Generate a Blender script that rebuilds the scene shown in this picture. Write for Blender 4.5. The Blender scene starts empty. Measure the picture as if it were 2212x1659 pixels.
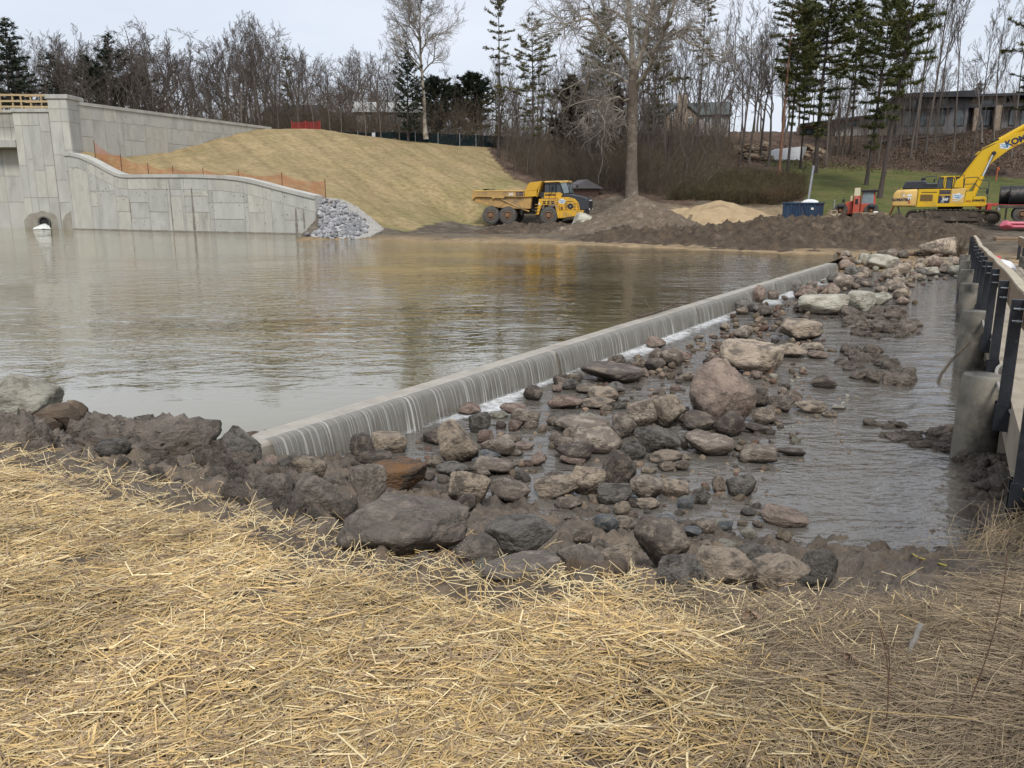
import bpy, bmesh, math, random
import numpy as np
from mathutils import Vector, Matrix, Euler

SC = bpy.context.scene
COL = SC.collection
R = math.radians
rnd = random.Random(7)
NR = np.random.default_rng(11)

# ---------------------------------------------------------------- camera
CAM_Z = 2.5
F = 1760.0 / 2212.0            # focal length / image width
PITCH = math.atan(400.0 / 1760.0)
cd = bpy.data.cameras.new('camera'); cam = bpy.data.objects.new('camera', cd); COL.objects.link(cam)
cam.location = (0, 0, CAM_Z)
cam.rotation_euler = (math.pi / 2 - PITCH, 0, 0)
cd.sensor_fit = 'HORIZONTAL'; cd.sensor_width = 36.0; cd.lens = 36.0 * F
cd.clip_start = 0.05; cd.clip_end = 3000
SC.camera = cam

# ---------------------------------------------------------------- world, sun, exposure
SUN_EL, SUN_AZ = R(50), R(176)          # azimuth clockwise from +Y: behind the camera, a little to the left
w = bpy.data.worlds.new('World'); SC.world = w; w.use_nodes = True
nt = w.node_tree; nt.nodes.clear()
def wn(t, **k):
    n = nt.nodes.new(t)
    for a, b in k.items(): setattr(n, a, b)
    return n
wout = wn('ShaderNodeOutputWorld'); bg = wn('ShaderNodeBackground')
sky = wn('ShaderNodeTexSky', sky_type='NISHITA', sun_disc=False, sun_elevation=SUN_EL, sun_rotation=SUN_AZ)
sky.air_density = 1.2; sky.dust_density = 2.0
tc = wn('ShaderNodeTexCoord'); mp = wn('ShaderNodeMapping'); mp.inputs['Scale'].default_value = (1.6, 1.6, 6.0)
nz = wn('ShaderNodeTexNoise'); nz.inputs['Scale'].default_value = 1.5; nz.inputs['Detail'].default_value = 6; nz.inputs['Roughness'].default_value = .55
rp = wn('ShaderNodeMapRange'); rp.inputs['From Min'].default_value = .35; rp.inputs['From Max'].default_value = .68
rp.inputs['To Min'].default_value = .74; rp.inputs['To Max'].default_value = .99
mx = wn('ShaderNodeMix', data_type='RGBA'); mx.inputs['B'].default_value = (7.05, 7.5, 8.45, 1)
nt.links.new(tc.outputs['Generated'], mp.inputs['Vector']); nt.links.new(mp.outputs[0], nz.inputs['Vector'])
nt.links.new(nz.outputs['Fac'], rp.inputs['Value']); nt.links.new(rp.outputs[0], mx.inputs['Factor'])
nt.links.new(sky.outputs[0], mx.inputs['A']); nt.links.new(mx.outputs['Result'], bg.inputs['Color'])
bg.inputs['Strength'].default_value = 0.1
nt.links.new(bg.outputs[0], wout.inputs['Surface'])
sd = bpy.data.lights.new('sun', 'SUN'); sun = bpy.data.objects.new('sun', sd); COL.objects.link(sun)
sd.energy = 2.3; sd.angle = R(14); sd.color = (1.0, .965, .92)
sdir = Vector((math.sin(SUN_AZ) * math.cos(SUN_EL), math.cos(SUN_AZ) * math.cos(SUN_EL), math.sin(SUN_EL)))
sun.rotation_euler = sdir.to_track_quat('Z', 'Y').to_euler(); sun.location = (-20, -30, 60)
vs = SC.view_settings; SC.display_settings.display_device = 'sRGB'
vs.view_transform = 'Standard'; vs.look = 'None'; vs.exposure = 0.25; vs.gamma = 1.0; vs.use_curve_mapping = False
try:
    SC.cycles.use_denoising = True
    SC.cycles.max_bounces = 6; SC.cycles.diffuse_bounces = 3; SC.cycles.glossy_bounces = 3
    SC.cycles.transmission_bounces = 4; SC.cycles.transparent_max_bounces = 12
    SC.cycles.caustics_reflective = False; SC.cycles.caustics_refractive = False
except Exception: pass

# ---------------------------------------------------------------- measuring: photo coordinates (2212 x 1659) to places
CP, SP = math.cos(PITCH), math.sin(PITCH)
def ray(px, py):
    u = (px - 1106.0) / 1760.0; v = (829.5 - py) / 1760.0
    return u, v * SP + CP, v * CP - SP
def G(px, py, z=0.0):                       # the place at height z seen there
    x, y, dz = ray(px, py); t = (z - CAM_Z) / dz
    return Vector((x * t, y * t, z))
def D(px, py, Y):                           # the place at distance Y seen there
    x, y, dz = ray(px, py); t = Y / y
    return Vector((x * t, Y, CAM_Z + dz * t))
def mpp(px, py, Y):                         # metres per photo pixel there
    x, y, dz = ray(px, py); return Y / y / 1760.0

# ---------------------------------------------------------------- noise in numpy
_pm = np.random.default_rng(3).permutation(256); _pm = np.concatenate([_pm, _pm, _pm])
_gr = np.random.default_rng(5).normal(size=(256, 3)); _gr /= np.linalg.norm(_gr, axis=1)[:, None]
def perlin(x, y, z=0.0):
    x = np.asarray(x, float); y = np.asarray(y, float); z = np.zeros_like(x) + z
    xi = np.floor(x).astype(int); yi = np.floor(y).astype(int); zi = np.floor(z).astype(int)
    xf, yf, zf = x - xi, y - yi, z - zi
    u, v, w_ = [t * t * t * (t * (t * 6 - 15) + 10) for t in (xf, yf, zf)]
    xi &= 255; yi &= 255; zi &= 255
    def g(a, b, c):
        h = _pm[_pm[_pm[xi + a] + yi + b] + zi + c]
        q = _gr[h]
        return q[..., 0] * (xf - a) + q[..., 1] * (yf - b) + q[..., 2] * (zf - c)
    l = lambda a, b, t: a + (b - a) * t
    return l(l(l(g(0,0,0), g(1,0,0), u), l(g(0,1,0), g(1,1,0), u), v),
             l(l(g(0,0,1), g(1,0,1), u), l(g(0,1,1), g(1,1,1), u), v), w_) * 1.6
def fbm(x, y, z=0.0, octv=4, gain=.5, ridged=False):
    s = 0; a = 1.0; f = 1.0
    for i in range(octv):
        n = perlin(np.asarray(x) * f + 17.3 * i, np.asarray(y) * f + 5.1 * i, np.asarray(z) * f + 9.7 * i)
        if ridged: n = 1 - 2 * np.abs(n)
        s = s + a * n; a *= gain; f *= 2.03
    return s
class TPS:                                   # thin plate surface through measured points
    def __init__(s, pts, reg=0.02):
        p = np.array(pts, float); s.p = p[:, :2]; n = len(p)
        K = s.k(np.linalg.norm(s.p[:, None] - s.p[None], axis=2)) + np.eye(n) * reg
        P = np.c_[np.ones(n), s.p]
        A = np.block([[K, P], [P.T, np.zeros((3, 3))]])
        s.w = np.linalg.lstsq(A, np.r_[p[:, 2], 0, 0, 0], rcond=None)[0]
    @staticmethod
    def k(r): return r                       # biharmonic in 3-D: stiff, little overshoot
    def __call__(s, x, y):
        x = np.asarray(x, float); y = np.asarray(y, float); sh = x.shape
        q = np.c_[x.ravel(), y.ravel()]; out = np.empty(len(q))
        for i in range(0, len(q), 40000):
            c = q[i:i + 40000]
            K = s.k(np.sqrt(((c[:, None] - s.p[None]) ** 2).sum(2)))
            out[i:i + 40000] = K @ s.w[:-3] + s.w[-3] + c @ s.w[-2:]
        return out.reshape(sh)
def sstep(a, b, x):
    t = np.clip((np.asarray(x, float) - a) / (b - a), 0, 1); return t * t * (3 - 2 * t)

# ---------------------------------------------------------------- objects
def tag(o, label=None, cat=None, group=None, kind=None):
    if label: o['label'] = label
    if cat: o['category'] = cat
    if group: o['group'] = group
    if kind: o['kind'] = kind
    return o
def empty(name, loc, rz=0.0, label=None, cat=None, group=None, scale=None):
    o = bpy.data.objects.new(name, None); COL.objects.link(o); o.location = loc; o.rotation_euler = (0, 0, rz)
    o.empty_display_size = .2
    if scale: o.scale = (scale,) * 3
    return tag(o, label, cat, group)
def link(name, me, parent=None, m=None):
    o = bpy.data.objects.new(name, me); COL.objects.link(o)
    if parent is not None: o.parent = parent
    if m is not None and not me.materials: me.materials.append(m)
    return o
def copy_tree(o, parent=None):
    c = o.copy(); COL.objects.link(c)
    if parent is not None: c.parent = parent
    for ch in list(o.children): copy_tree(ch, c)
    return c
def np_mesh(name, V, Fc, smooth=False, col=None):
    """V (n,3), Fc (m,k) array of equal-sized faces, col optional per-vertex rgb"""
    V = np.asarray(V, np.float32); Fc = np.asarray(Fc, np.int32)
    me = bpy.data.meshes.new(name); me.vertices.add(len(V)); me.vertices.foreach_set('co', V.ravel())
    k = Fc.shape[1]; me.loops.add(Fc.size); me.loops.foreach_set('vertex_index', Fc.ravel())
    me.polygons.add(len(Fc)); me.polygons.foreach_set('loop_start', np.arange(0, Fc.size, k, dtype=np.int32))
    if smooth: me.polygons.foreach_set('use_smooth', np.ones(len(Fc), bool))
    if col is not None:
        a = me.attributes.new('col', 'FLOAT_COLOR', 'POINT')
        c = np.c_[np.asarray(col, np.float32), np.ones(len(V), np.float32)]; a.data.foreach_set('color', c.ravel().astype(np.float32))
    me.update(calc_edges=True); me.validate()
    return me
def grid_faces(nx, ny):                       # index = j*nx + i
    i, j = np.meshgrid(np.arange(nx - 1), np.arange(ny - 1)); b = (j * nx + i).ravel()
    return np.c_[b, b + 1, b + 1 + nx, b + nx]
class MB:
    def __init__(s): s.v = []; s.f = []
    def add(s, vs_, fs):
        b = len(s.v); s.v += [tuple(q) for q in vs_]; s.f += [tuple(b + i for i in f) for f in fs]; return s
    def box(s, cx, cy, cz, sx, sy, sz, M=None):
        q = [Vector((x * sx / 2, y * sy / 2, z * sz / 2)) for x in (-1, 1) for y in (-1, 1) for z in (-1, 1)]
        if M is not None: q = [M @ p for p in q]
        q = [p + Vector((cx, cy, cz)) for p in q]
        return s.add(q, [(0,1,3,2), (4,6,7,5), (0,4,5,1), (2,3,7,6), (0,2,6,4), (1,5,7,3)])
    def bar(s, a, b, w_, h=None, up=(0, 0, 1)):   # box from a to b
        a = Vector(a); b = Vector(b); d = b - a; h = h or w_
        x = d.normalized(); z = Vector(up); y = z.cross(x)
        if y.length < 1e-4: y = Vector((0, 1, 0)).cross(x)
        y.normalize(); z = x.cross(y)
        M = Matrix((x, y, z)).transposed(); c = (a + b) / 2
        return s.box(c.x, c.y, c.z, d.length, w_, h, M)
    def prism(s, poly, y0, y1):                 # polygon in x,z pushed along y
        n = len(poly); q = [(x, y0, z) for x, z in poly] + [(x, y1, z) for x, z in poly]
        ar = sum(poly[i][0] * poly[(i + 1) % n][1] - poly[(i + 1) % n][0] * poly[i][1] for i in range(n))
        f = [tuple(range(n)), tuple(range(2 * n - 1, n - 1, -1))] + [(i, i + n, (i + 1) % n + n, (i + 1) % n) for i in range(n)]
        if (ar > 0) == (y1 < y0): f = [t[::-1] for t in f]
        return s.add(q, f)
    def prismz(s, poly, z0, z1):
        n = len(poly); q = [(x, y, z0) for x, y in poly] + [(x, y, z1) for x, y in poly]
        f = [tuple(range(n - 1, -1, -1)), tuple(range(n, 2 * n))] + [(i, (i + 1) % n, (i + 1) % n + n, i + n) for i in range(n)]
        return s.add(q, f)
    def tube(s, pts, rad, n=8, caps=True):
        pts = [Vector(p) for p in pts]; m = len(pts)
        if not hasattr(rad, '__len__'): rad = [rad] * m
        ref = None; b = len(s.v)
        for i, p in enumerate(pts):
            t = (pts[min(i + 1, m - 1)] - pts[max(i - 1, 0)]).normalized()
            if ref is None:
                ref = t.orthogonal().normalized()
            ref = (ref - t * ref.dot(t)).normalized(); bi = t.cross(ref)
            for k in range(n):
                a = 2 * math.pi * k / n
                s.v.append(tuple(p + (ref * math.cos(a) + bi * math.sin(a)) * rad[i]))
        for i in range(m - 1):
            for k in range(n):
                s.f.append((b + i * n + k, b + i * n + (k + 1) % n, b + (i + 1) * n + (k + 1) % n, b + (i + 1) * n + k))
        if caps:
            s.f.append(tuple(b + k for k in range(n - 1, -1, -1))); s.f.append(tuple(b + (m - 1) * n + k for k in range(n)))
        return s
    def lathe(s, prof, origin, axis, n=24, closed=False):   # prof: (radius, along)
        o = Vector(origin); ax = Vector(axis).normalized(); e = ax.orthogonal().normalized(); g = ax.cross(e); b = len(s.v); m = len(prof)
        for r_, h in prof:
            for k in range(n):
                a = 2 * math.pi * k / n
                s.v.append(tuple(o + ax * h + (e * math.cos(a) + g * math.sin(a)) * r_))
        for i in range(m if closed else m - 1):
            i2 = (i + 1) % m
            for k in range(n):
                s.f.append((b + i * n + k, b + i * n + (k + 1) % n, b + i2 * n + (k + 1) % n, b + i2 * n + k))
        if not closed:
            s.f.append(tuple(b + k for k in range(n - 1, -1, -1))); s.f.append(tuple(b + (m - 1) * n + k for k in range(n)))
        return s
    def build(s, name, m, parent=None, bevel=0.0, smooth=False, seg=1):
        me = bpy.data.meshes.new(name); me.from_pydata(s.v, [], s.f)
        bm = bmesh.new(); bm.from_mesh(me)
        bmesh.ops.recalc_face_normals(bm, faces=bm.faces[:])
        if bevel:
            es = [e for e in bm.edges if len(e.link_faces) == 2 and e.calc_face_angle(0) > .6]
            bmesh.ops.bevel(bm, geom=es, offset=bevel, segments=seg, affect='EDGES', profile=.5, clamp_overlap=True)
        bm.to_mesh(me); bm.free()
        if smooth:
            for p in me.polygons: p.use_smooth = True
            try: me.set_sharp_from_angle(angle=R(40))
            except Exception: pass
        me.materials.append(m)
        return link(name, me, parent)

# ---------------------------------------------------------------- materials
MATS = {}
def mat(name, c1, c2=None, scale=4.0, rough=.8, bump=.2, bscale=None, bdist=.02, spec=.35, metal=0.0, vary=0.0,
        c3=None, c3s=.6, c3lo=.55, c3hi=.7, stretch=(1, 1, 1), detail=5.0, attr=False, coord='Object', emis=None, rough2=None, wet=None):
    """colour c1..c2 by noise, patches of c3, fine relief; attr multiplies the mesh colour in"""
    m = bpy.data.materials.new(name); m.use_nodes = True; t = m.node_tree; t.nodes.clear(); L = t.links.new
    def N(ty, **k):
        n = t.nodes.new(ty)
        for a, b in k.items(): setattr(n, a, b)
        return n
    out = N('ShaderNodeOutputMaterial'); p = N('ShaderNodeBsdfPrincipled'); L(p.outputs[0], out.inputs[0])
    tcn = N('ShaderNodeTexCoord'); mpn = N('ShaderNodeMapping'); mpn.inputs['Scale'].default_value = stretch
    L(tcn.outputs[coord], mpn.inputs['Vector'])
    vec = mpn.outputs[0]
    if vary:
        oi = N('ShaderNodeObjectInfo'); va = N('ShaderNodeVectorMath', operation='ADD'); cb = N('ShaderNodeCombineXYZ'); ml = N('ShaderNodeMath', operation='MULTIPLY')
        ml.inputs[1].default_value = 37.0; L(oi.outputs['Random'], ml.inputs[0])
        L(ml.outputs[0], cb.inputs[0]); L(ml.outputs[0], cb.inputs[1]); L(vec, va.inputs[0]); L(cb.outputs[0], va.inputs[1]); vec = va.outputs[0]
    def noise(sc, det=detail, ro=.6):
        n = N('ShaderNodeTexNoise'); n.inputs['Scale'].default_value = sc; n.inputs['Detail'].default_value = det; n.inputs['Roughness'].default_value = ro
        L(vec, n.inputs['Vector']); return n.outputs['Fac']
    def rng(v, a, b, lo=0.0, hi=1.0):
        n = N('ShaderNodeMapRange'); n.inputs['From Min'].default_value = a; n.inputs['From Max'].default_value = b
        n.inputs['To Min'].default_value = lo; n.inputs['To Max'].default_value = hi; L(v, n.inputs['Value']); return n.outputs[0]
    def mix(f, a, b, blend='MIX'):
        n = N('ShaderNodeMix', data_type='RGBA', blend_type=blend)
        for s_, q in (('Factor', f), ('A', a), ('B', b)):
            if hasattr(q, 'links'): L(q, n.inputs[s_])
            elif s_ == 'Factor': n.inputs[s_].default_value = q
            else: n.inputs[s_].default_value = (*q, 1)
        return n.outputs['Result']
    c2 = c2 or tuple(x * .75 for x in c1)
    n1 = noise(scale)
    colr = mix(rng(n1, .36, .64), c1, c2)
    if c3: colr = mix(rng(noise(c3s, 6), c3lo, c3hi), colr, c3)
    if attr:
        an = N('ShaderNodeAttribute'); an.attribute_name = 'col'; colr = mix(1.0, an.outputs['Color'], colr, 'MULTIPLY')
    if vary:
        hv = N('ShaderNodeHueSaturation'); L(colr, hv.inputs['Color'])
        r1 = rng(oi.outputs['Random'], 0, 1, 1 - vary, 1 + vary); L(r1, hv.inputs['Value']); colr = hv.outputs[0]
    if wet is not None:                        # wet shiny foot, raised so colour also carries shading: light tops, dark sides
        sz = N('ShaderNodeSeparateXYZ'); L(tcn.outputs['Object'], sz.inputs[0]); ad = N('ShaderNodeMath', operation='MULTIPLY_ADD')
        L(noise(3.0, 4), ad.inputs[0]); ad.inputs[1].default_value = -.5; L(sz.outputs[2], ad.inputs[2])
        wf = rng(ad.outputs[0], wet - .25 - .05, wet - .25 + .05, 1.0, 0.0)
        colr = mix(wf, colr, mix(1.0, colr, (.42, .40, .38), 'MULTIPLY'))
    L(colr, p.inputs['Base Color'])
    p.inputs['Roughness'].default_value = rough; p.inputs['Metallic'].default_value = metal; p.inputs['Specular IOR Level'].default_value = spec
    if wet is not None: L(rng(wf, 0, 1, rough, .3), p.inputs['Roughness'])
    if rough2 is not None: L(rng(noise(scale * .7), .35, .65, rough, rough2), p.inputs['Roughness'])
    if bump:
        b = N('ShaderNodeBump'); b.inputs['Strength'].default_value = bump; b.inputs['Distance'].default_value = bdist
        L(noise(bscale or scale * 4, 6, .65), b.inputs['Height']); L(b.outputs[0], p.inputs['Normal'])
    MATS[name] = m; return m
def flat(name, c, rough=.5, metal=0.0, spec=.5, bump=0.0): return mat(name, c, tuple(x * .88 for x in c), 3.0, rough, bump, 30, .004, spec, metal)
def lettering(text, size, M, m, parent, name='lettering', extrude=.004, bold=.0, shear=0.0):
    cu = bpy.data.curves.new('t', 'FONT'); cu.body = text; cu.size = size; cu.extrude = extrude; cu.offset = bold; cu.align_x = 'CENTER'; cu.align_y = 'CENTER'; cu.shear = shear
    cu.resolution_u = 3
    o = bpy.data.objects.new('t', cu); COL.objects.link(o); bpy.context.view_layer.update()
    me = bpy.data.meshes.new_from_object(o.evaluated_get(bpy.context.evaluated_depsgraph_get()))
    bpy.data.objects.remove(o); bpy.data.curves.remove(cu); me.name = name
    me.transform(M); me.materials.clear(); me.materials.append(m)
    return link(name, me, parent)
# text standing on a face looking towards -y (reads along +x)
FACE = Matrix.Rotation(math.pi / 2, 4, 'X')

CONC = mat('concrete', (.47, .465, .42), (.38, .375, .34), 1.1, .85, .25, 14, .01, c3=(.33, .325, .295), c3s=.55, c3lo=.56, c3hi=.75, vary=.05, stretch=(1, 1, .35))
CONC2 = mat('concrete_warm', (.50, .485, .425), (.42, .405, .355), 1.6, .85, .25, 14, .01, c3=(.29, .28, .24), c3s=.9, c3lo=.58, c3hi=.75, vary=.05, stretch=(1, 1, .35))
CONC_D = mat('concrete_joint', (.43, .425, .39), (.36, .355, .325), 2, .9, .2)
CONC_W = mat('concrete_wet', (.13, .12, .095), (.085, .08, .065), 3, .45, .3, c3=(.17, .165, .14), c3s=2)
CONC_OLD = mat('concrete_old', (.235, .215, .17), (.14, .128, .105), 3.5, .9, .5, 30, .012, c3=(.065, .060, .052), c3s=1.9, c3lo=.46, c3hi=.62)
DECK = mat('deck_concrete', (.36, .31, .235), (.27, .23, .17), 2.2, .9, .4, 40, .006, c3=(.2, .17, .12), c3s=1.1, c3lo=.55, c3hi=.72)
WOOD = mat('sawn_wood', (.50, .38, .22), (.40, .29, .16), 6, .8, .2, stretch=(1, 1, 1))
PLANK = mat('weathered_plank', (.30, .21, .13), (.22, .155, .10), 3, .8, .4, 25, .01, stretch=(1, 1, 4))
PLANKT = mat('weathered_plank_top', (.46, .40, .30), (.36, .31, .23), 6, .85, .4, 25, .01)
STEEL_B = mat('black_steel', (.012, .014, .018), (.022, .024, .03), 12, .38, .15, 60, .004, spec=.5, c3=(.10, .095, .085), c3s=14, c3lo=.66, c3hi=.75)
STEEL = mat('galvanised_steel', (.42, .44, .46), (.32, .34, .36), 5, .45, .1, metal=.6)
# ================================================================ NEAR BANK
npts = []
for px, py, z in [(0,1659,.97),(700,1659,.95),(1400,1659,.95),(2212,1659,.92),(0,1300,.96),(700,1350,.93),(1400,1420,.94),(1900,1500,.90),
                  (0,1040,.88),(300,1130,.86),(700,1235,.86),(1000,1285,.87),(1350,1285,.90),(2212,1400,.92),(2000,1350,.72),(2212,1250,.70),
                  (1800,1250,.02),(1900,1185,-.42),(1600,1150,-.45),(1700,1290,.42),(1500,1260,.42),(1300,1225,.38),(1100,1180,.32),(1300,1110,-.45),
                  (1000,1050,-.42),(800,1000,-.40),(900,1150,.45),(600,1100,.60),(500,1010,.30),(560,990,-.06),(450,965,-.02),(300,925,.36),(100,930,.42),
                  (0,890,.40),(150,840,-.30),(400,930,-.35),(0,780,-.6),(300,800,-.7),(700,1040,-.05),(1150,1090,-.45),(2050,1200,-.48),(2130,1190,-.1),(2212,1130,.15),
                  (1900,1230,.0),(2050,1270,.35),(700,940,-.7),(1000,900,-.7),(1500,1000,-.75),(1900,1000,-.7),(2150,1060,-.35)]:
    p = G(px, py, z); npts.append(tuple(p))
for x in (-7, -3, 0, 3, 7):
    for y in (-2, 1): npts.append((x, y, .98))
npts += [(6, 5.6, .35), (7, 7, .3), (6.3, 9, .0), (-7, 8.2, .3), (-7, 10.5, -.6), (5.5, 12, -.7), (0, 12, -.8), (-4, 12, -.8)]
near_s = TPS(npts, .01)
_se = [G(px, py, .9) for px, py in [(-260, 960), (0,975),(130,1010),(250,1045),(370,1060),(480,1100),(560,1140),(700,1195),(800,1215),(900,1250),(1000,1265),(1180,1262),(1350,1235),(1430,1270),(1560,1320),(1700,1330),(1900,1370),(2212,1390),(2500,1390)]]
SEX = np.array([p.x for p in _se]); SEY = np.array([p.y for p in _se])
def straw_edge(x): return np.interp(x, SEX, SEY)
def near_z(x, y, detail=True):
    x = np.asarray(x, float); y = np.asarray(y, float)
    z = near_s(x, y)
    if detail:
        m = sstep(-.25, .30, y - straw_edge(x))                      # 1 on the bare mud
        z = z + m * (.050 * fbm(x * 2.2, y * 2.2, 3.1, 3) + .080 * np.maximum(fbm(x * 5.5, y * 5.5, 1.3, 4, .6), -.35) + .026 * fbm(x * 21, y * 21, 4.4, 3, .6)) \
              + (1 - m) * (.030 * fbm(x * 1.6, y * 1.6, 8.2, 3) + .012 * fbm(x * 9, y * 9, 2.2, 3))
    return z
def near_z1(x, y): return float(near_z(np.array([x]), np.array([y]))[0])
xs = np.arange(-7.5, 6.6, .024); ys = np.arange(.7, 10.2, .024)
X, Y = np.meshgrid(xs, ys); Z = near_z(X, Y)
mk = sstep(-.1, .4, Y - straw_edge(X) + .25 * fbm(X * 2, Y * 2, 7, 3))
dry = np.array([.100, .078, .055]); mud = np.array([.085, .072, .060]); br = np.array([.13, .102, .075])
nn = sstep(-.2, .5, fbm(X * 3.1, Y * 3.1, 5.5, 4))[..., None]
cm = mud * (1 - nn * .6) + br * nn * .6
wetb = (1 - sstep(-.38, -.15, Z))[..., None]
cm = cm * (1 - .3 * wetb)
col = dry * (.75 + .4 * nn) * (1 - mk[..., None]) + cm * mk[..., None]
MUD = mat('wet_mud', (2.0, 1.92, 1.80), (1.3, 1.24, 1.15), 9, .62, .9, 34, .035, spec=.4, attr=True, rough2=.85)
me = np_mesh('muddy_bank', np.c_[X.ravel(), Y.ravel(), Z.ravel()], grid_faces(len(xs), len(ys)), True, col.reshape(-1, 3))
tag(link('muddy_bank', me, m=MUD), 'dark muddy bank in the foreground', kind='structure')

# ================================================================ WATER
def water_mat(name, base, r1, s1, s2, str1, calm=None, bed=False):
    m = bpy.data.materials.new(name); m.use_nodes = True; t = m.node_tree; t.nodes.clear(); L = t.links.new
    def N(ty, **k):
        n = t.nodes.new(ty)
        for a, b in k.items(): setattr(n, a, b)
        return n
    out = N('ShaderNodeOutputMaterial'); tcn = N('ShaderNodeTexCoord')
    mp = N('ShaderNodeMapping'); mp.inputs['Rotation'].default_value = (0, 0, R(-12)); mp.inputs['Scale'].default_value = (.55, 1.0, 1.0); L(tcn.outputs['Object'], mp.inputs['Vector'])
    def noise(sc, d, ro, dist=0.0):
        n = N('ShaderNodeTexNoise'); n.inputs['Scale'].default_value = sc; n.inputs['Detail'].default_value = d; n.inputs['Roughness'].default_value = ro
        n.inputs['Distortion'].default_value = dist; L(mp.outputs[0], n.inputs['Vector']); return n.outputs['Fac']
    def math_(op, a, b):
        n = N('ShaderNodeMath', operation=op)
        for i, q in enumerate((a, b)):
            if hasattr(q, 'links'): L(q, n.inputs[i])
            else: n.inputs[i].default_value = q
        return n.outputs[0]
    h = math_('ADD', math_('MULTIPLY', noise(s1, 3, .5, .4), 1.0), math_('MULTIPLY', noise(s2, 3, .55, .2), .35))
    wide = N('ShaderNodeMapRange'); wide.inputs['From Min'].default_value = .38; wide.inputs['From Max'].default_value = .62; wide.inputs['To Min'].default_value = .35; wide.inputs['To Max'].default_value = 1.2
    L(noise(.13, 2, .5), wide.inputs['Value'])
    amp = wide.outputs[0]
    if calm:                                   # sheltered, smooth water by the near bank and the crest
        sx = N('ShaderNodeSeparateXYZ'); L(tcn.outputs['Object'], sx.inputs[0])
        d = math_('ADD', math_('ADD', math_('MULTIPLY', sx.outputs[0], calm[0]), math_('MULTIPLY', sx.outputs[1], calm[1])), calm[2])
        c = N('ShaderNodeMapRange', interpolation_type='SMOOTHSTEP'); c.inputs['From Min'].default_value = 0; c.inputs['From Max'].default_value = 1
        c.inputs['To Min'].default_value = .05; c.inputs['To Max'].default_value = 1; L(d, c.inputs['Value']); amp = math_('MULTIPLY', amp, c.outputs[0])
    b = N('ShaderNodeBump'); b.inputs['Distance'].default_value = 1.0; L(math_('MULTIPLY', math_('MULTIPLY', h, amp), str1), b.inputs['Height']); b.inputs['Strength'].default_value = 1.0
    if not bed:
        p = N('ShaderNodeBsdfPrincipled'); p.inputs['Base Color'].default_value = (*base, 1); p.inputs['Roughness'].default_value = r1; p.inputs['IOR'].default_value = 2.1
        p.inputs['Specular IOR Level'].default_value = .5
        p.inputs['Specular IOR Level'].default_value = 0; p.inputs['Roughness'].default_value = 1
        L(b.outputs[0], p.inputs['Normal'])
        fr = N('ShaderNodeFresnel'); fr.inputs['IOR'].default_value = 1.38; L(b.outputs[0], fr.inputs['Normal']); fm_ = math_('MINIMUM', math_('MULTIPLY', fr.outputs[0], 1.75), .9)
        gl = N('ShaderNodeBsdfGlossy'); gl.inputs['Roughness'].default_value = r1; gl.inputs['Color'].default_value = (1, .99, .97, 1); L(b.outputs[0], gl.inputs['Normal'])
        ms = N('ShaderNodeMixShader'); L(fm_, ms.inputs[0]); L(p.outputs[0], ms.inputs[1]); L(gl.outputs[0], ms.inputs[2]); L(ms.outputs[0], out.inputs[0])
    else:                                      # shallow clear water: Fresnel between mirror and tinted see-through
        fr = N('ShaderNodeFresnel'); fr.inputs['IOR'].default_value = 1.65; L(b.outputs[0], fr.inputs['Normal'])
        gl = N('ShaderNodeBsdfGlossy'); gl.inputs['Roughness'].default_value = r1; gl.inputs['Color'].default_value = (.95, .95, .95, 1); L(b.outputs[0], gl.inputs['Normal'])
        tr = N('ShaderNodeBsdfTransparent'); tr.inputs['Color'].default_value = (.62, .56, .46, 1)
        df = N('ShaderNodeBsdfDiffuse'); df.inputs['Color'].default_value = (*base, 1)
        m0 = N('ShaderNodeMixShader'); m0.inputs[0].default_value = .42; L(tr.outputs[0], m0.inputs[1]); L(df.outputs[0], m0.inputs[2])
        ms = N('ShaderNodeMixShader'); L(fr.outputs[0], ms.inputs[0]); L(m0.outputs[0], ms.inputs[1]); L(gl.outputs[0], ms.inputs[2]); L(ms.outputs[0], out.inputs[0])
    MATS[name] = m; return m
W0 = Vector((-2.52, 8.33, 0)); W1 = Vector((12.5, 32.0, 0)); WL = (W1 - W0).length; WD = (W1 - W0) / WL
WU = Vector((-WD.y, WD.x, 0))                    # upstream
WROT = math.atan2(WD.y, WD.x)
POOL = water_mat('pool_water', (.140, .112, .032), .03, 1.7, 6.0, .042, calm=(-.02, .16, -1.5))
a = W0 + WU * .34 - WD * 2.2; b = W0 + WU * .34 + WD * (WL + 1.0)
mb = MB(); mb.add([a, b, (18, 42, 0), (18, 60, 0), (-8, 75, 0), (-90, 80, 0), (-90, 5.0, 0), (-8, 5.0, 0)], [(0, 1, 2, 3, 4, 5, 6, 7)])
tag(mb.build('pool_water', POOL), 'murky olive pool behind the weir', kind='structure')
STREAM = water_mat('stream_water', (.29, .262, .222), .045, 3.0, 11, .060, bed=True)
mb = MB(); c = W0 - WD * 1.5; d = W1 + WD * 2
mb.add([(c.x, c.y, -.4), (c.x + 1, 4.6, -.4), (8, 4.6, -.4), (45, 20, -.4), (45, 40, -.4), (d.x, d.y, -.4)], [(0, 1, 2, 3, 4, 5)])
tag(mb.build('stream_water', STREAM), 'shallow stream below the weir', kind='structure')
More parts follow.
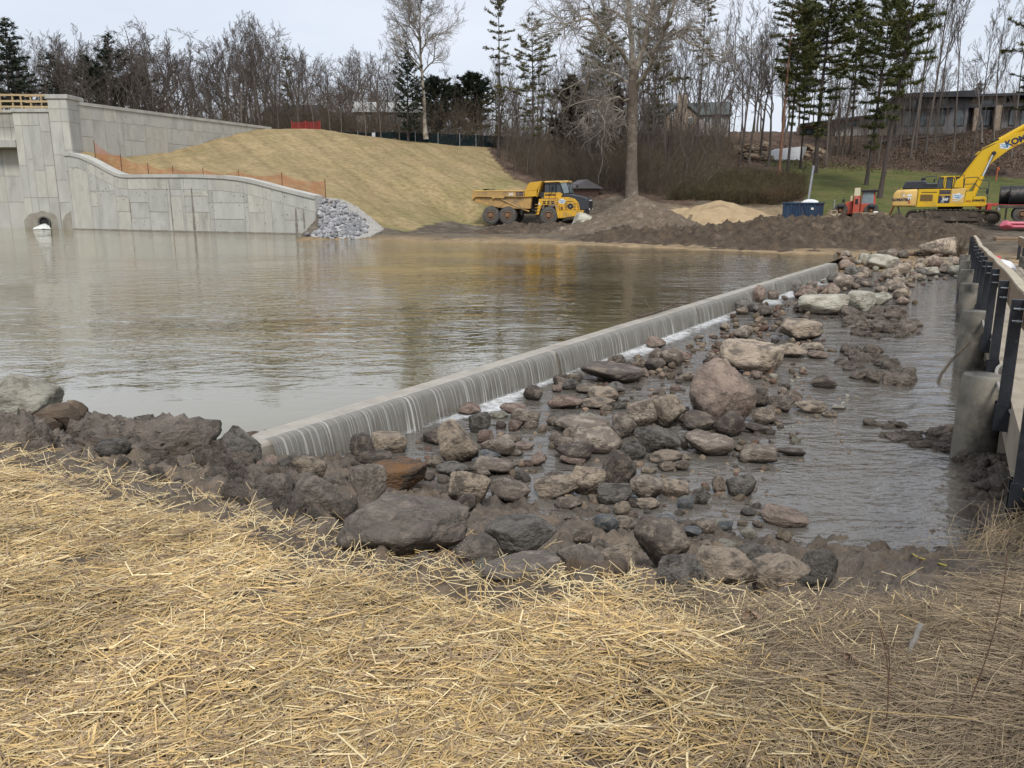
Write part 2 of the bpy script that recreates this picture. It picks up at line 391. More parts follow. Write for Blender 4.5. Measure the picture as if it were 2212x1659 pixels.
# bed of the stream
xs2 = np.arange(-4, 40, .09); ys2 = np.arange(5.0, 37, .09); X, Y = np.meshgrid(xs2, ys2)
sdist = (X - W0.x) * (-WU.x) + (Y - W0.y) * (-WU.y)          # distance below the weir
Z = -.58 + .10 * fbm(X * .6, Y * .6, 2, 3) + .05 * fbm(X * 2.5, Y * 2.5, 6, 3) + .07 * np.exp(-((sdist - 3) / 2.5) ** 2)
Z = np.minimum(Z, -.47 + .1 * sstep(9, 14, Y)); Z = np.where(sdist < .3, -.9, Z)
c1, c2_, c3_ = np.array([.11, .085, .06]), np.array([.17, .135, .10]), np.array([.06, .05, .04])
q = sstep(-.5, .6, fbm(X * 3, Y * 3, 1, 3))[..., None]; q2 = sstep(.1, .5, fbm(X * 1, Y * 1, 9, 3))[..., None]
colb = (c1 * (1 - q) + c2_ * q) * (1 - .6 * q2) + c3_ * .6 * q2
BED = mat('stream_bed', (1, 1, 1), (.55, .5, .46), 14, .8, .8, 22, .05, attr=True)
tag(link('stream_bed', np_mesh('stream_bed', np.c_[X.ravel(), Y.ravel(), Z.ravel()], grid_faces(len(xs2), len(ys2)), True, colb.reshape(-1, 3)), m=BED), 'brown gravel bed of the stream', kind='structure')

# ================================================================ WEIR
weir = empty('weir', W0, WROT, 'long low concrete weir with water spilling over its crest', 'weir')
CREST = mat('weir_crest', (.40, .365, .30), (.30, .27, .22), 3, .42, .15, 30, .01, spec=.4, c3=(.18, .158, .12), c3s=1.3, c3lo=.55, c3hi=.72)
cuts = [-.75, 6.0, 12.7, 19.5, WL + .6]
for i in range(4):
    x0, x1 = cuts[i] + (.012 if i else 0), cuts[i + 1] - .012
    mb = MB(); prof = [(0.0, .012), (.34, .018), (.42, -.06), (.42, -1.2), (-.02, -1.2), (-.02, -.03)]
    n = len(prof); mb.add([(x0, y, z) for y, z in prof] + [(x1, y, z) for y, z in prof],
                          [tuple(range(n)), tuple(range(2 * n - 1, n - 1, -1))] + [(k, k + n, (k + 1) % n + n, (k + 1) % n) for k in range(n)])
    mb.build('weir_section', CREST, weir, .012)
# curtain of falling water
fm = bpy.data.materials.new('falling_water'); fm.use_nodes = True; t = fm.node_tree; t.nodes.clear(); L = t.links.new
o_ = t.nodes.new('ShaderNodeOutputMaterial'); tcn = t.nodes.new('ShaderNodeTexCoord')
def fn(sx, sz, sc, lo, hi, d=3):
    mp_ = t.nodes.new('ShaderNodeMapping'); mp_.inputs['Scale'].default_value = (sx, 0.3, sz); L(tcn.outputs['Object'], mp_.inputs[0])
    n = t.nodes.new('ShaderNodeTexNoise'); n.inputs['Scale'].default_value = sc; n.inputs['Detail'].default_value = d; L(mp_.outputs[0], n.inputs[0])
    r_ = t.nodes.new('ShaderNodeMapRange'); r_.inputs[1].default_value = lo; r_.inputs[2].default_value = hi; L(n.outputs['Fac'], r_.inputs[0]); return r_.outputs[0]
st = fn(26, .35, 1.0, .50, .70, 7); big = fn(2.6, .5, 1.0, .30, .66)
mu = t.nodes.new('ShaderNodeMath'); mu.operation = 'MULTIPLY'; L(st, mu.inputs[0]); L(big, mu.inputs[1])
tr = t.nodes.new('ShaderNodeBsdfTransparent'); tr.inputs[0].default_value = (.93, .93, .92, 1)
gl = t.nodes.new('ShaderNodeBsdfGlossy'); gl.inputs['Roughness'].default_value = .3; gl.inputs['Color'].default_value = (.6, .6, .58, 1)
fr = t.nodes.new('ShaderNodeFresnel'); fr.inputs[0].default_value = 1.33
df = t.nodes.new('ShaderNodeBsdfPrincipled'); df.inputs['Base Color'].default_value = (.66, .66, .62, 1); df.inputs['Roughness'].default_value = .35
d0 = t.nodes.new('ShaderNodeBsdfDiffuse'); d0.inputs[0].default_value = (.24, .228, .198, 1); m0 = t.nodes.new('ShaderNodeMixShader'); m0.inputs[0].default_value = .42; L(tr.outputs[0], m0.inputs[1]); L(d0.outputs[0], m0.inputs[2])
m1 = t.nodes.new('ShaderNodeMixShader'); m1.inputs[0].default_value = .10; L(m0.outputs[0], m1.inputs[1]); L(gl.outputs[0], m1.inputs[2])
m2 = t.nodes.new('ShaderNodeMixShader'); L(mu.outputs[0], m2.inputs[0]); L(m1.outputs[0], m2.inputs[1]); L(df.outputs[0], m2.inputs[2]); L(m2.outputs[0], o_.inputs[0])
prof = np.array([(.07, .021), (.0, .020), (-.045, .002), (-.075, -.04), (-.098, -.10), (-.118, -.18), (-.135, -.27), (-.15, -.36), (-.155, -.42)])
for i in range(4):
    s0, s1 = max(cuts[i], -.12) + .03, cuts[i + 1] - .05
    S = np.arange(s0, s1, .013); A, K = np.meshgrid(S, np.arange(len(prof)))
    rib = perlin(A * 5, K * .05, 1.1) * .020 + perlin(A * 13, K * .2, 7.7) * .010 + perlin(A * 33, K * .08, 4.1) * .009
    fall = K / (len(prof) - 1)
    Yc = prof[K, 0] - rib * fall * 1.3; Zc = prof[K, 1] + .004 * perlin(A * 9, K * 0.0, 3)
    link('water_curtain', np_mesh('water_curtain', np.c_[A.ravel(), Yc.ravel(), Zc.ravel()], grid_faces(len(S), len(prof)), True), weir, fm)
# foam at the foot
ffm = bpy.data.materials.new('foam'); ffm.use_nodes = True; t = ffm.node_tree; t.nodes.clear(); L = t.links.new
o_ = t.nodes.new('ShaderNodeOutputMaterial'); tcn = t.nodes.new('ShaderNodeTexCoord')
at = t.nodes.new('ShaderNodeAttribute'); at.attribute_name = 'col'
n = t.nodes.new('ShaderNodeTexNoise'); n.inputs['Scale'].default_value = 7; n.inputs['Detail'].default_value = 8; n.inputs['Roughness'].default_value = .7; L(tcn.outputs['Object'], n.inputs[0])
sx = t.nodes.new('ShaderNodeSeparateColor'); L(at.outputs['Color'], sx.inputs[0])
ad = t.nodes.new('ShaderNodeMath'); ad.operation = 'ADD'; L(n.outputs['Fac'], ad.inputs[0]); L(sx.outputs[0], ad.inputs[1])
r_ = t.nodes.new('ShaderNodeMapRange'); r_.inputs[1].default_value = .95; r_.inputs[2].default_value = 1.45; L(ad.outputs[0], r_.inputs[0])
tr = t.nodes.new('ShaderNodeBsdfTransparent'); df = t.nodes.new('ShaderNodeBsdfPrincipled'); df.inputs['Base Color'].default_value = (.78, .79, .78, 1); df.inputs['Roughness'].default_value = .6
m1 = t.nodes.new('ShaderNodeMixShader'); L(r_.outputs[0], m1.inputs[0]); L(tr.outputs[0], m1.inputs[1]); L(df.outputs[0], m1.inputs[2]); L(m1.outputs[0], o_.inputs[0])
S = np.arange(-.2, WL, .1); T = np.arange(.10, 1.7, .08); A, B = np.meshgrid(S, T)
loc = np.array([W0.x, W0.y, 0]); Vx = loc[0] + A * WD.x - B * WU.x; Vy = loc[1] + A * WD.y - B * WU.y
k = .86 - B / 1.0 + .55 * perlin(A * .7, B * 1.2, 2.0) + .1; k = np.clip(k, 0, .75) * sstep(1.6, 1.0, B)
tag(link('foam', np_mesh('foam', np.c_[Vx.ravel(), Vy.ravel(), (-.392 + .02 * np.clip(1 - B / .5, 0, 1)).ravel()], grid_faces(len(S), len(T)), True, np.stack([k.ravel()] * 3, 1)), m=ffm), 'white foam where the falling water lands', kind='stuff')

# ================================================================ FAR LAND
LA, LB = Vector((-36.7, 69.3, 0)), Vector((-13.85, 58.8, 0))        # front wall line
UA, UB = Vector((-36.3, 70.2, 0)), Vector((-27.2, 96, 0))           # rear wall line
fp = []
for px, py in [(790,517),(900,521),(1000,524),(1200,528),(1350,534),(1500,540),(1620,544),(1720,549)]:
    p = G(px, py, 0); fp.append(tuple(p)); fp.append((p.x, p.y - 3, -.55)); fp.append((p.x, p.y + 3, .16))
for px, py, yy in [(1150,483,73.7),(1000,483,74.5),(900,505,58),(1000,492,66),(1300,500,60),(2050,480,56),(1950,480,57),(2200,500,50),(1500,478,70),(1740,475,66),(1850,475,64),(2212,476,70),
                   (1900,428,75),(1880,400,84),(1765,372,100),(1640,348,112),(1900,365,104),(2100,378,98),(2212,387,94),(2212,430,76),(2050,428,76),
                   (1800,300,122),(2000,285,122),(2212,268,122),(1700,290,128),(1640,318,118),(1400,287,128),(1570,287,128),(1330,425,77),(1250,440,78),(1450,430,80),
                   (1450,380,95),(1450,325,115),(1250,325,115),(1150,400,86),(1100,350,99),(1600,400,88),(1650,440,78),(620,278,98),(700,280,98.5),(790,293,101),(900,308,103),(1050,319,105),
                   (1070,345,98),(1120,390,84.5),(1190,402,81),(1040,450,77),(850,500,60),(950,470,68),(800,420,73),(700,440,60.5),(690,430,59.6),(480,380,65.2),(600,406,61.8),(360,377,68),(280,377,69.6),
                   (700,340,84),(850,350,88),(950,400,80),(600,330,82),(830,493,57.5),(480,340,77),(690,455,59),(770,470,58),(900,440,73)]:
    fp.append(tuple(D(px, py, yy)))
fp += [(-34.5,74.9,6.0),(-32.4,80.5,6.8),(-29.5,89.3,9.0),(-27.8,94.5,10.1),(-36,70.6,6.3),(-60,100,8.5),(-40,110,9.3),(-20,120,9.6),(0,125,9.6),(-60,160,11),(0,170,12),(60,170,14),
       (-110,120,9),(110,130,12),(100,60,3),(110,90,6),(80,40,1.2),(60,34,.8),(60,140,13.5),(80,140,13.8),(-60,190,12),(60,190,15),(-110,190,12),(110,190,15),(-45,85,7.5),(-45,72,6),(-80,80,7),(-110,80,7)]
fp += [tuple(D(2130, 545, 37)), tuple(D(2060, 540, 38)), tuple(D(1960, 552, 37)), tuple(D(1850, 553, 37.5)), (14, 33, -.45), (18.5, 33, -.4), (22, 34, .2), (26, 36, .45), (16, 29, -.8), (22, 28, -.7), (30, 28, -.4), (40, 28, -.2),
       (6, 33, -.9), (10, 36, -.6), (-5, 40, -1.2), (-25, 45, -1.5), (-50, 55, -1.5), (-20, 30, -2), (-80, 60, -1.5), (-40, 66, -.5)]
far_s = TPS(fp, .02)
def side(P, Q, x, y): return (Q.x - P.x) * (y - P.y) - (Q.y - P.y) * (x - P.x)     # >0 left of P->Q
def far_z(x, y, det=True):
    x = np.asarray(x, float); y = np.asarray(y, float); z = far_s(x, y)
    front = (side(LA, LB, x, y) / (LB - LA).length < .5) & (x < -13.6) & (y < 72)                       # the pool side of the front wall
    tt = sstep(-13.4, -15.2, x)
    z = np.where(front, np.minimum(z, -.8), z)
    z = np.where(((x < -36.5) & (y < 71)) | ((x < -38.3) & (y < 77.35)), -.9, z)
    if det: z = z + .10 * fbm(x * .25, y * .25, 1.7, 3) * sstep(45, 70, y) + .035 * fbm(x * 1.2, y * 1.2, 3.3, 3)
    return z
def far_z1(x, y): return float(far_z(np.array([x]), np.array([y]), True)[0])
xs = np.concatenate([np.arange(-115, -45, 1.2), np.arange(-45, 62, .34), np.arange(62, 116, 1.2)])
ys = np.concatenate([np.arange(27.5, 80, .34), np.arange(80, 125, .5), np.arange(125, 192, 1.2)])
X, Y = np.meshgrid(xs, ys); Z = far_z(X, Y)
def inpoly(poly, x, y):
    ins = np.zeros(x.shape, bool); n = len(poly)
    for i in range(n):
        x0, y0 = poly[i][:2]; x1, y1 = poly[(i + 1) % n][:2]
        c = ((y0 > y) != (y1 > y)) & (x < (x1 - x0) * (y - y0) / (y1 - y0 + 1e-9) + x0); ins ^= c
    return ins
def PD(l): return [D(*q)[:2] for q in l]
GRASS = [LA[:2], LB[:2]] + PD([(700,470,58.7),(760,462,58.6),(815,488,57.6),(835,496,57.5),(870,497,59.5),(960,480,67),(1050,468,72),(1100,455,78),(1180,408,80.5),(1120,390,84.5),(1068,345,98),(1052,320,105)]) + [(-1, 112), (-22, 112), tuple(UB[:2]), tuple(UA[:2])]
LAWN = PD([(1640,346,113),(1700,368,103),(1735,400,88),(1745,440,76),(1752,472,66),(1900,478,63.5),(2000,474,64)]) + [(42, 64), (80, 66), (80, 92)] + PD([(2212,387,94),(2100,378,98),(1900,365,104),(1800,356,108),(1640,342,115)])
jx = X + .5 * fbm(X * .5, Y * .5, 4, 3); jy = Y + .5 * fbm(X * .5, Y * .5, 14, 3)
mg = inpoly(GRASS, X + .12 * fbm(X, Y, 4, 2), jy * .3 + Y * .7); ml = inpoly(LAWN, jx, jy)
mm = (Y < 78 + 2 * fbm(X * .2, Y * .2, 2, 3)) & ~mg & ~ml & (X > -16)
mm &= ~((X > 55))
hill = ~(mg | ml | mm)
n1 = sstep(-.6, .6, fbm(X * .35, Y * .35, 2.2, 4))[..., None]; n2 = sstep(-.5, .5, fbm(X * 1.6, Y * 1.6, 6.2, 4))[..., None]
# mown strips run down the slope of the embankment
strip = sstep(-.5, .5, fbm((X * .8 + Y * .55) * 1.3, (Y - X) * .06, 3.7, 3))[..., None]
gr = np.array([.400, .298, .172]) * (1 - .45 * n1) + np.array([.275, .222, .108]) * .45 * n1
sc_ = (X * 25.5 + Y * 14) / 29.1 + .25 * fbm(X * .15, Y * .15, 8, 2); seam = (1 - .16 * sstep(.36, .12, np.abs((sc_ / 2.6) % 1 - .5) * 2.6))[..., None]
gcol = gr * seam * (.88 + .16 * strip) * np.array([.97, .99, .93])
xg = sstep(-12, 2, X - .35 * (Y - 75))[..., None] * sstep(-.5, .3, fbm(X * .3, Y * .3, 12, 3))[..., None]
gcol = gcol * (1 - .75 * xg) + np.array([.19, .195, .075]) * .75 * xg
edge = (sstep(0, 4, np.abs((X + 4) + (Y - 95) * -.1)))[..., None]
lc = np.array([.095, .112, .034]) * (1 - .5 * n1) + np.array([.150, .145, .050]) * .5 * n1
lc = lc * (1 - .35 * n2 * (n1 > .5)) + np.array([.17, .125, .06]) * .35 * n2 * (n1 > .5)
mc = np.array([.110, .090, .068]) * (1 - n1) + np.array([.165, .140, .108]) * n1
mc = mc * (.8 + .4 * n2)
sand = np.array([.33, .245, .145])
sk = (sstep(.26, .08, Z + .10 * n1[..., 0]) * sstep(.72, .5, n2[..., 0] * .6) * sstep(60, 50, Y))[..., None]
sk2 = (sstep(66, 68, Y) * sstep(78, 74, Y) * sstep(12, 16, X) * sstep(28, 24, X))[..., None] * .7
mc = mc * (1 - sk) + sand * sk; mc = mc * (1 - sk2) + sand * sk2
hc = np.array([.100, .070, .052]) * (1 - n2) + np.array([.150, .105, .078]) * n2
hc = hc * (.75 + .4 * n1)
ol = (sstep(20, 24, X) * sstep(44, 30, X) * sstep(112, 95, Y))[..., None] * (n1 > .4)
hc = hc * (1 - .4 * ol) + np.array([.09, .085, .035]) * .4 * ol
col = np.where(mg[..., None], gcol, np.where(ml[..., None], lc, np.where(mm[..., None], mc, hc)))
Z = Z + np.where(mm, .06 * fbm(X * 1.1, Y * 1.1, 2, 4) + .05 * fbm(X * .5, Y * 2.0, 21, 2), 0) + np.where(hill, .16 * fbm(X * .9, Y * .9, 3, 4), 0)
LAND = mat('land', (1, 1, 1), (.68, .66, .62), 2.2, .95, .7, 5.5, .10, spec=.15, attr=True, detail=8)
V = np.c_[X.ravel(), Y.ravel(), Z.ravel()]; FC = grid_faces(len(xs), len(ys)); cf = col.reshape(-1, 3)
cls = (mg * 1 + ml * 2 + mm * 3).ravel()[FC[:, 0]]
for cid, nm, lb in ((1, 'grass_embankment', 'tan mown grass embankment of the dam'), (2, 'lawn', 'green lawn rising to the wooded slope'), (3, 'muddy_shore', 'muddy far shore with a sandy edge'), (0, 'wooded_hillside', 'brown leaf covered wooded hillside')):
    f = FC[cls == cid]; u, inv = np.unique(f.ravel(), return_inverse=True)
    tag(link(nm, np_mesh(nm, V[u], inv.reshape(-1, 4), True, cf[u]), m=LAND), lb, kind='structure')
mb = MB(); mb.add([(-1500, -800, -2.6), (1500, -800, -2.6), (1500, 1500, -2.6), (-1500, 1500, -2.6)], [(0, 1, 2, 3)])
tag(mb.build('terrain', flat('plain_earth', (.10, .085, .06), .95)), 'distant ground', kind='structure')
# ================================================================ CONCRETE WALLS
def plane_hit(P, Q, px, py):
    x, y, dz = ray(px, py); d = (Q - P).normalized(); n = Vector((-d.y, d.x, 0))
    t = (n.x * P.x + n.y * P.y) / (n.x * x + n.y * y)
    h = Vector((x * t, y * t, CAM_Z + dz * t)); return (h - P).dot(d), h.z
PIT = flat('pit_shadow', (.09, .088, .08), .95)
DAMP = mat('damp_streak', (.19, .172, .14), (.26, .24, .20), 2, .7, .1)
def clip_top(x0, x1, z0, top, n=3):
    return [(x0, z0), (x1, z0)] + [(x1 + (x0 - x1) * i / n, top(x1 + (x0 - x1) * i / n)) for i in range(n + 1)]
def concrete_wall(name, P, Q, top, bot, cols, rows, label, band=.9, thick=.75, coping=.26, seed=1, pits=140):
    rr = random.Random(seed); d = Q - P; Lw = d.length
    root = empty(name, P, math.atan2(d.y, d.x), label, 'wall')
    n = 40; tops = [(Lw * i / n, top(Lw * i / n)) for i in range(n + 1)]
    lowest = min(bot(Lw * i / n) for i in range(n + 1)) - 1.5
    MB().prism([(0, lowest), (Lw, lowest)] + [(x, z - coping) for x, z in tops[::-1]], 0, thick).build('core', CONC_D, root)
    mb = MB()
    for (x0, z0), (x1, z1) in zip(tops[:-1], tops[1:]):
        mb.prism([(x0, z0 - coping), (x1, z1 - coping), (x1, z1), (x0, z0)], -.10, thick + .08)
    bmv = mb.build('coping', CONC, root)
    # formwork panels stand a little proud of the joints between them
    for k in range(len(cols) - 1):
        x0, x1 = cols[k] + .022, cols[k + 1] - .022
        if x1 - x0 < .05: continue
        f0 = lambda x: top(x) - coping - band
        MB().prism(clip_top(x0, x1, 0, lambda x: top(x) - coping - .01)[2:] + clip_top(x0, x1, 0, lambda x: f0(x) + .03)[2:][::-1], -.022, 0).build('formwork_panel', CONC if rr.random() < .7 else CONC2, root)
        zlo = min(bot(x0), bot(x1)) - .6; zs = [zlo]
        off = rr.choice([0, 0, .4, -.5])
        for r_ in rows:
            if rr.random() < .8 and zlo + .5 < r_ + off < min(f0(x0), f0(x1)) - .25: zs.append(r_ + off)
        for i, z0 in enumerate(zs):
            last = i == len(zs) - 1
            if last:
                if min(f0(x0), f0(x1)) - z0 < .1: continue
                poly = clip_top(x0, x1, z0 + (.02 if i else 0), f0)
            else: poly = [(x0, z0 + .02), (x1, z0 + .02), (x1, zs[i + 1] - .02), (x0, zs[i + 1] - .02)]
            MB().prism(poly, -.022 - .012 * rr.random(), 0).build('formwork_panel', rr.choice([CONC, CONC, CONC2]), root)
    mb = MB()
    for i in range(pits):
        x = rr.uniform(.3, Lw - .3); z = rr.uniform(bot(x) + .1, top(x) - .4) if rr.random() < .5 else top(x) - 1.1 - abs(rr.gauss(0, 1.1))
        if z < bot(x) + .1: continue
        r_ = rr.uniform(.015, .05); mb.add([(x + r_ * math.cos(a_) * rr.uniform(.7, 1.2), -.037, z + r_ * math.sin(a_)) for a_ in np.arange(6) * math.pi / 3], [(0, 1, 2, 3, 4, 5)])
    tag(mb.build('pits', PIT, root), kind='stuff')
    return root
def streak(root, x, z1, z0, w_):
    mb = MB(); n = 12; pts = []
    for i in range(n + 1):
        z = z1 + (z0 - z1) * i / n; ww = w_ * (.35 + .65 * math.sin(math.pi * min(1, (i + 1) / 5) / 2)) * rnd.uniform(.6, 1.1)
        pts.append((x - ww, -.039, z)); pts.append((x + ww * rnd.uniform(.7, 1.1), -.039, z))
    mb.add(pts, [(2 * i, 2 * i + 1, 2 * i + 3, 2 * i + 2) for i in range(n)]); mb.build('damp_streak', DAMP, root)
Z1 = lambda x, y: (x / 3.0, y / 3.0)              # zoomed upper left ninth of the photo
ftop = [plane_hit(LA, LB, *Z1(x, y)) for x, y in [(455,988),(520,1003),(600,1040),(700,1095),(765,1125),(820,1130),(1000,1128),(1250,1128),(1440,1135),(1560,1148),(1680,1175),(1800,1208),(1930,1240),(2062,1272)]]
fx = np.array([p[0] for p in ftop]); fz = np.array([p[1] for p in ftop])
topf = lambda x: float(np.interp(x, fx, fz))
cols = [plane_hit(LA, LB, *Z1(x, 1400))[0] for x in (455,480,600,650,765,850,975,1097,1120,1190,1208,1362,1390,1590,1615,1715,1765,1840,1970,2060)]
cols[0] = 0; cols[-1] = (LB - LA).length
fw = concrete_wall('front_wing_wall', LA, LB, topf, lambda x: 0.0, cols, [1.5, 2.7, 3.7, 4.7], 'long grey concrete wing wall rising from the pool with a curved top', seed=4, pits=190)
for zx, za, zb, wz in ((1242,1218,1512,.14),(1918,1350,1520,.13),(1968,1352,1480,.08),(1095,1160,1505,.05),(840,1280,1440,.06)):
    s_, z1 = plane_hit(LA, LB, *Z1(zx, za)); _, z0 = plane_hit(LA, LB, *Z1(zx, zb)); streak(fw, s_, z1, max(z0, .02), wz)
mb = MB(); n = 90; Lw = (LB - LA).length
for i in range(n):
    x0, x1 = Lw * i / n, Lw * (i + 1) / n
    mb.add([(x0, -.041, -.1), (x1, -.041, -.1), (x1, -.041, .10 + .06 * perlin(np.array(x1 * 1.3), 1.0)), (x0, -.041, .10 + .06 * perlin(np.array(x0 * 1.3), 1.0))], [(0, 1, 2, 3)])
mb.build('waterline_stain', DAMP, fw)
ub = [plane_hit(UA, UB, *Z1(x, y)) for x, y in [(470,985),(800,1025),(950,1015),(1100,988),(1250,950),(1500,880),(1700,833)]]
ubx = np.array([p[0] for p in ub]); ubz = np.array([p[1] for p in ub])
cols = [max(0, plane_hit(UA, UB, *Z1(x, 900))[0]) for x in (455,525,610,690,770,800,870,945,1085,1220,1260,1310,1440,1560)] + [(UB - UA).length]
z_l = plane_hit(UA, UB, *Z1(470, 655))[1]; z_r = plane_hit(UA, UB, *Z1(1755, 824))[1]; ulen = (UB - UA).length
uw = concrete_wall('rear_wing_wall', UA, UB, lambda x: z_l + (z_r - z_l) * x / ulen, lambda x: float(np.interp(x, ubx, ubz)), cols, [6.0, 7.6], 'straight grey concrete wall running back above the grass embankment', band=1.1, seed=9, pits=70)
# pier between the two walls, with a cap
def face_cols(name, X0, X1, Yf, depth, z0, z1, widths, rows, label, cap=None, seed=3):
    rr = random.Random(seed); root = empty(name, (X0, Yf, 0), 0, label, 'wall')
    W_ = X1 - X0; MB().box(W_ / 2, depth / 2, (z0 + z1) / 2, W_, depth, z1 - z0).build('core', CONC_D, root)
    if cap: MB().box(W_ / 2, depth / 2, z1 + cap / 2, W_ + .25, depth + .25, cap).build('cap', CONC, root, .03)
    x = 0
    for w_ in widths:
        a_, b_ = x * W_ + .02, (x + w_) * W_ - .02; x += w_
        zs = [z0] + [r_ + rr.choice([0, 0, 0, .5, -.4]) for r_ in rows] + [z1]
        for u, v in zip(zs[:-1], zs[1:]):
            if v - u > .1: MB().prism([(a_, u + .02), (b_, u + .02), (b_, v - .02), (a_, v - .02)], -.02 - .01 * rr.random(), 0).build('formwork_panel', rr.choice([CONC, CONC, CONC2]), root)
    # the side that faces the embankment
    for u, v in zip([z0] + rows, rows + [z1]):
        MB().box(W_ + .012, depth / 2, (u + v) / 2, .024, depth - .06, v - u - .04).build('formwork_panel', CONC, root)
    return root
pz = D(128, 214, 69.4).z
face_cols('wall_pier', D(112, 300, 69.3).x, D(153.5, 300, 69.3).x, 69.3, 2.4, -1, pz, [.62, .38], [2.2, 4.4, 6.4, 8.6, 9.6], 'tall square concrete pier with a cap between the two walls', .34)
az = D(70, 243, 70.3).z
ab = face_cols('spillway_abutment', D(34, 300, 70.3).x, D(112, 300, 70.3).x - .03, 70.3, 6, -1, az, [.22, .2, .3, .28], [2.6, 5.2, 7.9], 'broad concrete abutment below the timber railing', .3, 8)
mb = MB(); MB().box(-14, 79.5, 3.5, 60, .6, 9)
sb = empty('spillway_back_wall', (D(0, 400, 73).x - 12.5, 72.9, 0), 0, 'shaded concrete wall inside the spillway opening', 'wall')
MB().box(6.6, .4, 3.0, 18, .8, 8).build('core', CONC, sb)
for k_ in range(6):
    for u_, v_ in ((-.9, 2.2), (2.24, 4.4), (4.44, 6.6)): MB().box(3.2 + k_ * 2.2, -.01, (u_ + v_) / 2, 2.14, .03, v_ - u_).build('formwork_panel', CONC if (k_ + int(u_)) % 3 else CONC2, sb)
br = empty('spillway_bridge', (D(37, 300, 71.8).x, 71.8, 0), 0, 'concrete bridge box spanning the spillway opening', 'bridge')
zb0, zb1, zt = D(20, 319, 71.8).z, D(20, 302, 71.8).z, D(20, 243, 71.8).z
MB().box(-9, 2.2, (zb0 + zb1) / 2, 18.0, 5, zb1 - zb0).build('beam', CONC, br, .03)
x = 0
for w_ in (.55, .6, .7, .5, 1.2, 1.2, 1.2, 1.2):
    for u, v in ((zb1, zb1 + (zt - zb1) * .45), (zb1 + (zt - zb1) * .45, zt)):
        MB().box(-x - w_ / 2, .38, (u + v) / 2, w_ - .03, .36, v - u - .03).build('parapet_panel', CONC2, br)
    x += w_
MB().box(-9, .40, (zt + zb1) / 2, 18, .3, zt - zb1 - .05).build('parapet_core', CONC_D, br)
MB().box(-9, .36, zt + .1, 18.1, .6, .22).build('coping', CONC, br, .02)
# timber guard rail
rl = empty('timber_guard_rail', (0, 0, 0), 0, 'raw yellow timber guard rail on top of the abutment', 'railing')
zr = az + .3; q0, q1 = D(33, 235, 70.6), D(107, 240, 70.6)
MB().bar((q0.x - 8, 72.2, zr + 1.15), (q0.x, 70.6, zr + 1.15), .05, .14)
for i, (px, yy) in enumerate(((2,71.9),(29,70.6),(47,71.6),(68,70.6),(91,71.2),(106,70.6))):
    X_ = D(px, 230, yy).x; MB().box(X_, yy, zr + .55, .10, .10, 1.25).build('rail_post', WOOD, rl)
for zz in (.18, .62, 1.1):
    MB().bar((q0.x - 7, 70.52, zr + zz), (q0.x - .1, 70.52, zr + zz), .045, .15).build('rail_board', WOOD, rl)
    MB().bar((q0.x - .15, 70.53, zr + zz), (q1.x, 70.53, zr + zz - .02), .045, .14).build('rail_board', WOOD, rl)
    MB().bar((q0.x + .3, 71.6, zr + zz + .05), (q1.x, 71.25, zr + zz + .05), .045, .14).build('rail_board', WOOD, rl)
# outfall pipe and its spill
op = D(95, 481, 70.1); rp_ = .52
of = empty('outfall_pipe', (op.x, 70.25, op.z), 0, 'round corrugated outfall pipe in the abutment spilling water into the pool', 'pipe')
MB().lathe([(rp_ - .10, .5), (rp_ - .10, -.14), (rp_ - .05, -.17), (rp_, -.14), (rp_, .5)], (0, 0, 0), (0, 1, 0), 28).build('pipe_end', flat('pipe_rim', (.16, .155, .14), .6), of, smooth=True)
MB().lathe([(rp_ - .102, -.02), (rp_ - .102, -.015)], (0, 0, 0), (0, 1, 0), 24).build('pipe_mouth', flat('pipe_dark', (.012, .011, .010), .8), of)
for k in range(22):
    a_ = 2 * math.pi * k / 22; MB().box(math.cos(a_) * (rp_ - .02), -.17, math.sin(a_) * (rp_ - .02), .07, .05, .07).build('pipe_bolt', PIT, of)
mb = MB()
for i in range(9):
    u = i / 8; hw = .34 + .45 * u; zc = -.25 - (op.z + .02 - .25) * u ** 1.8
    for j in range(9): mb.v.append(((j / 4 - 1) * hw + .25 * u, -.1 - 1.0 * u, zc + .14 * (1 - (j / 4 - 1) ** 2) * (1 - u * .6) + .05 * rnd.random()))
mb.f = [(i * 9 + j, i * 9 + j + 1, i * 9 + j + 10, i * 9 + j + 9) for i in range(8) for j in range(8)]
mb.build('spill', mat('white_water', (.80, .81, .78), (.55, .56, .52), 6, .4, .8, 9, .05), of, smooth=True)
mb = MB()
for (a_, b_, h_) in ((-1.75, 1.4, 1.5), (2.0, 4.2, 1.5)):
    n = 14; pts = []
    for i in range(n + 1):
        x = a_ + (b_ - a_) * i / n; e = math.sin(math.pi * min(max(i / n, .03), .97)) ** .3
        pts += [(x, -.295, -op.z + .0), (x, -.295, -op.z + h_ * e * rnd.uniform(.94, 1.02))]
    mb.add([(min(p[0], 1.05) if a_ < 0 else p[0], .0 if a_ < 0 else -.992, p[2]) for p in pts], [(2 * i, 2 * i + 2, 2 * i + 3, 2 * i + 1) for i in range(n)])
mb.build('damp_patch', mat('damp_patch', (.24, .215, .17), (.32, .30, .25), 1.5, .7, .1), of)

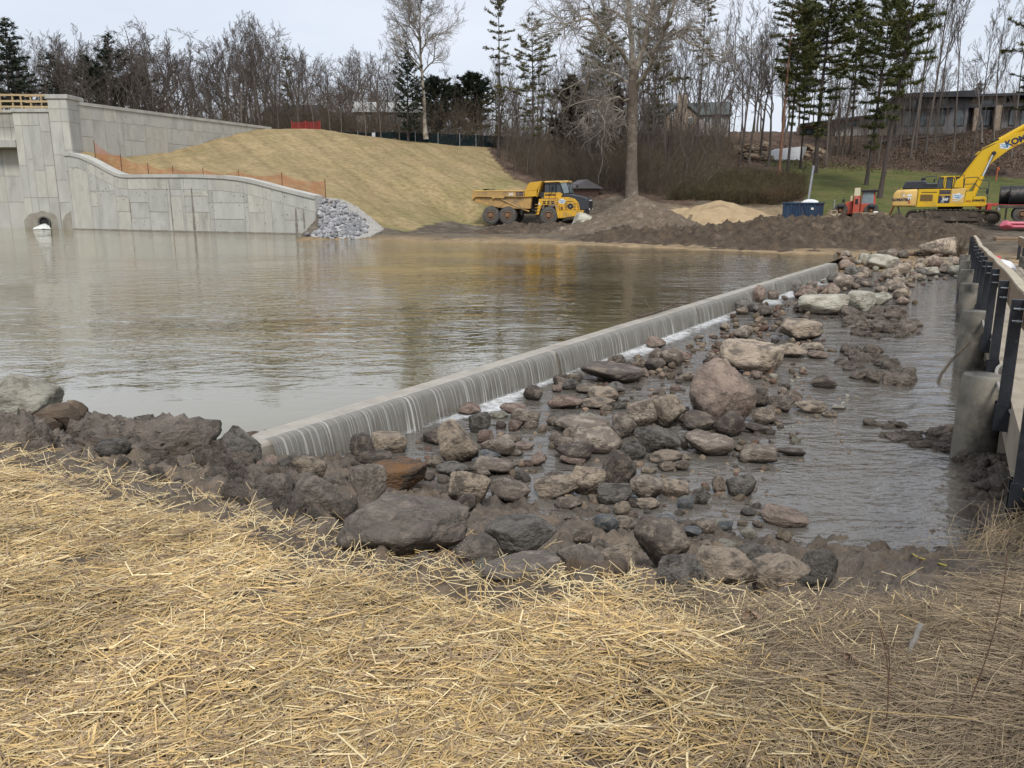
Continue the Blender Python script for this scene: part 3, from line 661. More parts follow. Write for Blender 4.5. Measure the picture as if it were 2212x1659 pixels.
# ================================================================ NETTING AND FENCES
def net_mat(name, c, dens, sc):
    m = bpy.data.materials.new(name); m.use_nodes = True; t = m.node_tree; t.nodes.clear(); L = t.links.new
    o = t.nodes.new('ShaderNodeOutputMaterial'); tr = t.nodes.new('ShaderNodeBsdfTransparent'); df = t.nodes.new('ShaderNodeBsdfDiffuse'); df.inputs[0].default_value = (*c, 1)
    tl = t.nodes.new('ShaderNodeBsdfTranslucent'); tl.inputs[0].default_value = (*c, 1); a = t.nodes.new('ShaderNodeMixShader'); a.inputs[0].default_value = .4; L(df.outputs[0], a.inputs[1]); L(tl.outputs[0], a.inputs[2])
    tcn = t.nodes.new('ShaderNodeTexCoord'); n = t.nodes.new('ShaderNodeTexNoise'); n.inputs['Scale'].default_value = sc; n.inputs['Detail'].default_value = 2; L(tcn.outputs['Object'], n.inputs[0])
    r_ = t.nodes.new('ShaderNodeMapRange'); r_.inputs[1].default_value = .3; r_.inputs[2].default_value = .7; r_.inputs[3].default_value = dens - .15; r_.inputs[4].default_value = dens + .15; L(n.outputs['Fac'], r_.inputs[0])
    mx_ = t.nodes.new('ShaderNodeMixShader'); L(r_.outputs[0], mx_.inputs[0]); L(tr.outputs[0], mx_.inputs[1]); L(a.outputs[0], mx_.inputs[2]); L(mx_.outputs[0], o.inputs[0]); MATS[name] = m; return m
NET_O = net_mat('orange_netting', (.56, .20, .10), .40, 1.3); NET_R = net_mat('red_netting', (.40, .06, .055), .62, 1.3); SCREEN = net_mat('dark_screen', (.020, .032, .036), .93, 1.0)
RUST = flat('rusty_post', (.10, .05, .03), .8)
def netting(name, tops, h, sag, netm, postm, label, cat, pr=.03, posts=True, over=.12):
    root = empty(name, (0, 0, 0), 0, label, cat)
    for i, p in enumerate(tops):
        if posts: MB().tube([p - Vector((0, 0, h + .3)), p + Vector((0, 0, over))], pr, 6).build('post', postm, root)
        if i < len(tops) - 1:
            q = tops[i + 1]; n = 8; mb = MB()
            for k in range(n + 1):
                u = k / n; c = p.lerp(q, u); s_ = sag * math.sin(math.pi * u); off = .06 * math.sin(7 * u + i)
                mb.v += [(c.x, c.y + off, c.z - s_), (c.x, c.y + off * .5, c.z - h)]
            mb.f = [(2 * k, 2 * k + 2, 2 * k + 3, 2 * k + 1) for k in range(n)]
            mb.build('net', netm, root)
    return root
wd = (LB - LA).normalized(); wb = Vector((-wd.y, wd.x, 0))
def wall_top(zx):
    s_, _ = plane_hit(LA, LB, zx / 3, 400); return LA + wd * s_ + wb * 1.5 + Vector((0, 0, topf(s_)))
tops = [wall_top(zx) + Vector((0, 0, dz)) for zx, dz in ((535,1.1),(698,1.0),(870,.8),(1030,.55),(1227,.40),(1457,.32),(1740,.75),(2021,1.0))]
netting('orange_safety_fence', tops, 1.25, .26, NET_O, RUST, 'sagging orange mesh safety fence along the top of the curved wall', 'fence')
MB_ = None
tops = [D(630, 263, 99), D(660, 262, 100), D(691, 262, 101)]
netting('red_safety_fence', tops, 1.5, .05, NET_R, flat('red_post', (.5, .05, .04), .7), 'short red mesh fence standing on the crest of the embankment', 'fence')
tops = [D(px, py, yy) for px, py, yy in ((640,280,107),(690,282,107),(737,284,106.5),(773,285.5,106),(810,285.5,106),(848,284.5,106),(897,286.5,106),(946,288,106),(993,290,106),(1028,291.5,106.5),(1075,293,108),(1140,300,110),(1210,306,112))]
netting('screened_site_fence', tops, 2.1, .06, SCREEN, STEEL, 'long chain link fence hung with dark green screen behind the embankment', 'fence', .05, over=.15)
gp = D(808, 313, 105.4)
bx = empty('meter_box', gp, 0, 'small pale meter box on a post at the site fence', 'box')
MB().box(0, 0, 1.1, .42, .3, .7).build('casing', flat('pale_paint', (.6, .63, .65), .5), bx, .04); MB().box(0, 0, .2, .12, .12, 1.4).build('post', STEEL, bx)
sg = D(853, 306, 105.6); s2 = empty('notice_board', sg, 0, 'small brown notice board hung on the dark site fence', 'sign')
MB().box(0, 0, 0, .4, .05, .8).build('board', flat('brown_board', (.12, .06, .04), .7), s2)
lp = empty('white_pipe', D(800, 315, 104.5), 0, 'long white pipe lying on the grass below the site fence', 'pipe')
a_ = D(785, 319.5, 102.5); b_ = D(828, 321, 102.5)
lp.location = a_; MB().tube([(0, 0, .12), tuple(b_ - a_ + Vector((0, 0, .12)))], .09, 8).build('barrel', flat('white_pvc', (.75, .76, .76), .5), lp)
# ================================================================ STONES
def ico(sub):
    bm = bmesh.new(); bmesh.ops.create_icosphere(bm, subdivisions=sub, radius=1); bm.verts.ensure_lookup_table()
    V = np.array([v.co[:] for v in bm.verts]); Fc = np.array([[v.index for v in f.verts] for f in bm.faces]); bm.free(); return V, Fc
ICO = {k: ico(k) for k in (2, 3, 4, 5, 6)}
def rock_mesh(name, seed, sub=4, planes=13, p=16, lo=.62, hi=.95, lump=.09, rough=.042, fine=.018, m=None, ridged=True, flat_top=0.0, taper=0.0, dims=(1, .85, .75)):
    g = np.random.default_rng(seed); V, Fc = ICO[sub]
    kf = np.arange(planes) + .5; ph = np.arccos(1 - 2 * kf / planes); th = math.pi * (1 + 5 ** .5) * kf + g.uniform(0, 6.28)
    n = np.stack([np.cos(th) * np.sin(ph), np.sin(th) * np.sin(ph), np.cos(ph)], 1) + g.normal(size=(planes, 3)) * .28; n = n[g.permutation(planes)]; q_ = np.linalg.qr(g.normal(size=(3, 3)))[0]; n = n @ q_
    n /= np.linalg.norm(n, axis=1)[:, None]; o = g.uniform(max(lo, .6), hi, planes)
    if flat_top: n = np.r_[n, [[.12, -.1, 1]]]; n[-1] /= np.linalg.norm(n[-1]); o = np.r_[o, flat_top]
    dots = np.maximum(V @ n.T, 1e-4) / o
    r = np.minimum((np.sum(dots ** (p * 1.7), axis=1) + .02) ** (-1.0 / (p * 1.7)), 1.55)
    off = seed * 3.71
    A = V * r[:, None] * np.array(dims)
    d = .55 * lump * fbm(A[:, 0] * 1.3 + off, A[:, 1] * 1.3, A[:, 2] * 1.3, 2) + rough * fbm(A[:, 0] * 5 + off, A[:, 1] * 5, A[:, 2] * 5, 3, .55, ridged) + fine * fbm(A[:, 0] * 15 + off, A[:, 1] * 15, A[:, 2] * 15, 3, .6)
    P = V * r[:, None] * np.array(dims) + V * d[:, None] * float(np.mean(dims))
    if taper: P[:, :2] *= (1 - taper * (P[:, 2:3] - P[:, 2].min()) / np.ptp(P[:, 2]))
    mn, mx_ = P.min(0), P.max(0); P = (P - (mn + mx_) / 2) / (mx_ - mn); P[:, 2] += .5
    return np_mesh(name, P, Fc, True)
def clod_mesh(name, seed, sub=4, dims=(1, .85, .62), k=1.0):
    return rock_mesh(name, seed, sub, 11, 6, .75, 1.0, .34, .16 * k, .085 * k, ridged=False, dims=dims)
kw = dict(scale=3.2, rough=.85, bump=1.0, bscale=11, bdist=.09, vary=.16, spec=.25)
def rockmat(nm, a_, b_, c_, **k):
    q = dict(kw); q.update(k)
    a_, b_, c_ = [tuple(min(.6, 1.55 * v) for v in q_) for q_ in (a_, b_, c_)]
    return mat(nm, a_, b_, c3=c_, c3s=q.pop('c3s', 3.6), c3lo=.49, c3hi=.60, **q)
RM = {
 'tan': rockmat('tan_stone', (.318, .258, .195), (.218, .177, .134), (.115, .096, .077), wet=.36),
 'brown': rockmat('brown_stone', (.190, .155, .124), (.115, .094, .076), (.280, .235, .186), wet=.38),
 'red': rockmat('reddish_stone', (.190, .135, .108), (.125, .090, .074), (.26, .205, .165), wet=.38),
 'pink': rockmat('pinkish_stone', (.295, .228, .182), (.215, .166, .134), (.150, .120, .097), wet=.30, scale=2.2),
 'grey': rockmat('grey_stone', (.175, .160, .138), (.112, .102, .090), (.062, .055, .047), wet=.34),
 'pale': rockmat('pale_stone', (.33, .315, .255), (.24, .228, .185), (.17, .155, .12), wet=.14),
 'dark': rockmat('dark_wet_stone', (.105, .086, .071), (.060, .050, .043), (.17, .14, .11), rough=.55, wet=.3),
 'orange': rockmat('orange_stone', (.20, .105, .045), (.120, .085, .060), (.070, .056, .044), c3s=1.7),
 'blue': rockmat('bluish_stone', (.150, .160, .165), (.095, .102, .108), (.22, .21, .185), wet=.15),
 'mud': rockmat('mud_coated_stone', (.175, .149, .122), (.115, .098, .081), (.235, .198, .160), rough=.75, bump=1.0, bscale=12),
}
CLOD = mat('mud_clod', (.255, .214, .172), (.165, .138, .112), 5, .75, 1.0, 9, .12, spec=.35, vary=.15, c3=(.10, .078, .055), c3s=3, c3lo=.52, c3hi=.66)
PROTO = [rock_mesh('rock', 100 + i, 4, g, p, lo, 1.0, lump=l) for i, (g, p, lo, l) in enumerate([(9,16,.62,.07),(11,18,.6,.06),(8,16,.64,.08),(12,14,.62,.08),(9,22,.6,.05),(10,12,.66,.11),(8,18,.66,.07),(13,14,.66,.07),(8,22,.62,.08),(10,16,.6,.1),(9,20,.62,.05),(11,12,.66,.1)])]
SMALLP = [rock_mesh('small_rock', 200 + i, 3, 8 + i % 4, 16, .62, 1.0) for i in range(8)]
CLODP = [clod_mesh('mud_clod', 300 + i) for i in range(7)]
_pm_cache = {}
def with_mat(me, key, m):
    k = (me.name, key)
    if k not in _pm_cache:
        c = me.copy(); c.materials.clear(); c.materials.append(m); _pm_cache[k] = c
    return _pm_cache[k]
def surf(px, py):                               # first meeting of the sight line with bank or stream
    x, y, dz = ray(px, py); T = np.linspace(1.5, 13, 500); XX, YY, ZZ = x * T, y * T, CAM_Z + dz * T
    s_ = np.maximum(np.where(YY < 9.8, near_s(XX, YY), -9), -.41); hit = np.nonzero(ZZ <= s_)[0]
    if len(hit): i = hit[0]; return Vector((XX[i], YY[i], max(s_[i], -.42)))
    return G(px, py, -.4)
def place_rock(px, py, w_, h_, me, m, name, label, cat='rock', group=None, depth=None, yaw=None, tilt=.12, p=None, sink=.10):
    p = p or surf(px, py); k = (p - Vector((0, 0, CAM_Z))).length / 1760.0
    d = Vector((p.x, p.y, 0)); hd = d.length; d.normalize(); el = math.atan2(CAM_Z - p.z, hd)
    Wm = w_ * k; Dm = Wm * (depth or rnd.uniform(.65, .95))
    H = max((h_ * k - .30 * Dm * math.sin(el)) / math.cos(el), .30 * h_ * k)
    o = link(name, with_mat(me, m.name, m)); s_ = sink * H
    o.scale = (Wm * 1.06, Dm, H + s_); o.location = p + d * Dm * .40 - Vector((0, 0, s_))
    yw = yaw if yaw is not None else rnd.choice([0, math.pi]) + rnd.uniform(-.3, .3)
    o.rotation_euler = (rnd.uniform(-tilt, tilt), rnd.uniform(-tilt, tilt), yw - math.atan2(d.x, d.y) * .5)
    return tag(o, label, cat, group)
def R5(x, y): return 737.3 + x / 3, 553 + y / 3
def R4(x, y): return 1474.6 + x / 3, 553 + y / 3
def R8(x, y): return 737.3 + x / 3, 1106 + y / 3
def R7(x, y): return 1474.6 + x / 3, 1106 + y / 3
def R6(x, y): return x / 3, 553 + y / 3
# the stones one would point at: region, centre, foot, width, height, colour, label
BIG = [
 (R5,765,1360,252,300,'tan','egg','tall smooth egg shaped tan boulder standing upright in the water near the weir'),
 (R4,250,1105,400,425,'pink','huge','largest boulder of the stream bed, pinkish and blocky with a pointed top'),
 (R4,430,768,380,212,'tan','flat','large flat topped tan boulder undercut with a dark hollow, behind the largest boulder'),
 (R4,920,388,282,135,'pale','flat','pale greenish grey block lying beside a second pale boulder'),
 (R4,1140,362,190,132,'pale','','pale sandy boulder touching the greenish grey block'),
 (R4,1280,318,125,75,'pale','','small pale stone behind the two pale boulders'),
 (R4,762,552,242,132,'tan','flat','broad tan boulder with a dark wet underside in midstream'),
 (R4,700,662,180,92,'tan','','rounded tan stone in front of the broad tan boulder'),
 (R4,825,632,150,70,'tan','','low tan slab leaning against a rounded tan stone'),
 (R4,880,667,115,50,'pink','','small pink stone sitting in the shallow midstream water'),
 (R4,480,318,78,125,'red','','reddish brown slab leaning upright on the face of the weir'),
 (R4,912,866,150,90,'dark','','dark speckled pyramid shaped rock alone in the shallows'),
 (R4,830,1025,190,72,'tan','slab','flat tan slab awash in midstream below the largest boulder'),
 (R4,950,1052,92,46,'tan','','small cream stone beside the flat tan slab'),
 (R4,1010,1002,82,30,'pale','','thin pale stone barely above the midstream water'),
 (R4,295,1182,185,170,'dark','','dark undercut rock leaning on the foot of the largest boulder'),
 (R4,110,1150,220,140,'dark','','wide dark rock wedged beneath the largest boulder'),
 (R4,470,1162,160,62,'dark','slab','low dark slab lying at the foot of the largest boulder'),
 (R4,490,990,125,130,'dark','','dark wet rock beside the right flank of the largest boulder'),
 (R4,520,1105,140,115,'brown','','rounded brown rock in front of a dark wet rock by the largest boulder'),
 (R4,630,1020,140,110,'dark','','dark rough rock at the outer edge of the heap by the largest boulder'),
 (R4,715,948,110,80,'brown','','brown knobbly rock farthest out from the largest boulder'),
 (R4,238,1562,82,128,'tan','','small cream yellow stone standing on end in the stream'),
 (R4,372,1572,182,152,'grey','','grey rock with a dark wet side just beyond the cream yellow standing stone'),
 (R4,172,1310,300,145,'brown','slab','broad brown rock awash below the heap of the largest boulder'),
 (R4,485,1352,230,110,'brown','slab','wide brown slab half under the rippling water'),
 (R4,700,1310,165,55,'dark','slab','thin dark plate of rock poking from the open stream'),
 (R5,150,1338,150,178,'dark','','dark upright rock just below the near end of the falls'),
 (R5,322,1288,232,140,'tan','slab','tan slab leaning beside the dark upright rock below the falls'),
 (R5,212,1362,230,90,'dark','slab','dark flat rock at the feet of the tan slab'),
 (R5,600,1236,135,118,'dark','','squarish dark rock tucked behind the egg shaped boulder'),
 (R5,825,1042,150,90,'red','','reddish brown rock touched by the foam of the falls'),
 (R5,640,1056,150,55,'red','slab','low pinkish brown rock in the foam at the foot of the falls'),
 (R5,892,1152,140,142,'grey','','angular grey rock just behind the egg shaped boulder'),
 (R5,1245,946,122,108,'dark','','dark round rock standing alone near the middle of the falls'),
 (R5,1110,1036,165,66,'red','slab','reddish slab carrying a tuft of orange debris'),
 (R5,1195,1118,186,125,'brown','','blocky brown rock in front of the reddish slab with debris'),
 (R5,1445,1006,212,96,'red','','wide wine red rock in the water below the falls'),
 (R5,1020,1312,232,135,'brown','','mossy brown rock right of the egg shaped boulder'),
 (R5,1100,1222,130,55,'brown','slab','low brown rock behind the mossy brown rock'),
 (R5,958,1342,150,82,'blue','','bluish grey slab at the base of the egg shaped boulder'),
 (R5,1018,1058,122,45,'pale','slab','pale flat stone ringed by foam'),
 (R5,1175,1262,142,50,'pink','slab','pale pink slab just under the stream surface'),
 (R5,1270,1376,102,102,'pink','','small pointed pink stone alone in open water'),
 (R5,992,1442,290,112,'brown','slab','long brown slab above the light tan boulder of the near bank'),
 (R5,722,1442,220,102,'grey','','dark grey broken rock between the orange rock and the stream'),
 (R5,818,1622,270,232,'tan','','big light tan boulder with a dark patch at the edge of the near bank'),
 (R5,1085,1618,272,162,'brown','','ridged brown boulder in the water right of the light tan boulder'),
 (R5,362,1532,402,182,'orange','slab','large flat rock stained bright orange'),
 (R5,160,1582,232,212,'mud','','mud coated boulder left of the orange stained rock'),
 (R5,1750,832,392,130,'dark','slab','long dark flat topped slab bridging smaller rocks below the falls'),
 (R5,1430,852,122,92,'dark','','dark rock under the left end of the long dark slab'),
 (R5,1755,762,112,86,'red','','small dark red block standing behind the long dark slab'),
 (R5,1692,962,192,112,'tan','','tan angular rock in front of the long dark slab'),
 (R5,1590,902,130,75,'brown','','brown rock left of the tan angular rock under the long slab'),
 (R5,1762,902,140,80,'grey','','mottled grey rock right under the long dark slab'),
 (R5,1662,1002,222,76,'tan','slab','low tan rock at the water line below the tan angular rock'),
 (R5,1600,1086,142,70,'pale','','pale greenish rounded stone behind the long brown flat slab'),
 (R5,1552,1162,370,102,'brown','slab','long brown flat slab with a pale foam line at its foot'),
 (R5,1650,1292,330,190,'brown','wedge','long tilted brown slab sloping down to the right in midheap'),
 (R5,1520,1352,240,140,'dark','','dark oval rock under the long tilted brown slab'),
 (R5,1440,1280,150,110,'brown','','brown rock left of the long tilted brown slab'),
 (R5,1500,1362,170,65,'red','slab','low red brown rock under the dark oval rock'),
 (R5,1755,1535,215,265,'dark','wedge','tall dark wedge shaped rock leaning to the left'),
 (R5,1580,1572,242,212,'tan','','large angular tan rock propped against the dark wedge'),
 (R5,1432,1592,312,162,'tan','wedge','long tan slab sloping under the angular tan rock'),
 (R5,1752,1622,212,142,'grey','','pointed grey rock at the foot of the dark wedge'),
 (R5,1478,1662,168,92,'brown','','rounded brown rock near the foot of the long tan slab'),
 (R5,1838,1184,152,160,'brown','','upright brown rock at the left edge of the great heap'),
 (R5,1780,1192,112,102,'dark','','small dark rock in the cleft left of the upright brown rock'),
 (R5,1962,1114,205,190,'brown','','smooth brown boulder leaning on the mottled tan boulder'),
 (R5,2110,1135,222,222,'tan','','mottled tan boulder in the middle of the great heap'),
 (R5,2052,1294,300,182,'grey','','broad speckled grey boulder below the mottled tan boulder'),
 (R5,1892,1332,162,112,'grey','','speckled grey rock at the left foot of the broad grey boulder'),
 (R5,2102,1357,202,86,'tan','slab','flat tan stone at the foot of the broad speckled grey boulder'),
 (R5,1978,1602,212,172,'brown','','cracked brown rock in the open water below the great heap'),
 (R5,2155,1572,192,122,'tan','','smooth tan rock right of the cracked brown rock'),
 (R5,1982,1657,152,70,'tan','','small tan rock at the foot of the cracked brown rock'),
 (R5,1990,1417,92,50,'tan','','small yellowish stone awash below the broad grey boulder'),
 (R5,1985,548,85,92,'brown','','upright brown rock against the middle of the falls'),
 (R5,2042,602,125,82,'pink','','pinkish rock at the foam line beyond the falls notch'),
 (R5,2140,722,152,132,'brown','','rugged brown rock above the right end of the long dark slab'),
 (R5,2030,752,122,92,'dark','','dark rock left of the rugged brown rock'),
 (R5,1862,742,82,60,'dark','','small black rock with a fork of wood near the falls'),
 (R8,395,305,830,320,'mud','hugeflat','huge flat mud coated boulder at the edge of the straw'),
 (R8,885,362,290,212,'mud','','muddy brown boulder right of the huge flat boulder'),
 (R8,1190,335,462,262,'grey','wedge','big angular grey boulder overhanging a dark hollow on the near bank'),
 (R8,1530,402,282,182,'mud','','muddy brown boulder right of the big angular grey boulder'),
 (R8,1785,402,262,172,'tan','','dusty tan faceted boulder next to a muddy brown boulder'),
 (R8,2035,412,352,322,'brown','','large mottled boulder with lichen patches on the near bank'),
 (R8,918,402,97,87,'pale','','small pale grey stone lying on the mud at the straw edge'),
 (R8,1165,482,500,150,'mud','slab','flat muddy slab strewn with bits of straw'),
 (R8,1450,217,97,87,'pink','','small pale orange stone on the bank above a muddy boulder'),
 (R8,1560,217,132,112,'brown','','small speckled brown rock beside a pale orange stone'),
 (R8,1722,137,152,112,'blue','','small bluish grey rock at the water edge of the near bank'),
 (R8,2085,122,202,72,'blue','slab','bluish grey slab lying above the large mottled boulder'),
 (R8,1832,112,132,72,'tan','','small tan stone near the bluish grey rock'),
 (R8,1150,92,112,92,'pink','','narrow pink stone standing above the big angular grey boulder'),
 (R8,1415,62,142,45,'brown','','low brown stone in the water above the small orange stone'),
 (R7,-10,545,330,260,'grey','','speckled grey boulder leftmost of the row of four beside the straw'),
 (R7,245,525,402,275,'tan','','large pale tan boulder second in the row of four beside the straw'),
 (R7,612,557,332,242,'tan','','wide tan boulder with a hollow dark foot, third in the row of four'),
 (R7,872,537,252,252,'grey','','rounded dark grey boulder rightmost in the row of four'),
 (R7,455,387,212,150,'grey','','grey mud stained rock behind the row of four boulders'),
 (R7,645,112,262,102,'pink','slab','flat pinkish rock with a black spot at the stream edge'),
 (R7,140,162,152,106,'brown','','grey brown rock above the row of four boulders'),
 (R7,60,162,112,62,'blue','','pale bluish stone left of the grey brown rock'),
 (R7,430,177,102,72,'pale','','pale crumbly stone in the wet mud above the row of four'),
 (R7,385,102,62,50,'tan','','small tan stone left of the flat pinkish rock'),
 (R7,160,272,102,80,'tan','','small square tan stone directly above the large pale tan boulder'),
 (R7,282,267,122,76,'pale','','pale grey stone right of the small square tan stone'),
 (R6,180,1062,392,255,'pale','egg','large rounded pale boulder at the left edge above the mud'),
 (R6,1562,1372,272,242,'grey','','dark grey angular boulder at the near end of the weir'),
 (R6,1392,1342,192,132,'mud','','crumbly muddy boulder left of the dark grey angular boulder'),
 (R6,1237,1332,142,132,'mud','','pointed mud coated rock left of the crumbly muddy boulder'),
 (R6,745,1310,190,105,'grey','slab','flat grey stone tilted in the mud bank'),
 (R6,1730,1432,142,132,'pink','','pinkish grey rock below the near end of the weir'),
 (R6,1905,1442,182,142,'grey','','grey rock right of the pinkish grey rock below the weir end'),
 (R6,2025,1472,222,172,'tan','','pinkish tan broken rock at the foot of the first falls'),
 (R6,1785,1595,232,172,'mud','','lumpy mud coated boulder left of the wide muddy boulder'),
 (R6,2065,1655,332,230,'mud','','wide lumpy mud coated boulder above the huge flat boulder'),
 (R6,50,1190,220,150,'mud','','muddy dark rock below the large pale rounded boulder'),
]
SHAPE = {'egg': dict(planes=14, p=7, lo=.85, lump=.09, taper=.12), 'flat': dict(planes=10, p=16, lo=.6, flat_top=.5), 'slab': dict(planes=10, p=16, lo=.6, flat_top=.42), 'huge': dict(planes=11, p=14, lo=.66, taper=.30),
         'hugeflat': dict(planes=12, p=12, lo=.75, flat_top=.6, lump=.14, rough=.05), 'wedge': dict(planes=8, p=18, lo=.6, flat_top=.5), '': dict(planes=10, p=16, lo=.62)}
ROCK_XY = []
ANCH = []; USED = set(); CNAME = {'tan': 'tan', 'brown': 'brown', 'red': 'reddish', 'pink': 'pinkish', 'grey': 'grey', 'pale': 'pale', 'dark': 'dark wet', 'orange': 'orange', 'blue': 'bluish', 'mud': 'mud coated'}
import re
def head_of(lb): return re.split(r' (?:in|beside|behind|on|with|from|below|at|under|lying|standing|above|leaning|touching|leftmost|next|right|left|second|third|rightmost|just|tucked|wedged|carrying|ringed|sloping|propped|overhanging|strewn|stained|alone|against|of|farthest|barely|near|sitting|awash|poking|bridging|touched|undercut|half) ', lb)[0]
def smart_label(x, y, adj, noun, px):
    o = sorted(ANCH, key=lambda q: (q[0] - x) ** 2 + (q[1] - y) ** 2)[:14]
    for extra in ('', 'smaller ', 'rough ', 'low '):
        for ax, ay, hd in o:
            az0, az1 = math.atan2(x, y), math.atan2(ax, ay); dl = (az0 - az1) * math.hypot(ax, ay); dr = math.hypot(x, y) - math.hypot(ax, ay)
            w_ = ('right of' if dl > 0 else 'left of') if abs(dl) > abs(dr) else ('behind' if dr > 0 else 'in front of')
            lb = f'{extra}{adj} {noun} {w_} the {hd}'
            if lb not in USED and len(lb.split()) <= 16: USED.add(lb); return lb
    return f'{adj} {noun} among the boulders'
PILE = {'V': [], 'F': [], 'C': [], 'n': 0}
CLIN = {'tan': (.22,.17,.12), 'brown': (.13,.10,.07), 'red': (.14,.085,.062), 'pink': (.23,.165,.12), 'grey': (.145,.13,.112), 'pale': (.29,.275,.22), 'dark': (.07,.056,.045), 'orange': (.18,.1,.05), 'blue': (.13,.135,.14), 'mud': (.055,.046,.038)}
def pile_add(p, w_, h_, c):
    k = (p - Vector((0, 0, CAM_Z))).length / 1760.0; g = rnd.choice(TINY); M = np.array(Euler((rnd.uniform(-.4, .4), rnd.uniform(-.4, .4), rnd.uniform(0, 6.28))).to_matrix())
    V = (g[0] * np.array([w_ * k, w_ * k * .8, h_ * k * 1.1])) @ M.T + np.array(p) + np.array([0, 0, -.02])
    PILE['V'].append(V); PILE['F'].append(g[1] + PILE['n']); PILE['n'] += len(V); PILE['C'].append(np.tile(np.array(CLIN[c]) * rnd.uniform(.75, 1.2), (len(V), 1)))
def tiny(seed):
    me = rock_mesh('t', seed, 3, 10, 16, .62, 1.0); V = np.empty(len(me.vertices) * 3); me.vertices.foreach_get('co', V); Fq = np.empty(len(me.polygons) * 3, int); me.polygons.foreach_get('vertices', Fq)
    bpy.data.meshes.remove(me); return V.reshape(-1, 3), Fq.reshape(-1, 3)
TINY = [tiny(800 + i) for i in range(6)]
for i, (rg, cx, by, w_, h_, c, shp, lb) in enumerate(BIG):
    px, py = rg(cx, by); area = w_ * h_; sub = 5 if area > 45000 else 4
    me = rock_mesh('boulder', 500 + i, sub, m=None, **SHAPE[shp]) if (shp or area > 14000) else PROTO[i % len(PROTO)]
    big = w_ * h_ > 22000
    o = place_rock(px, py, w_ / 3, h_ / 3, me, RM[c], 'boulder' if big else 'rock', lb, 'boulder' if big else 'rock', 'boulders and rocks below the weir',
                   yaw=rnd.uniform(-.25, .25) if shp else None, sink=.7 if shp == 'hugeflat' else .25 if c == 'mud' else .10)
    if shp == 'wedge': o.rotation_euler.y += .22 if 'left' in lb else -.15
    ROCK_XY.append((o.location.x, o.location.y, o.scale.x * .5)); USED.add(lb); ANCH.append((o.location.x, o.location.y, head_of(lb)))
_hc = {}
for q in ANCH: _hc[q[2]] = _hc.get(q[2], 0) + 1
ANCH[:] = [q for q in ANCH if _hc[q[2]] == 1 and len(q[2].split()) >= 3]
# smaller stones, zone by zone: each zone's stones share one label
def poly_rand(poly):
    xs_ = [p[0] for p in poly]; ys_ = [p[1] for p in poly]
    while True:
        x, y = rnd.uniform(min(xs_), max(xs_)), rnd.uniform(min(ys_), max(ys_))
        if inpoly(poly, np.array([x]), np.array([y]))[0]: return x, y
def scatter(n, poly, smin, smax, cols_, label, group, name='rock', hf=(.55, .9), protos=None, dens=.75, p_fn=None):
    k = 0; tries = 0
    while k < n and tries < n * 30:
        tries += 1; px, py = poly_rand(poly); p = p_fn(px, py) if p_fn else surf(px, py)
        kk = (p - Vector((0, 0, CAM_Z))).length / 1760.0; w_ = smin * (smax / smin) ** (rnd.random() ** 1.6); r_ = w_ * kk * .5
        if any((p.x - a_) ** 2 + (p.y - b_) ** 2 < ((r_ + c_) * dens * .88) ** 2 for a_, b_, c_ in ROCK_XY): continue
        c = rnd.choice(cols_)
        if name == 'rock' and w_ < (13 if p.y > 24 else 17.5):
            pile_add(p, w_, w_ * rnd.uniform(*hf), c); ROCK_XY.append((p.x, p.y, r_)); k += 1; continue
        me = rnd.choice(protos or (PROTO if w_ > 28 else SMALLP))
        o = place_rock(px, py, w_, w_ * rnd.uniform(*hf), me, RM[c] if c in RM else CLOD, name, label, 'rock' if name != 'mud_clod' else 'mud clod', group, p=p, tilt=.3, sink=.6 if name == 'mud_clod' else .10)
        o['label'] = smart_label(o.location.x, o.location.y, (CNAME[c] if c in CNAME else 'dark crumbly'), 'stone' if name == 'rock' and w_ < 26 else name.replace('_', ' '), px)
        ROCK_XY.append((o.location.x, o.location.y, r_)); k += 1
warm = ['tan', 'brown', 'brown', 'red', 'dark', 'grey', 'pink', 'tan']
scatter(58, [(1500,735),(1640,640),(1800,600),(1840,640),(1700,720),(1640,800),(1500,800),(1330,830),(1300,800)], 14, 42, warm, 'loose brown rock among the rubble at the far half of the falls', 'rubble below the far falls')
scatter(40, [(1620,660),(1800,590),(1960,600),(1990,660),(1880,660),(1720,690)], 10, 34, warm, 'loose rock in the rubble between the far falls and the pale boulders', 'rubble by the pale boulders')
scatter(44, [(1250,800),(1480,770),(1500,860),(1300,900),(1180,860)], 12, 40, warm, 'loose rock among the boulders below the middle of the falls', 'rubble below the middle falls')
scatter(34, [(1480,880),(1660,880),(1720,960),(1600,1060),(1380,1010),(1330,900)], 12, 40, warm, 'loose rock in the heap around the largest boulder', 'rubble round the largest boulder')
scatter(40, [(1250,1010),(1560,1040),(1700,1130),(1560,1180),(1300,1130),(1180,1050)], 13, 46, warm + ['pale', 'blue'], 'small wet stone in the shallows before the near bank', 'stones in the near shallows')
scatter(36, [(880,960),(1250,900),(1260,1000),(1100,1050),(900,1010)], 14, 44, warm, 'loose wet rock in the water before the near falls', 'rocks before the near falls')
scatter(30, [(1080,1140),(1400,1130),(1720,1170),(1820,1230),(1700,1250),(1500,1215),(1250,1200)], 12, 44, ['grey', 'mud', 'tan', 'pale', 'brown'], 'small stone on the wet mud of the near bank', 'stones on the near bank')
scatter(30, [(560,1000),(900,1010),(1050,1080),(980,1150),(760,1100),(560,1080)], 14, 55, ['mud', 'mud', 'dark', 'grey'], 'mud coated stone of the dark bank below the weir end', 'muddy stones of the bank')
scatter(26, [(1550,800),(1760,780),(1830,900),(1700,980),(1640,900)], 9, 24, ['tan', 'pink', 'pale', 'brown'], 'small stone awash in the open midstream', 'stones in midstream')
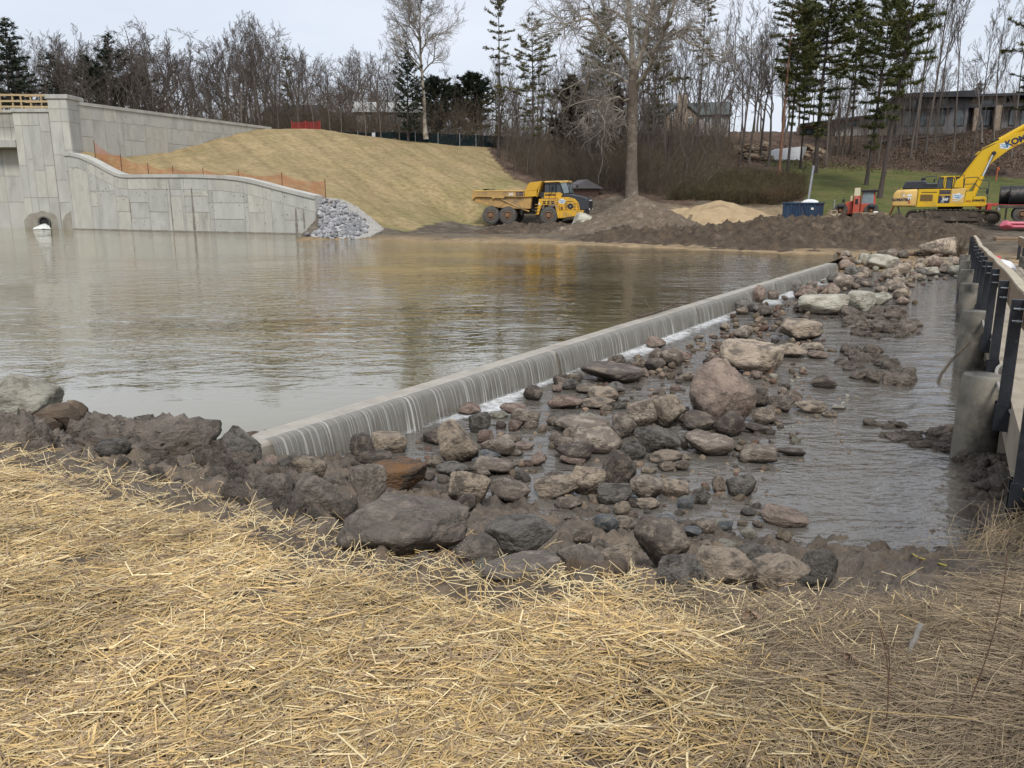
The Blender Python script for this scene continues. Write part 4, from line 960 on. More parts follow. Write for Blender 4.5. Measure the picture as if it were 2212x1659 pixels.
# rubble of the far bank beyond the stream
def far_surf(px, py):
    x, y, dz = ray(px, py); T = np.linspace(24, 46, 260); XX, YY, ZZ = x * T, y * T, CAM_Z + dz * T
    s_ = np.maximum(far_s(XX, YY), -.42); hit = np.nonzero(ZZ <= s_)[0]; i = hit[0] if len(hit) else 100
    return Vector((XX[i], YY[i], s_[i]))
scatter(95, [(1775,553),(1850,548),(2060,545),(2075,600),(2000,615),(1960,640),(1880,625),(1810,600),(1810,570)], 9, 34, warm + ['pale', 'tan'], 'rock in the rubble bank at the far end of the weir', 'rubble of the far bank', p_fn=far_surf)
for px, py, w_, h_, c, lb in ((2030,560,82,42,'tan','big low sandy tan boulder on the far bank near the bridge end'), (1905,582,60,28,'pale','pale flat boulder in the rubble at the far end of the weir'), (1945,600,40,28,'tan','tan boulder at the far water edge of the stream'), (2002,597,40,18,'pale','low pale stone at the far water edge beside the bridge')):
    place_rock(px, py, w_, h_, rock_mesh('boulder', int(px), 4, **SHAPE['']), RM[c], 'boulder', lb, 'boulder', 'rubble of the far bank', p=far_surf(px, py))
# small stones everywhere between
def litter(n, poly, smin, smax, cols_, p_fn=None):
    for i in range(n):
        px, py = poly_rand(poly); p = p_fn(px, py) if p_fn else surf(px, py)
        w_ = smin * (smax / smin) ** (rnd.random() ** 1.8); pile_add(p, w_, w_ * rnd.uniform(.4, .8), rnd.choice(cols_))
litter(700, [(900,1000),(1250,830),(1500,740),(1780,620),(1960,620),(1840,700),(1780,800),(1720,950),(1660,1130),(1300,1180),(1050,1080)], 5, 16, warm)
litter(300, [(930,990),(1250,850),(1480,760),(1700,700),(1760,760),(1680,900),(1640,1100),(1300,1170),(1080,1060)], 13, 27, warm)
litter(90, [(1480,750),(1780,600),(1850,640),(1720,720),(1560,820)], 10, 22, warm)
litter(200, [(1700,780),(1850,830),(1900,1000),(1750,1050),(1640,960)], 4, 11, ['tan', 'pale', 'pink', 'brown'])
litter(260, [(1780,552),(2060,545),(2075,600),(1960,640),(1800,600)], 4, 11, warm + ['pale'], far_surf)
litter(320, [(1040,1120),(1400,1150),(1720,1180),(1830,1240),(1500,1240),(1250,1220)], 4, 13, ['grey', 'mud', 'tan', 'brown'])
RUB = mat('rubble', (1, 1, 1), (.7, .68, .64), 20, .75, .6, 60, .02, attr=True)
tag(link('rubble', np_mesh('rubble', np.concatenate(PILE['V']), np.concatenate(PILE['F']), True, np.concatenate(PILE['C'])), m=RUB), 'small stones strewn between the boulders', kind='stuff')
ANCH += [(G(2075, 990, -.4).x, G(2075, 990, -.4).y, 'nearest concrete bridge pile'), (D(590, 950, 8.4).x, 8.4, 'near end of the weir'), (G(350, 960, .4).x, G(350, 960, .4).y, 'broken log on the bank')]
# mud clods in the stream and on the bank
scatter(34, [(1820,690),(1920,680),(2000,720),(1960,735),(1890,735),(1830,720)], 14, 60, ['clod'], 'dark clod of mud in the stream beside the pale boulders', 'mud clods by the pale boulders', 'mud_clod', (.4, .65), CLODP, .45)
scatter(44, [(1800,760),(1900,760),(1960,820),(1930,840),(1850,820),(1790,790)], 14, 60, ['clod'], 'dark clod of mud in the middle of the wide stream', 'mud clods in midstream', 'mud_clod', (.35, .6), CLODP, .42)
scatter(36, [(1880,925),(1990,930),(2070,950),(2068,985),(1980,970),(1890,945)], 16, 60, ['clod'], 'low clod of mud in the bar reaching out from the bridge pile', 'mud clods of the bar', 'mud_clod', (.3, .5), CLODP, .42)
scatter(26, [(2080,1000),(2160,1000),(2180,1080),(2120,1060)], 20, 70, ['clod'], 'clod of mud heaped round the foot of the bridge pile', 'mud clods round the pile', 'mud_clod', (.5, .8), CLODP, .42)
scatter(90, [(0,890),(150,860),(330,940),(470,985),(560,1000),(520,1090),(330,1040),(100,985),(0,960)], 18, 70, ['clod'], 'rough dark clod of the mud bank between straw and pool', 'mud clods of the bank', 'mud_clod', (.6, .95), CLODP, .5)
scatter(46, [(470,985),(760,1090),(980,1170),(900,1190),(640,1130),(480,1060)], 18, 70, ['clod'], 'rough dark clod in the muddy slope below the straw', 'mud clods of the slope', 'mud_clod', (.6, .95), CLODP, .5)
for px, py, w_, h_, lb in ((305,990,280,85,'largest rounded mound of dark mud beside the pool'), (440,1000,110,60,'dark mud mound at the water edge left of the weir'), (210,960,200,70,'dark mud mound behind the broken log'), (60,985,200,90,'dark mud mound at the left edge under the pale boulder'), (600,1080,190,80,'broad mud lump above the straw edge')):
    place_rock(px, py, w_, h_, clod_mesh('mud_mound', int(px + w_), 5, (1, .8, .42), 1.2), CLOD, 'mud_mound', lb, 'mud mound', 'mud clods of the bank', depth=.8, sink=1.3)

# ================================================================ RIPRAP beside the wall
RIP = rockmat('riprap', (.21, .21, .212), (.145, .145, .15), (.28, .275, .27), wet=None, vary=.3)
GRAV = mat('pale_gravel', (.42, .40, .36), (.30, .285, .255), 6, .95, .9, 14, .05)
def far_hit(px, py, y0=48, y1=80):
    x, y, dz = ray(px, py); T = np.linspace(y0, y1, 200); XX, YY, ZZ = x * T, y * T, CAM_Z + dz * T
    s_ = np.maximum(far_z(XX, YY, False), -.1); hit = np.nonzero(ZZ <= s_)[0]; i = hit[0] if len(hit) else 60
    return Vector((XX[i], YY[i], s_[i]))
rip_me = [with_mat(m_, 'rip', RIP) for m_ in [rock_mesh('riprap_stone', 700 + i, 2, 10, 22, .55) for i in range(6)]]
rp_poly = [(689,432),(735,438),(768,462),(797,490),(790,508),(762,517),(705,516),(664,512),(690,500)]
for i in range(290):
    px, py = poly_rand(rp_poly); p = far_hit(px, py); s_ = rnd.uniform(.20, .38)
    o = link('riprap_stone', rnd.choice(rip_me)); o.location = p + Vector((0, 0, rnd.uniform(-.12, .05))); o.scale = (s_ * 1.2, s_, s_ * .8); o.rotation_euler = (rnd.uniform(-.4, .4), rnd.uniform(-.4, .4), rnd.uniform(0, 6.28))
    tag(o, 'angular grey riprap stone on the slope at the end of the curved wall', 'stone', 'riprap beside the curved wall')
AV, AF, nv_ = [], [], 0
for i in range(900):
    px, py = poly_rand(rp_poly); p = far_hit(px, py); g_ = TINY[i % 6]; s_ = rnd.uniform(.14, .30); M_ = np.array(Euler((rnd.uniform(-.5, .5), rnd.uniform(-.5, .5), rnd.uniform(0, 6.28))).to_matrix())
    V_ = (g_[0] * np.array([s_ * 1.2, s_, s_ * .8])) @ M_.T + np.array(p) - np.array([0, 0, .10]); AV.append(V_); AF.append(g_[1] + nv_); nv_ += len(V_)
tag(link('riprap_fill', np_mesh('riprap_fill', np.concatenate(AV), np.concatenate(AF), True), m=RIP), 'smaller grey stones packed between the riprap', kind='stuff')
# the pale gravel band round it
band = [(689,428),(740,434),(775,452),(812,482),(828,497),(800,512),(765,519),(790,508),(797,490),(768,464),(735,440),(690,434)]
mbv = []; mbf = []
V2, F2 = ICO[2][0][:0], None
bm_ = bmesh.new(); bmesh.ops.create_icosphere(bm_, subdivisions=1, radius=1); iv = np.array([v.co[:] for v in bm_.verts]); jf = np.array([[v.index for v in f.verts] for f in bm_.faces]); bm_.free()
AV, AF = [], []
for i in range(2600):
    px, py = poly_rand(band); p = far_hit(px, py); s_ = rnd.uniform(.06, .14)
    AF.append(jf + len(AV) * len(iv)); AV.append(iv * s_ * NR.uniform(.7, 1.2, (len(iv), 1)) + np.array(p))
tag(link('gravel_band', np_mesh('gravel_band', np.concatenate(AV), np.concatenate(AF)), m=GRAV), 'band of pale gravel round the riprap', kind='stuff')

# ================================================================ HEAPS on the far shore
def heap(name, label, peaks, base, m, seed, rough=.12, step=.16, col=None, fine=.05, steep=1.0):
    P = [(D(px, py, yy), r_) for px, py, yy, r_ in peaks]
    x0 = min(p.x - 2.2 * r_ for p, r_ in P); x1 = max(p.x + 2.2 * r_ for p, r_ in P); y0 = min(p.y - 2.2 * r_ for p, r_ in P); y1 = max(p.y + 2.2 * r_ for p, r_ in P)
    xs = np.arange(x0, x1, step); ys = np.arange(y0, y1, step); X, Y = np.meshgrid(xs, ys); g = far_z(X, Y)
    h = np.zeros_like(X)
    for p, r_ in P:
        d = np.hypot(X - p.x, Y - p.y) * (1 + .18 * fbm(X * .5, Y * .5, seed, 3)) / r_
        top = p.z - far_z1(p.x, p.y)
        h = np.maximum(h, top * np.clip(1 - d ** 1.15 / 1.75 ** 1.15, 0, 1) ** steep) if True else h
    nz_ = rough * fbm(X * 1.1, Y * 1.1, seed + 1, 4) + rough * .8 * np.maximum(fbm(X * 2.6, Y * 2.6, seed + 2, 4, .6), -.3) + fine * fbm(X * 7, Y * 7, seed + 3, 2)
    Z = g + h + nz_ * sstep(0, .35, h) - .14 * sstep(.25, .02, h)
    o = link(name, np_mesh(name, np.c_[X.ravel(), Y.ravel(), Z.ravel()], grid_faces(len(xs), len(ys)), True), m=m)
    return tag(o, label, 'heap')
DIRT = mat('stony_dirt', (.175, .136, .098), (.112, .087, .064), 3, .95, .9, 9, .10, spec=.15, c3=(.22, .18, .14), c3s=2.6, c3lo=.56, c3hi=.64, detail=8)
SAND = mat('sand', (.40, .30, .18), (.33, .245, .145), 1.2, .95, .4, 6, .05, spec=.1, c3=(.27, .195, .115), c3s=.8, c3lo=.55, c3hi=.7)
PEAT = mat('dark_spoil', (.118, .087, .060), (.060, .047, .036), 2.4, .95, .9, 7, .12, spec=.15, c3=(.150, .115, .084), c3s=1.5, c3lo=.54, c3hi=.66, detail=8)
heap('dirt_heap', 'tall cone of stony brown dirt right of the dump truck', [(1375,420,61,2.7),(1300,470,59,2.4),(1440,455,60,1.8)], 0, DIRT, 11, .10)
heap('sand_heap', 'smooth cone of pale tan sand in front of the thicket', [(1553,432,66,2.9),(1640,462,65,2.2),(1500,460,66,1.8),(1480,448,69,2.0)], 0, SAND, 23, .03, fine=.01)
heap('spoil_heap', 'long low heap of dark spoil along the far shore', [(1560,486,46,2.6),(1660,474,46,3.0),(1740,470,46,2.8),(1440,494,48,2.4),(1350,498,49,2.2),(1620,500,43.5,2.0),(1720,498,42.5,2.2)], 0, PEAT, 31, .32)
heap('spoil_heap', 'higher heap of dark clumpy spoil in front of the excavator', [(1830,468,45,2.6),(1900,466,45.5,2.4),(1975,472,45,2.2),(2020,495,44,1.6),(1860,495,42,2.0),(1950,496,42,1.8)], 0, PEAT, 47, .40)
heap('spoil_heap', 'low ridge of dark earth in front of the dump truck', [(1110,482,63,2.0),(1180,480,63,2.2),(1240,485,62,1.8)], 0, PEAT, 53, .2)
for px, py, w_, h_, c, lb in ((1262,500,58,40,'pale','large pale grey boulder at the foot of the stony dirt heap'),(1215,505,18,15,'tan','small pinkish boulder on the mud in front of the dump truck'),(1890,533,16,12,'tan','tan stone on the flank of the clumpy spoil heap'),(1700,476,14,9,'tan','tan stone beside the sand heap')):
    p = far_hit(px, py, 38, 72); place_rock(px, py, w_, h_, PROTO[3], RM[c], 'boulder', lb, 'boulder', p=p, tilt=.05)
# ================================================================ STRAW AND DRY GRASS
def blades(name, P, yaw, pitch, length, width, curve, colr, segs, m, label, droop=None):
    """many flat curved strands in one mesh"""
    n = len(P); k = segs + 1; u = np.linspace(-.5, .5, k)
    dirx, diry = np.cos(yaw), np.sin(yaw); cp, sp = np.cos(pitch), np.sin(pitch)
    V = np.empty((n, k, 3, 3))
    for i in range(k):
        s_ = u[i] * length
        lat = curve * ((u[i] ** 2 - .08) if segs > 2 else (abs(u[i]) - .25)) * length
        c = np.stack([P[:, 0] + dirx * cp * s_ - diry * lat, P[:, 1] + diry * cp * s_ + dirx * lat, P[:, 2] + sp * s_ + (0 if droop is None else droop * (.25 - u[i] ** 2) * length)], 1)
        wv = np.stack([-diry, dirx, np.zeros(n)], 1) * (width * (1 - .5 * abs(u[i])))[:, None] * .5
        V[:, i, 0] = c - wv; V[:, i, 1] = c + np.array([0, 0, 1]) * (width * .45)[:, None]; V[:, i, 2] = c + wv
    base = (np.arange(n) * k * 3)[:, None]; f = []
    for i in range(segs):
        for a_ in (0, 1): f.append(np.stack([base[:, 0] + i * 3 + a_, base[:, 0] + i * 3 + a_ + 1, base[:, 0] + (i + 1) * 3 + a_ + 1, base[:, 0] + (i + 1) * 3 + a_], 1))
    C = np.repeat(colr, k * 3, axis=0)
    return tag(link(name, np_mesh(name, V.reshape(-1, 3), np.concatenate(f), False, C), m=m), label, kind='stuff')
STRAW = mat('straw', (1, 1, 1), (.82, .80, .76), 30, .6, 0, attr=True, spec=.3)
def straw_points(n, x0, x1, y0, y1, acc):
    out = []; tot = 0
    while tot < n:
        x = NR.uniform(x0, x1, 40000); y = y0 * (y1 / y0) ** NR.random(40000)
        ok = NR.random(40000) < acc(x, y); out.append(np.stack([x[ok], y[ok]], 1)); tot += ok.sum()
    return np.concatenate(out)[:n]
def view_ok(x, y): return (np.abs(x) < .74 * y + .35)
def dens(x, y):
    e = straw_edge(x) - .10 - .10 * sstep(-.5, .5, x) + .16 * fbm(x * 2.3, y * 2.3, 4, 3) - y
    d = sstep(-.06, .16, e); patch = sstep(-.55, .05, fbm(x * 1.5, y * 1.9, 31, 3) + .18)
    right = sstep(1.35, .65, x + .22 * fbm(x * 2, y * 2, 9, 2) - .05 * (y - 2))
    return d * (.05 + .95 * patch ** 1.5) * (.05 + .95 * right) * view_ok(x, y)
n = 50000; m_ = 5200; cxy = straw_points(m_, -4.6, 3, 1.45, 5.4, dens); ci = NR.integers(0, m_, n // 2)
xy = np.concatenate([straw_points(n - n // 2, -4.6, 3, 1.45, 5.4, dens), cxy[ci] + NR.normal(0, .045, (n // 2, 2))]); cyaw = NR.uniform(0, 6.28, m_); ctone = NR.uniform(.72, 1.18, m_)
hgt = np.maximum(fbm(xy[:, 0] * 2.2, xy[:, 1] * 2.2, 3, 3), -.2) * .035 + .02
z = near_z(xy[:, 0], xy[:, 1]) + hgt * NR.uniform(.05, 1.5, n)
yawc = cyaw[ci] + NR.normal(0, .16, n // 2)
L_ = np.exp(NR.normal(math.log(.10), .58, n)).clip(.025, .40); W_ = NR.uniform(.0016, .0062, n) * np.where(NR.random(n) < .12, 1.5, 1)
yaw = np.where(NR.random(n) < .5, NR.normal(.05, .5, n), NR.uniform(0, 6.28, n)) + .5 * fbm(xy[:, 0] * 1.1, xy[:, 1] * 1.1, 6, 2)
yaw[n - n // 2:] = np.where(NR.random(n // 2) < .75, yawc, yaw[n - n // 2:])
t_ = NR.random(n)[:, None]; cA, cB, cC = np.array([.64, .455, .205]), np.array([.80, .655, .38]), np.array([.36, .26, .16])
cc = np.where(t_ < .46, cA, np.where(t_ < .68, cB, cC)) * NR.uniform(.72, 1.15, (n, 1))
cc[n - n // 2:] *= ctone[ci][:, None]
cc = cc * (.82 + .30 * sstep(-.5, .5, fbm(xy[:, 0] * 1.3, xy[:, 1] * 1.3, 61, 3)))[:, None]
cc = cc * (1 - .25 * sstep(.3, .9, xy[:, 0])[:, None])
blades('straw_mulch', np.c_[xy, z], yaw, NR.normal(0, .13, n), L_, W_, NR.normal(0, .35, n) + np.where(NR.random(n) < .18, NR.normal(0, 1.1, n), 0), cc, 2, STRAW, 'golden straw strewn over the near bank')
# wisps standing out of the edge, scraps on the mud
n = 2600; xy = straw_points(n, -4.4, 2.4, 2.4, 6.6, lambda x, y: (np.abs(straw_edge(x) + .15 - y) < .45) * .8 * view_ok(x, y) + (np.abs(straw_edge(x) + .8 - y) < .8) * .14 * view_ok(x, y))
z = near_z(xy[:, 0], xy[:, 1]) + .025
t_ = NR.random(n)[:, None]; cc = np.where(t_ < .6, cB, cA) * NR.uniform(.75, 1.1, (n, 1))
blades('straw_wisps', np.c_[xy, z], NR.uniform(0, 6.28, n), NR.normal(0, .42, n), NR.uniform(.05, .22, n), NR.uniform(.0025, .005, n), NR.normal(0, .5, n), cc, 2, STRAW, 'loose straw wisps on the dark mud')
# dry matted grass on the right
def gd(x, y):
    r = sstep(.55, 1.25, x + .25 * fbm(x * 1.7, y * 1.7, 9, 2) - .05 * (y - 2)); e = 3.2 + .75 * sstep(1.9, 3.0, x) + .30 * fbm(x * 2, y * 2, 4, 3) - y
    return r * sstep(-.25, .3, e) * view_ok(x, y) * (.35 + .65 * sstep(-.4, .2, fbm(x * 2.4, y * 2.4, 77, 3)))
n = 19000; xy = straw_points(n, .4, 3.9, 1.45, 4.9, gd)
z = near_z(xy[:, 0], xy[:, 1]) + np.maximum(.02, .07 * sstep(1.2, 2.4, xy[:, 0]) + .06 * fbm(xy[:, 0] * 2, xy[:, 1] * 2, 8, 3)) * NR.uniform(.1, 1.3, n)
flow = .30 + .9 * fbm(xy[:, 0] * .9, xy[:, 1] * .9, 44, 2)
t_ = NR.random(n)[:, None]; gA, gB, gC = np.array([.25, .19, .12]), np.array([.38, .30, .19]), np.array([.13, .095, .062])
cc = np.where(t_ < .5, gA, np.where(t_ < .75, gB, gC)) * NR.uniform(.7, 1.15, (n, 1))
blades('dry_grass', np.c_[xy, z], flow + NR.normal(0, .62, n), NR.normal(0, .10, n), NR.uniform(.16, .55, n), NR.uniform(.0015, .0034, n), NR.normal(0, .55, n), cc, 4, STRAW, 'matted grey brown dead grass', droop=NR.uniform(0, .18, n))
# tall tuft hanging over at the right edge beside the bridge
n = 2800; c0 = Vector((3.95, 4.75, .55)); q = NR.normal(0, 1, (n, 2)) * np.array([.32, .5]); P = np.c_[c0.x + q[:, 0], c0.y + q[:, 1], np.zeros(n)]
P[:, 2] = near_z(P[:, 0], P[:, 1]) + .10 + .30 * np.exp(-(q[:, 0] / .5) ** 2 - (q[:, 1] / .6) ** 2) * NR.uniform(.1, 1.1, n)
cc = np.where(NR.random((n, 1)) < .55, gB * np.array([1.0, .95, .85]), gA) * NR.uniform(.75, 1.2, (n, 1))
blades('dry_grass_tuft', P, NR.normal(.65, .5, n), NR.normal(.30, .30, n), NR.uniform(.25, .75, n), NR.uniform(.0018, .0036, n), NR.normal(0, .5, n), cc, 4, STRAW, 'pale dry grass tuft drooping beside the bridge', droop=NR.uniform(.05, .4, n))
# a few things lying on the bank
BARK = mat('bark', (.13, .095, .065), (.075, .055, .04), 8, .9, .9, 30, .02, c3=(.22, .18, .13), c3s=5)
def stick(name, a, b, r0, r1, m, label, cat='branch', bend=.0, n=8, forks=()):
    mb = MB(); a, b = Vector(a), Vector(b); side_ = (b - a).cross(Vector((0, 0, 1))).normalized()
    pts = [a.lerp(b, i / n) + side_ * bend * math.sin(math.pi * i / n) + Vector((rnd.uniform(-1, 1), rnd.uniform(-1, 1), rnd.uniform(-1, 1))) * r0 * .35 for i in range(n + 1)]
    mb.tube([p - a for p in pts], [r0 + (r1 - r0) * i / n * rnd.uniform(.8, 1.1) for i in range(n + 1)], 9)
    for u, v in forks: mb.tube([pts[int(u * n)] - a, pts[int(u * n)] - a + Vector(v)], [r1 * .9, r1 * .3], 6)
    o = mb.build(name, m, smooth=True); o.location = a; return tag(o, label, cat)
def gp_(px, py, up=.0): p = surf(px, py); return p + Vector((0, 0, up))
a_, b_ = gp_(75, 952, .10), gp_(170, 905, .22); b_ = D(170, 884, a_.y + .35)
stick('log', a_, b_, .105, .10, BARK, 'thick broken log sloping up out of the dark mud', 'log')
a_ = D(520, 950, 8.6); stick('driftwood', D(530, 946, 8.4), D(585, 936, 8.75), .05, .04, BARK, 'short driftwood log behind the dark grey boulder at the weir end', 'log')
a_ = W0 + WD * 10.3 + WU * .35; stick('branch', a_ + Vector((0, 0, .06)), a_ + WD * 2.6 + WU * .15 + Vector((0, 0, .12)), .03, .012, BARK, 'forked dead branch caught on the weir crest', bend=.15, forks=((.2, (-.5, .5, .12)), (.35, (-.2, .45, .3)), (.6, (.5, .1, .25)), (.1, (-.4, -.1, .2))))
GREYW = mat('bleached_wood', (.30, .28, .25), (.20, .185, .165), 12, .8, .4)
p = gp_(*R7(1445, 970)); stick('stick', p, p + Vector((.055, .03, .13)), .009, .010, GREYW, 'short bleached stick poking up out of the dead grass', 'stick')
REDW = mat('root', (.115, .062, .042), (.075, .045, .032), 9, .8, .8)
p = gp_(*R7(1370, 475), .02); q = gp_(*R7(1530, 500), .02); stick('root', p, q, .03, .028, REDW, 'reddish brown root arching over the mud by the stream', 'root', bend=.06)
p = gp_(*R8(1500, 445), .05); q = gp_(*R8(1790, 400), .06); stick('root', p, q, .05, .045, BARK, 'dark bent root between straw and muddy boulders', 'root', bend=.1)
YEL = flat('yellow_stalk', (.62, .50, .10), .5)
p = gp_(*R7(1485, 300), .04); q = gp_(*R7(1700, 385), .04); stick('reed', p, q, .007, .006, YEL, 'bright yellow reed stalk lying at the stream edge', 'reed', bend=.05)
p = gp_(*R7(1480, 760), .05); q = D(*R7(2000, 395), p.y + .9); stick('reed', p, q, .007, .003, mat('dry_reed', (.45, .36, .22), (.36, .28, .16), 5, .7), 'long dry reed leaning up over the dead grass', 'reed', bend=.08)
LEAF = mat('dead_leaf', (.32, .22, .155), (.24, .16, .11), 12, .8, .4, spec=.2)
def leaf(px, py, s_, label, lobes=5):
    p = gp_(px, py, .05); n = 22; v = [(0, 0, .012)] + [(s_ * (.6 + .25 * math.cos(lobes * a_)) * math.cos(a_), s_ * (.6 + .25 * math.cos(lobes * a_)) * math.sin(a_) * .9, .03 * math.sin(2 * a_ + px) * s_ / .08) for a_ in [2 * math.pi * i / n for i in range(n)]]
    mb = MB(); mb.add(v, [(0, 1 + i, 1 + (i + 1) % n) for i in range(n)]); o = mb.build('leaf', LEAF); o.location = p; o.rotation_euler = (-.5, .2, px); tag(o, label, 'leaf')
leaf(*R7(1080, 1050), .055, 'pinkish brown oak leaf lying in the dead grass'); leaf(*R7(2160, 735), .085, 'large curled brown leaf at the right edge of the dead grass', 3); leaf(*R7(930, 1190), .05, 'crumpled pale leaf among straw and dead grass', 4)
leaf(*R7(440, 750), .05, 'brown curled leaf at the border of straw and dead grass', 4)
for i, (px, py, hx, hz, lb) in enumerate(((2075,1560,.10,.62,'thin reddish bare weed stem in the lower right corner'),(2190,1500,.02,.75,'tall bare reddish weed stem at the right edge'),(1905,1610,-.02,.35,'short dark bare weed stem in the dead grass'),(1900,1530,.0,.25,'stubby brown stem standing in the dead grass'))):
    p = gp_(px, py); stick('weed_stem', p, p + Vector((hx, .05, hz)), .0022, .0010, REDW, lb, 'weed', bend=.03, forks=((.5, (.05, 0, .10)), (.7, (-.04, .02, .09)), (.85, (.03, 0, .06))))

# ================================================================ FOOTBRIDGE
B0 = Vector((4.98, 8.0, 0)); bd = Vector((.4725, .8813, 0)); bl = Vector((-.8813, .4725, 0)); BRZ = math.atan2(bd.y, bd.x)
bridge = empty('footbridge', B0, BRZ, 'narrow concrete footbridge on round piles with black posts and plank rails', 'bridge')
def bz(s): return float(np.interp(s, [-8, -2.77, 0, 5.5, 8.3, 19.4, 30.5], [.30, .26, .226, .12, .05, -.24, -.36]))
BW = 1.65
ss = [-6.5 + i * .74 for i in range(51)]
def strip(name, y0, y1, dz0, dz1, m, jit=0.0, wave=0.0, s0=-6.5, s1=31, **k):
    mb = MB(); n = 50
    for i in range(n + 1):
        s = s0 + (s1 - s0) * i / n; z = bz(s); wv = wave * perlin(np.array(s * .33), 2.2)
        mb.v += [(s, y0 + wv, z + dz0), (s, y1 + wv, z + dz0), (s, y1 + wv, z + dz1), (s, y0 + wv, z + dz1)]
    for i in range(n):
        for a_ in range(4): mb.f.append((i * 4 + a_, i * 4 + (a_ + 1) % 4, i * 4 + 4 + (a_ + 1) % 4, i * 4 + 4 + a_))
    mb.f += [(3, 2, 1, 0), (n * 4, n * 4 + 1, n * 4 + 2, n * 4 + 3)]
    return mb.build(name, m, bridge, **k)
strip('deck', -BW + .1, -.19, .08, .27, DECK)
strip('edge_beam', -.186, -.06, -.20, .285, DECK); strip('edge_beam', -BW - .06, -BW + .096, -.20, .285, DECK)
for k in range(-1, 12):
    s = 2.77 * k; z = bz(s)
    for sd_, yy in ((1, 0.0), (-1, -BW - .12)):
        if sd_ < 0 and k < 5: continue
        po = MB().box(s, yy, z + .68, .075, .11, 1.26).build('rail_post', STEEL_B, bridge, .006)
        mb = MB().box(s, yy, z + .12, .17, .085, .26); mb.box(s - .08, yy, z + .12, .014, .15, .28); mb.box(s + .08, yy, z + .12, .014, .15, .28); mb.build('bracket', STEEL_B, po)
        if 0 <= k < 9 and sd_ > 0:
            for dz in (1.10, 1.22): MB().tube([(s - .052, yy - .02, z + dz), (s - .040, yy - .02, z + dz)], .016, 6).build('bolt', STEEL, po); MB().tube([(s - .055, yy - .06, z + dz), (s - .045, yy + .03, z + dz)], .009, 6).build('bolt', STEEL, po)
            MB().tube([(s, yy + .04, z + .14), (s, yy + .065, z + .14)], .022, 6).build('bolt', DECK, po)
for sd_, yy in ((1, -.088), (-1, -BW - .06)):
    s0 = -5.6
    while s0 < 30.4:
        s1 = min(s0 + 5.54, 30.55)
        if sd_ > 0 or s0 > 12: strip('rail_plank', yy - .026, yy + .026, 1.02, 1.33, PLANK, wave=.035, s0=s0 + .01, s1=s1 - .01)
        if sd_ > 0 or s0 > 12: strip('rail_cap', yy - .075, yy + .029, 1.332, 1.36, PLANKT, wave=.035, s0=s0 + .01, s1=s1 - .01)
        s0 += 5.54
for i, (s, zt) in enumerate(((.95, .58), (6.95, .59), (12.95, .53), (17.8, .50), (22.6, .44), (27.4, .36))):
    for lat in (.17, -BW - .2):
        if lat < 0 and s < 5: continue
        mb = MB(); mb.lathe([(.25, -1.1), (.238, -.4), (.222, zt - .25), (.212, zt - .02), (.198, zt)], (s, lat, 0), (0, 0, 1), 28); mb.build('pile', CONC_OLD, bridge, smooth=True)
    MB().box(s, -BW / 2, zt - .66, .3, BW - .1, .36).build('cross_beam', DECK, bridge)
def bw(s, lat, z): p = B0 + bd * s + bl * lat; return Vector((p.x, p.y, z))
ROPE = mat('old_rope', (.13, .105, .075), (.09, .07, .05), 12, .9)
pts = [bw(7.4, .03, .28), bw(6.6, .25, .02), bw(6.0, .45, -.16), bw(5.4, .58, -.30), bw(5.0, .62, -.44)]
o = MB().tube([p - pts[0] for p in pts], [.016, .02, .022, .022, .02], 8).build('cable', ROPE, smooth=True); o.location = pts[0]; tag(o, 'stiff brown cable hanging from the bridge edge down to the stream', 'cable')
HOSE = flat('grey_hose', (.30, .28, .24), .7)
pts = [bw(s, -.10 + .14 * max(0, math.sin(s * 1.13 + .4)), bz(s) + .22 + .14 * math.sin(s * 1.13)) for s in np.arange(-5, 9, .3)]
o = MB().tube([p - pts[0] for p in pts], .018, 8).build('hose', HOSE, smooth=True); o.location = pts[0]; tag(o, 'pale hose looping along the edge of the footbridge', 'hose')
WHITE = flat('white_plastic', (.72, .72, .72), .45); REDP = flat('red_print', (.55, .04, .05), .5)
bgp = bw(24.5, -1.0, bz(24.5) + .27)
bag = empty('cement_bag', bgp, BRZ + .6, 'white and red bag slumped on the far end of the footbridge deck', 'bag')
o = link('sack', with_mat(rock_mesh('sack', 71, 4, 4, 8, .85, lump=.12, fine=.03), 'wp', WHITE), bag); o.scale = (.85, .42, .42); o.rotation_euler = (0, -.35, 0); o.location = (0, 0, -.02)
o = link('sack_neck', with_mat(rock_mesh('sack_neck', 72, 3, 4, 8, .85), 'rp', REDP), bag); o.scale = (.26, .2, .2); o.location = (.36, 0, .34)
MB().tube([(.42, 0, .45), (.56, .03, .42)], [.05, .02], 6).build('sack_tie', WHITE, bag)
# ================================================================ MACHINES
YELLOW = mat('machine_yellow', (.62, .36, .030), (.55, .31, .028), 1.4, .38, .05, 40, .003, spec=.45, c3=(.30, .195, .085), c3s=1.6, c3lo=.50, c3hi=.72)
YELLOW_D = mat('worn_yellow', (.50, .31, .10), (.38, .24, .095), 1.6, .6, .2, 20, .006, c3=(.22, .155, .095), c3s=1.1, c3lo=.46, c3hi=.66)
YELLOW_B = mat('boom_yellow', (.66, .42, .012), (.60, .37, .014), 1.0, .36, .04, 40, .003, spec=.45, c3=(.42, .27, .06), c3s=1.1, c3lo=.56, c3hi=.76)
YPALE = mat('faded_yellow', (.66, .44, .14), (.58, .38, .12), 1.2, .5, .05, 40, .003, c3=(.38, .27, .13), c3s=1.4, c3lo=.54, c3hi=.74)
DGREY = mat('dark_grey_paint', (.035, .038, .045), (.028, .030, .036), 2, .4, .05, 40, .003, spec=.5)
BLACK = mat('black_rubber', (.016, .016, .016), (.024, .023, .022), 5, .7, .2)
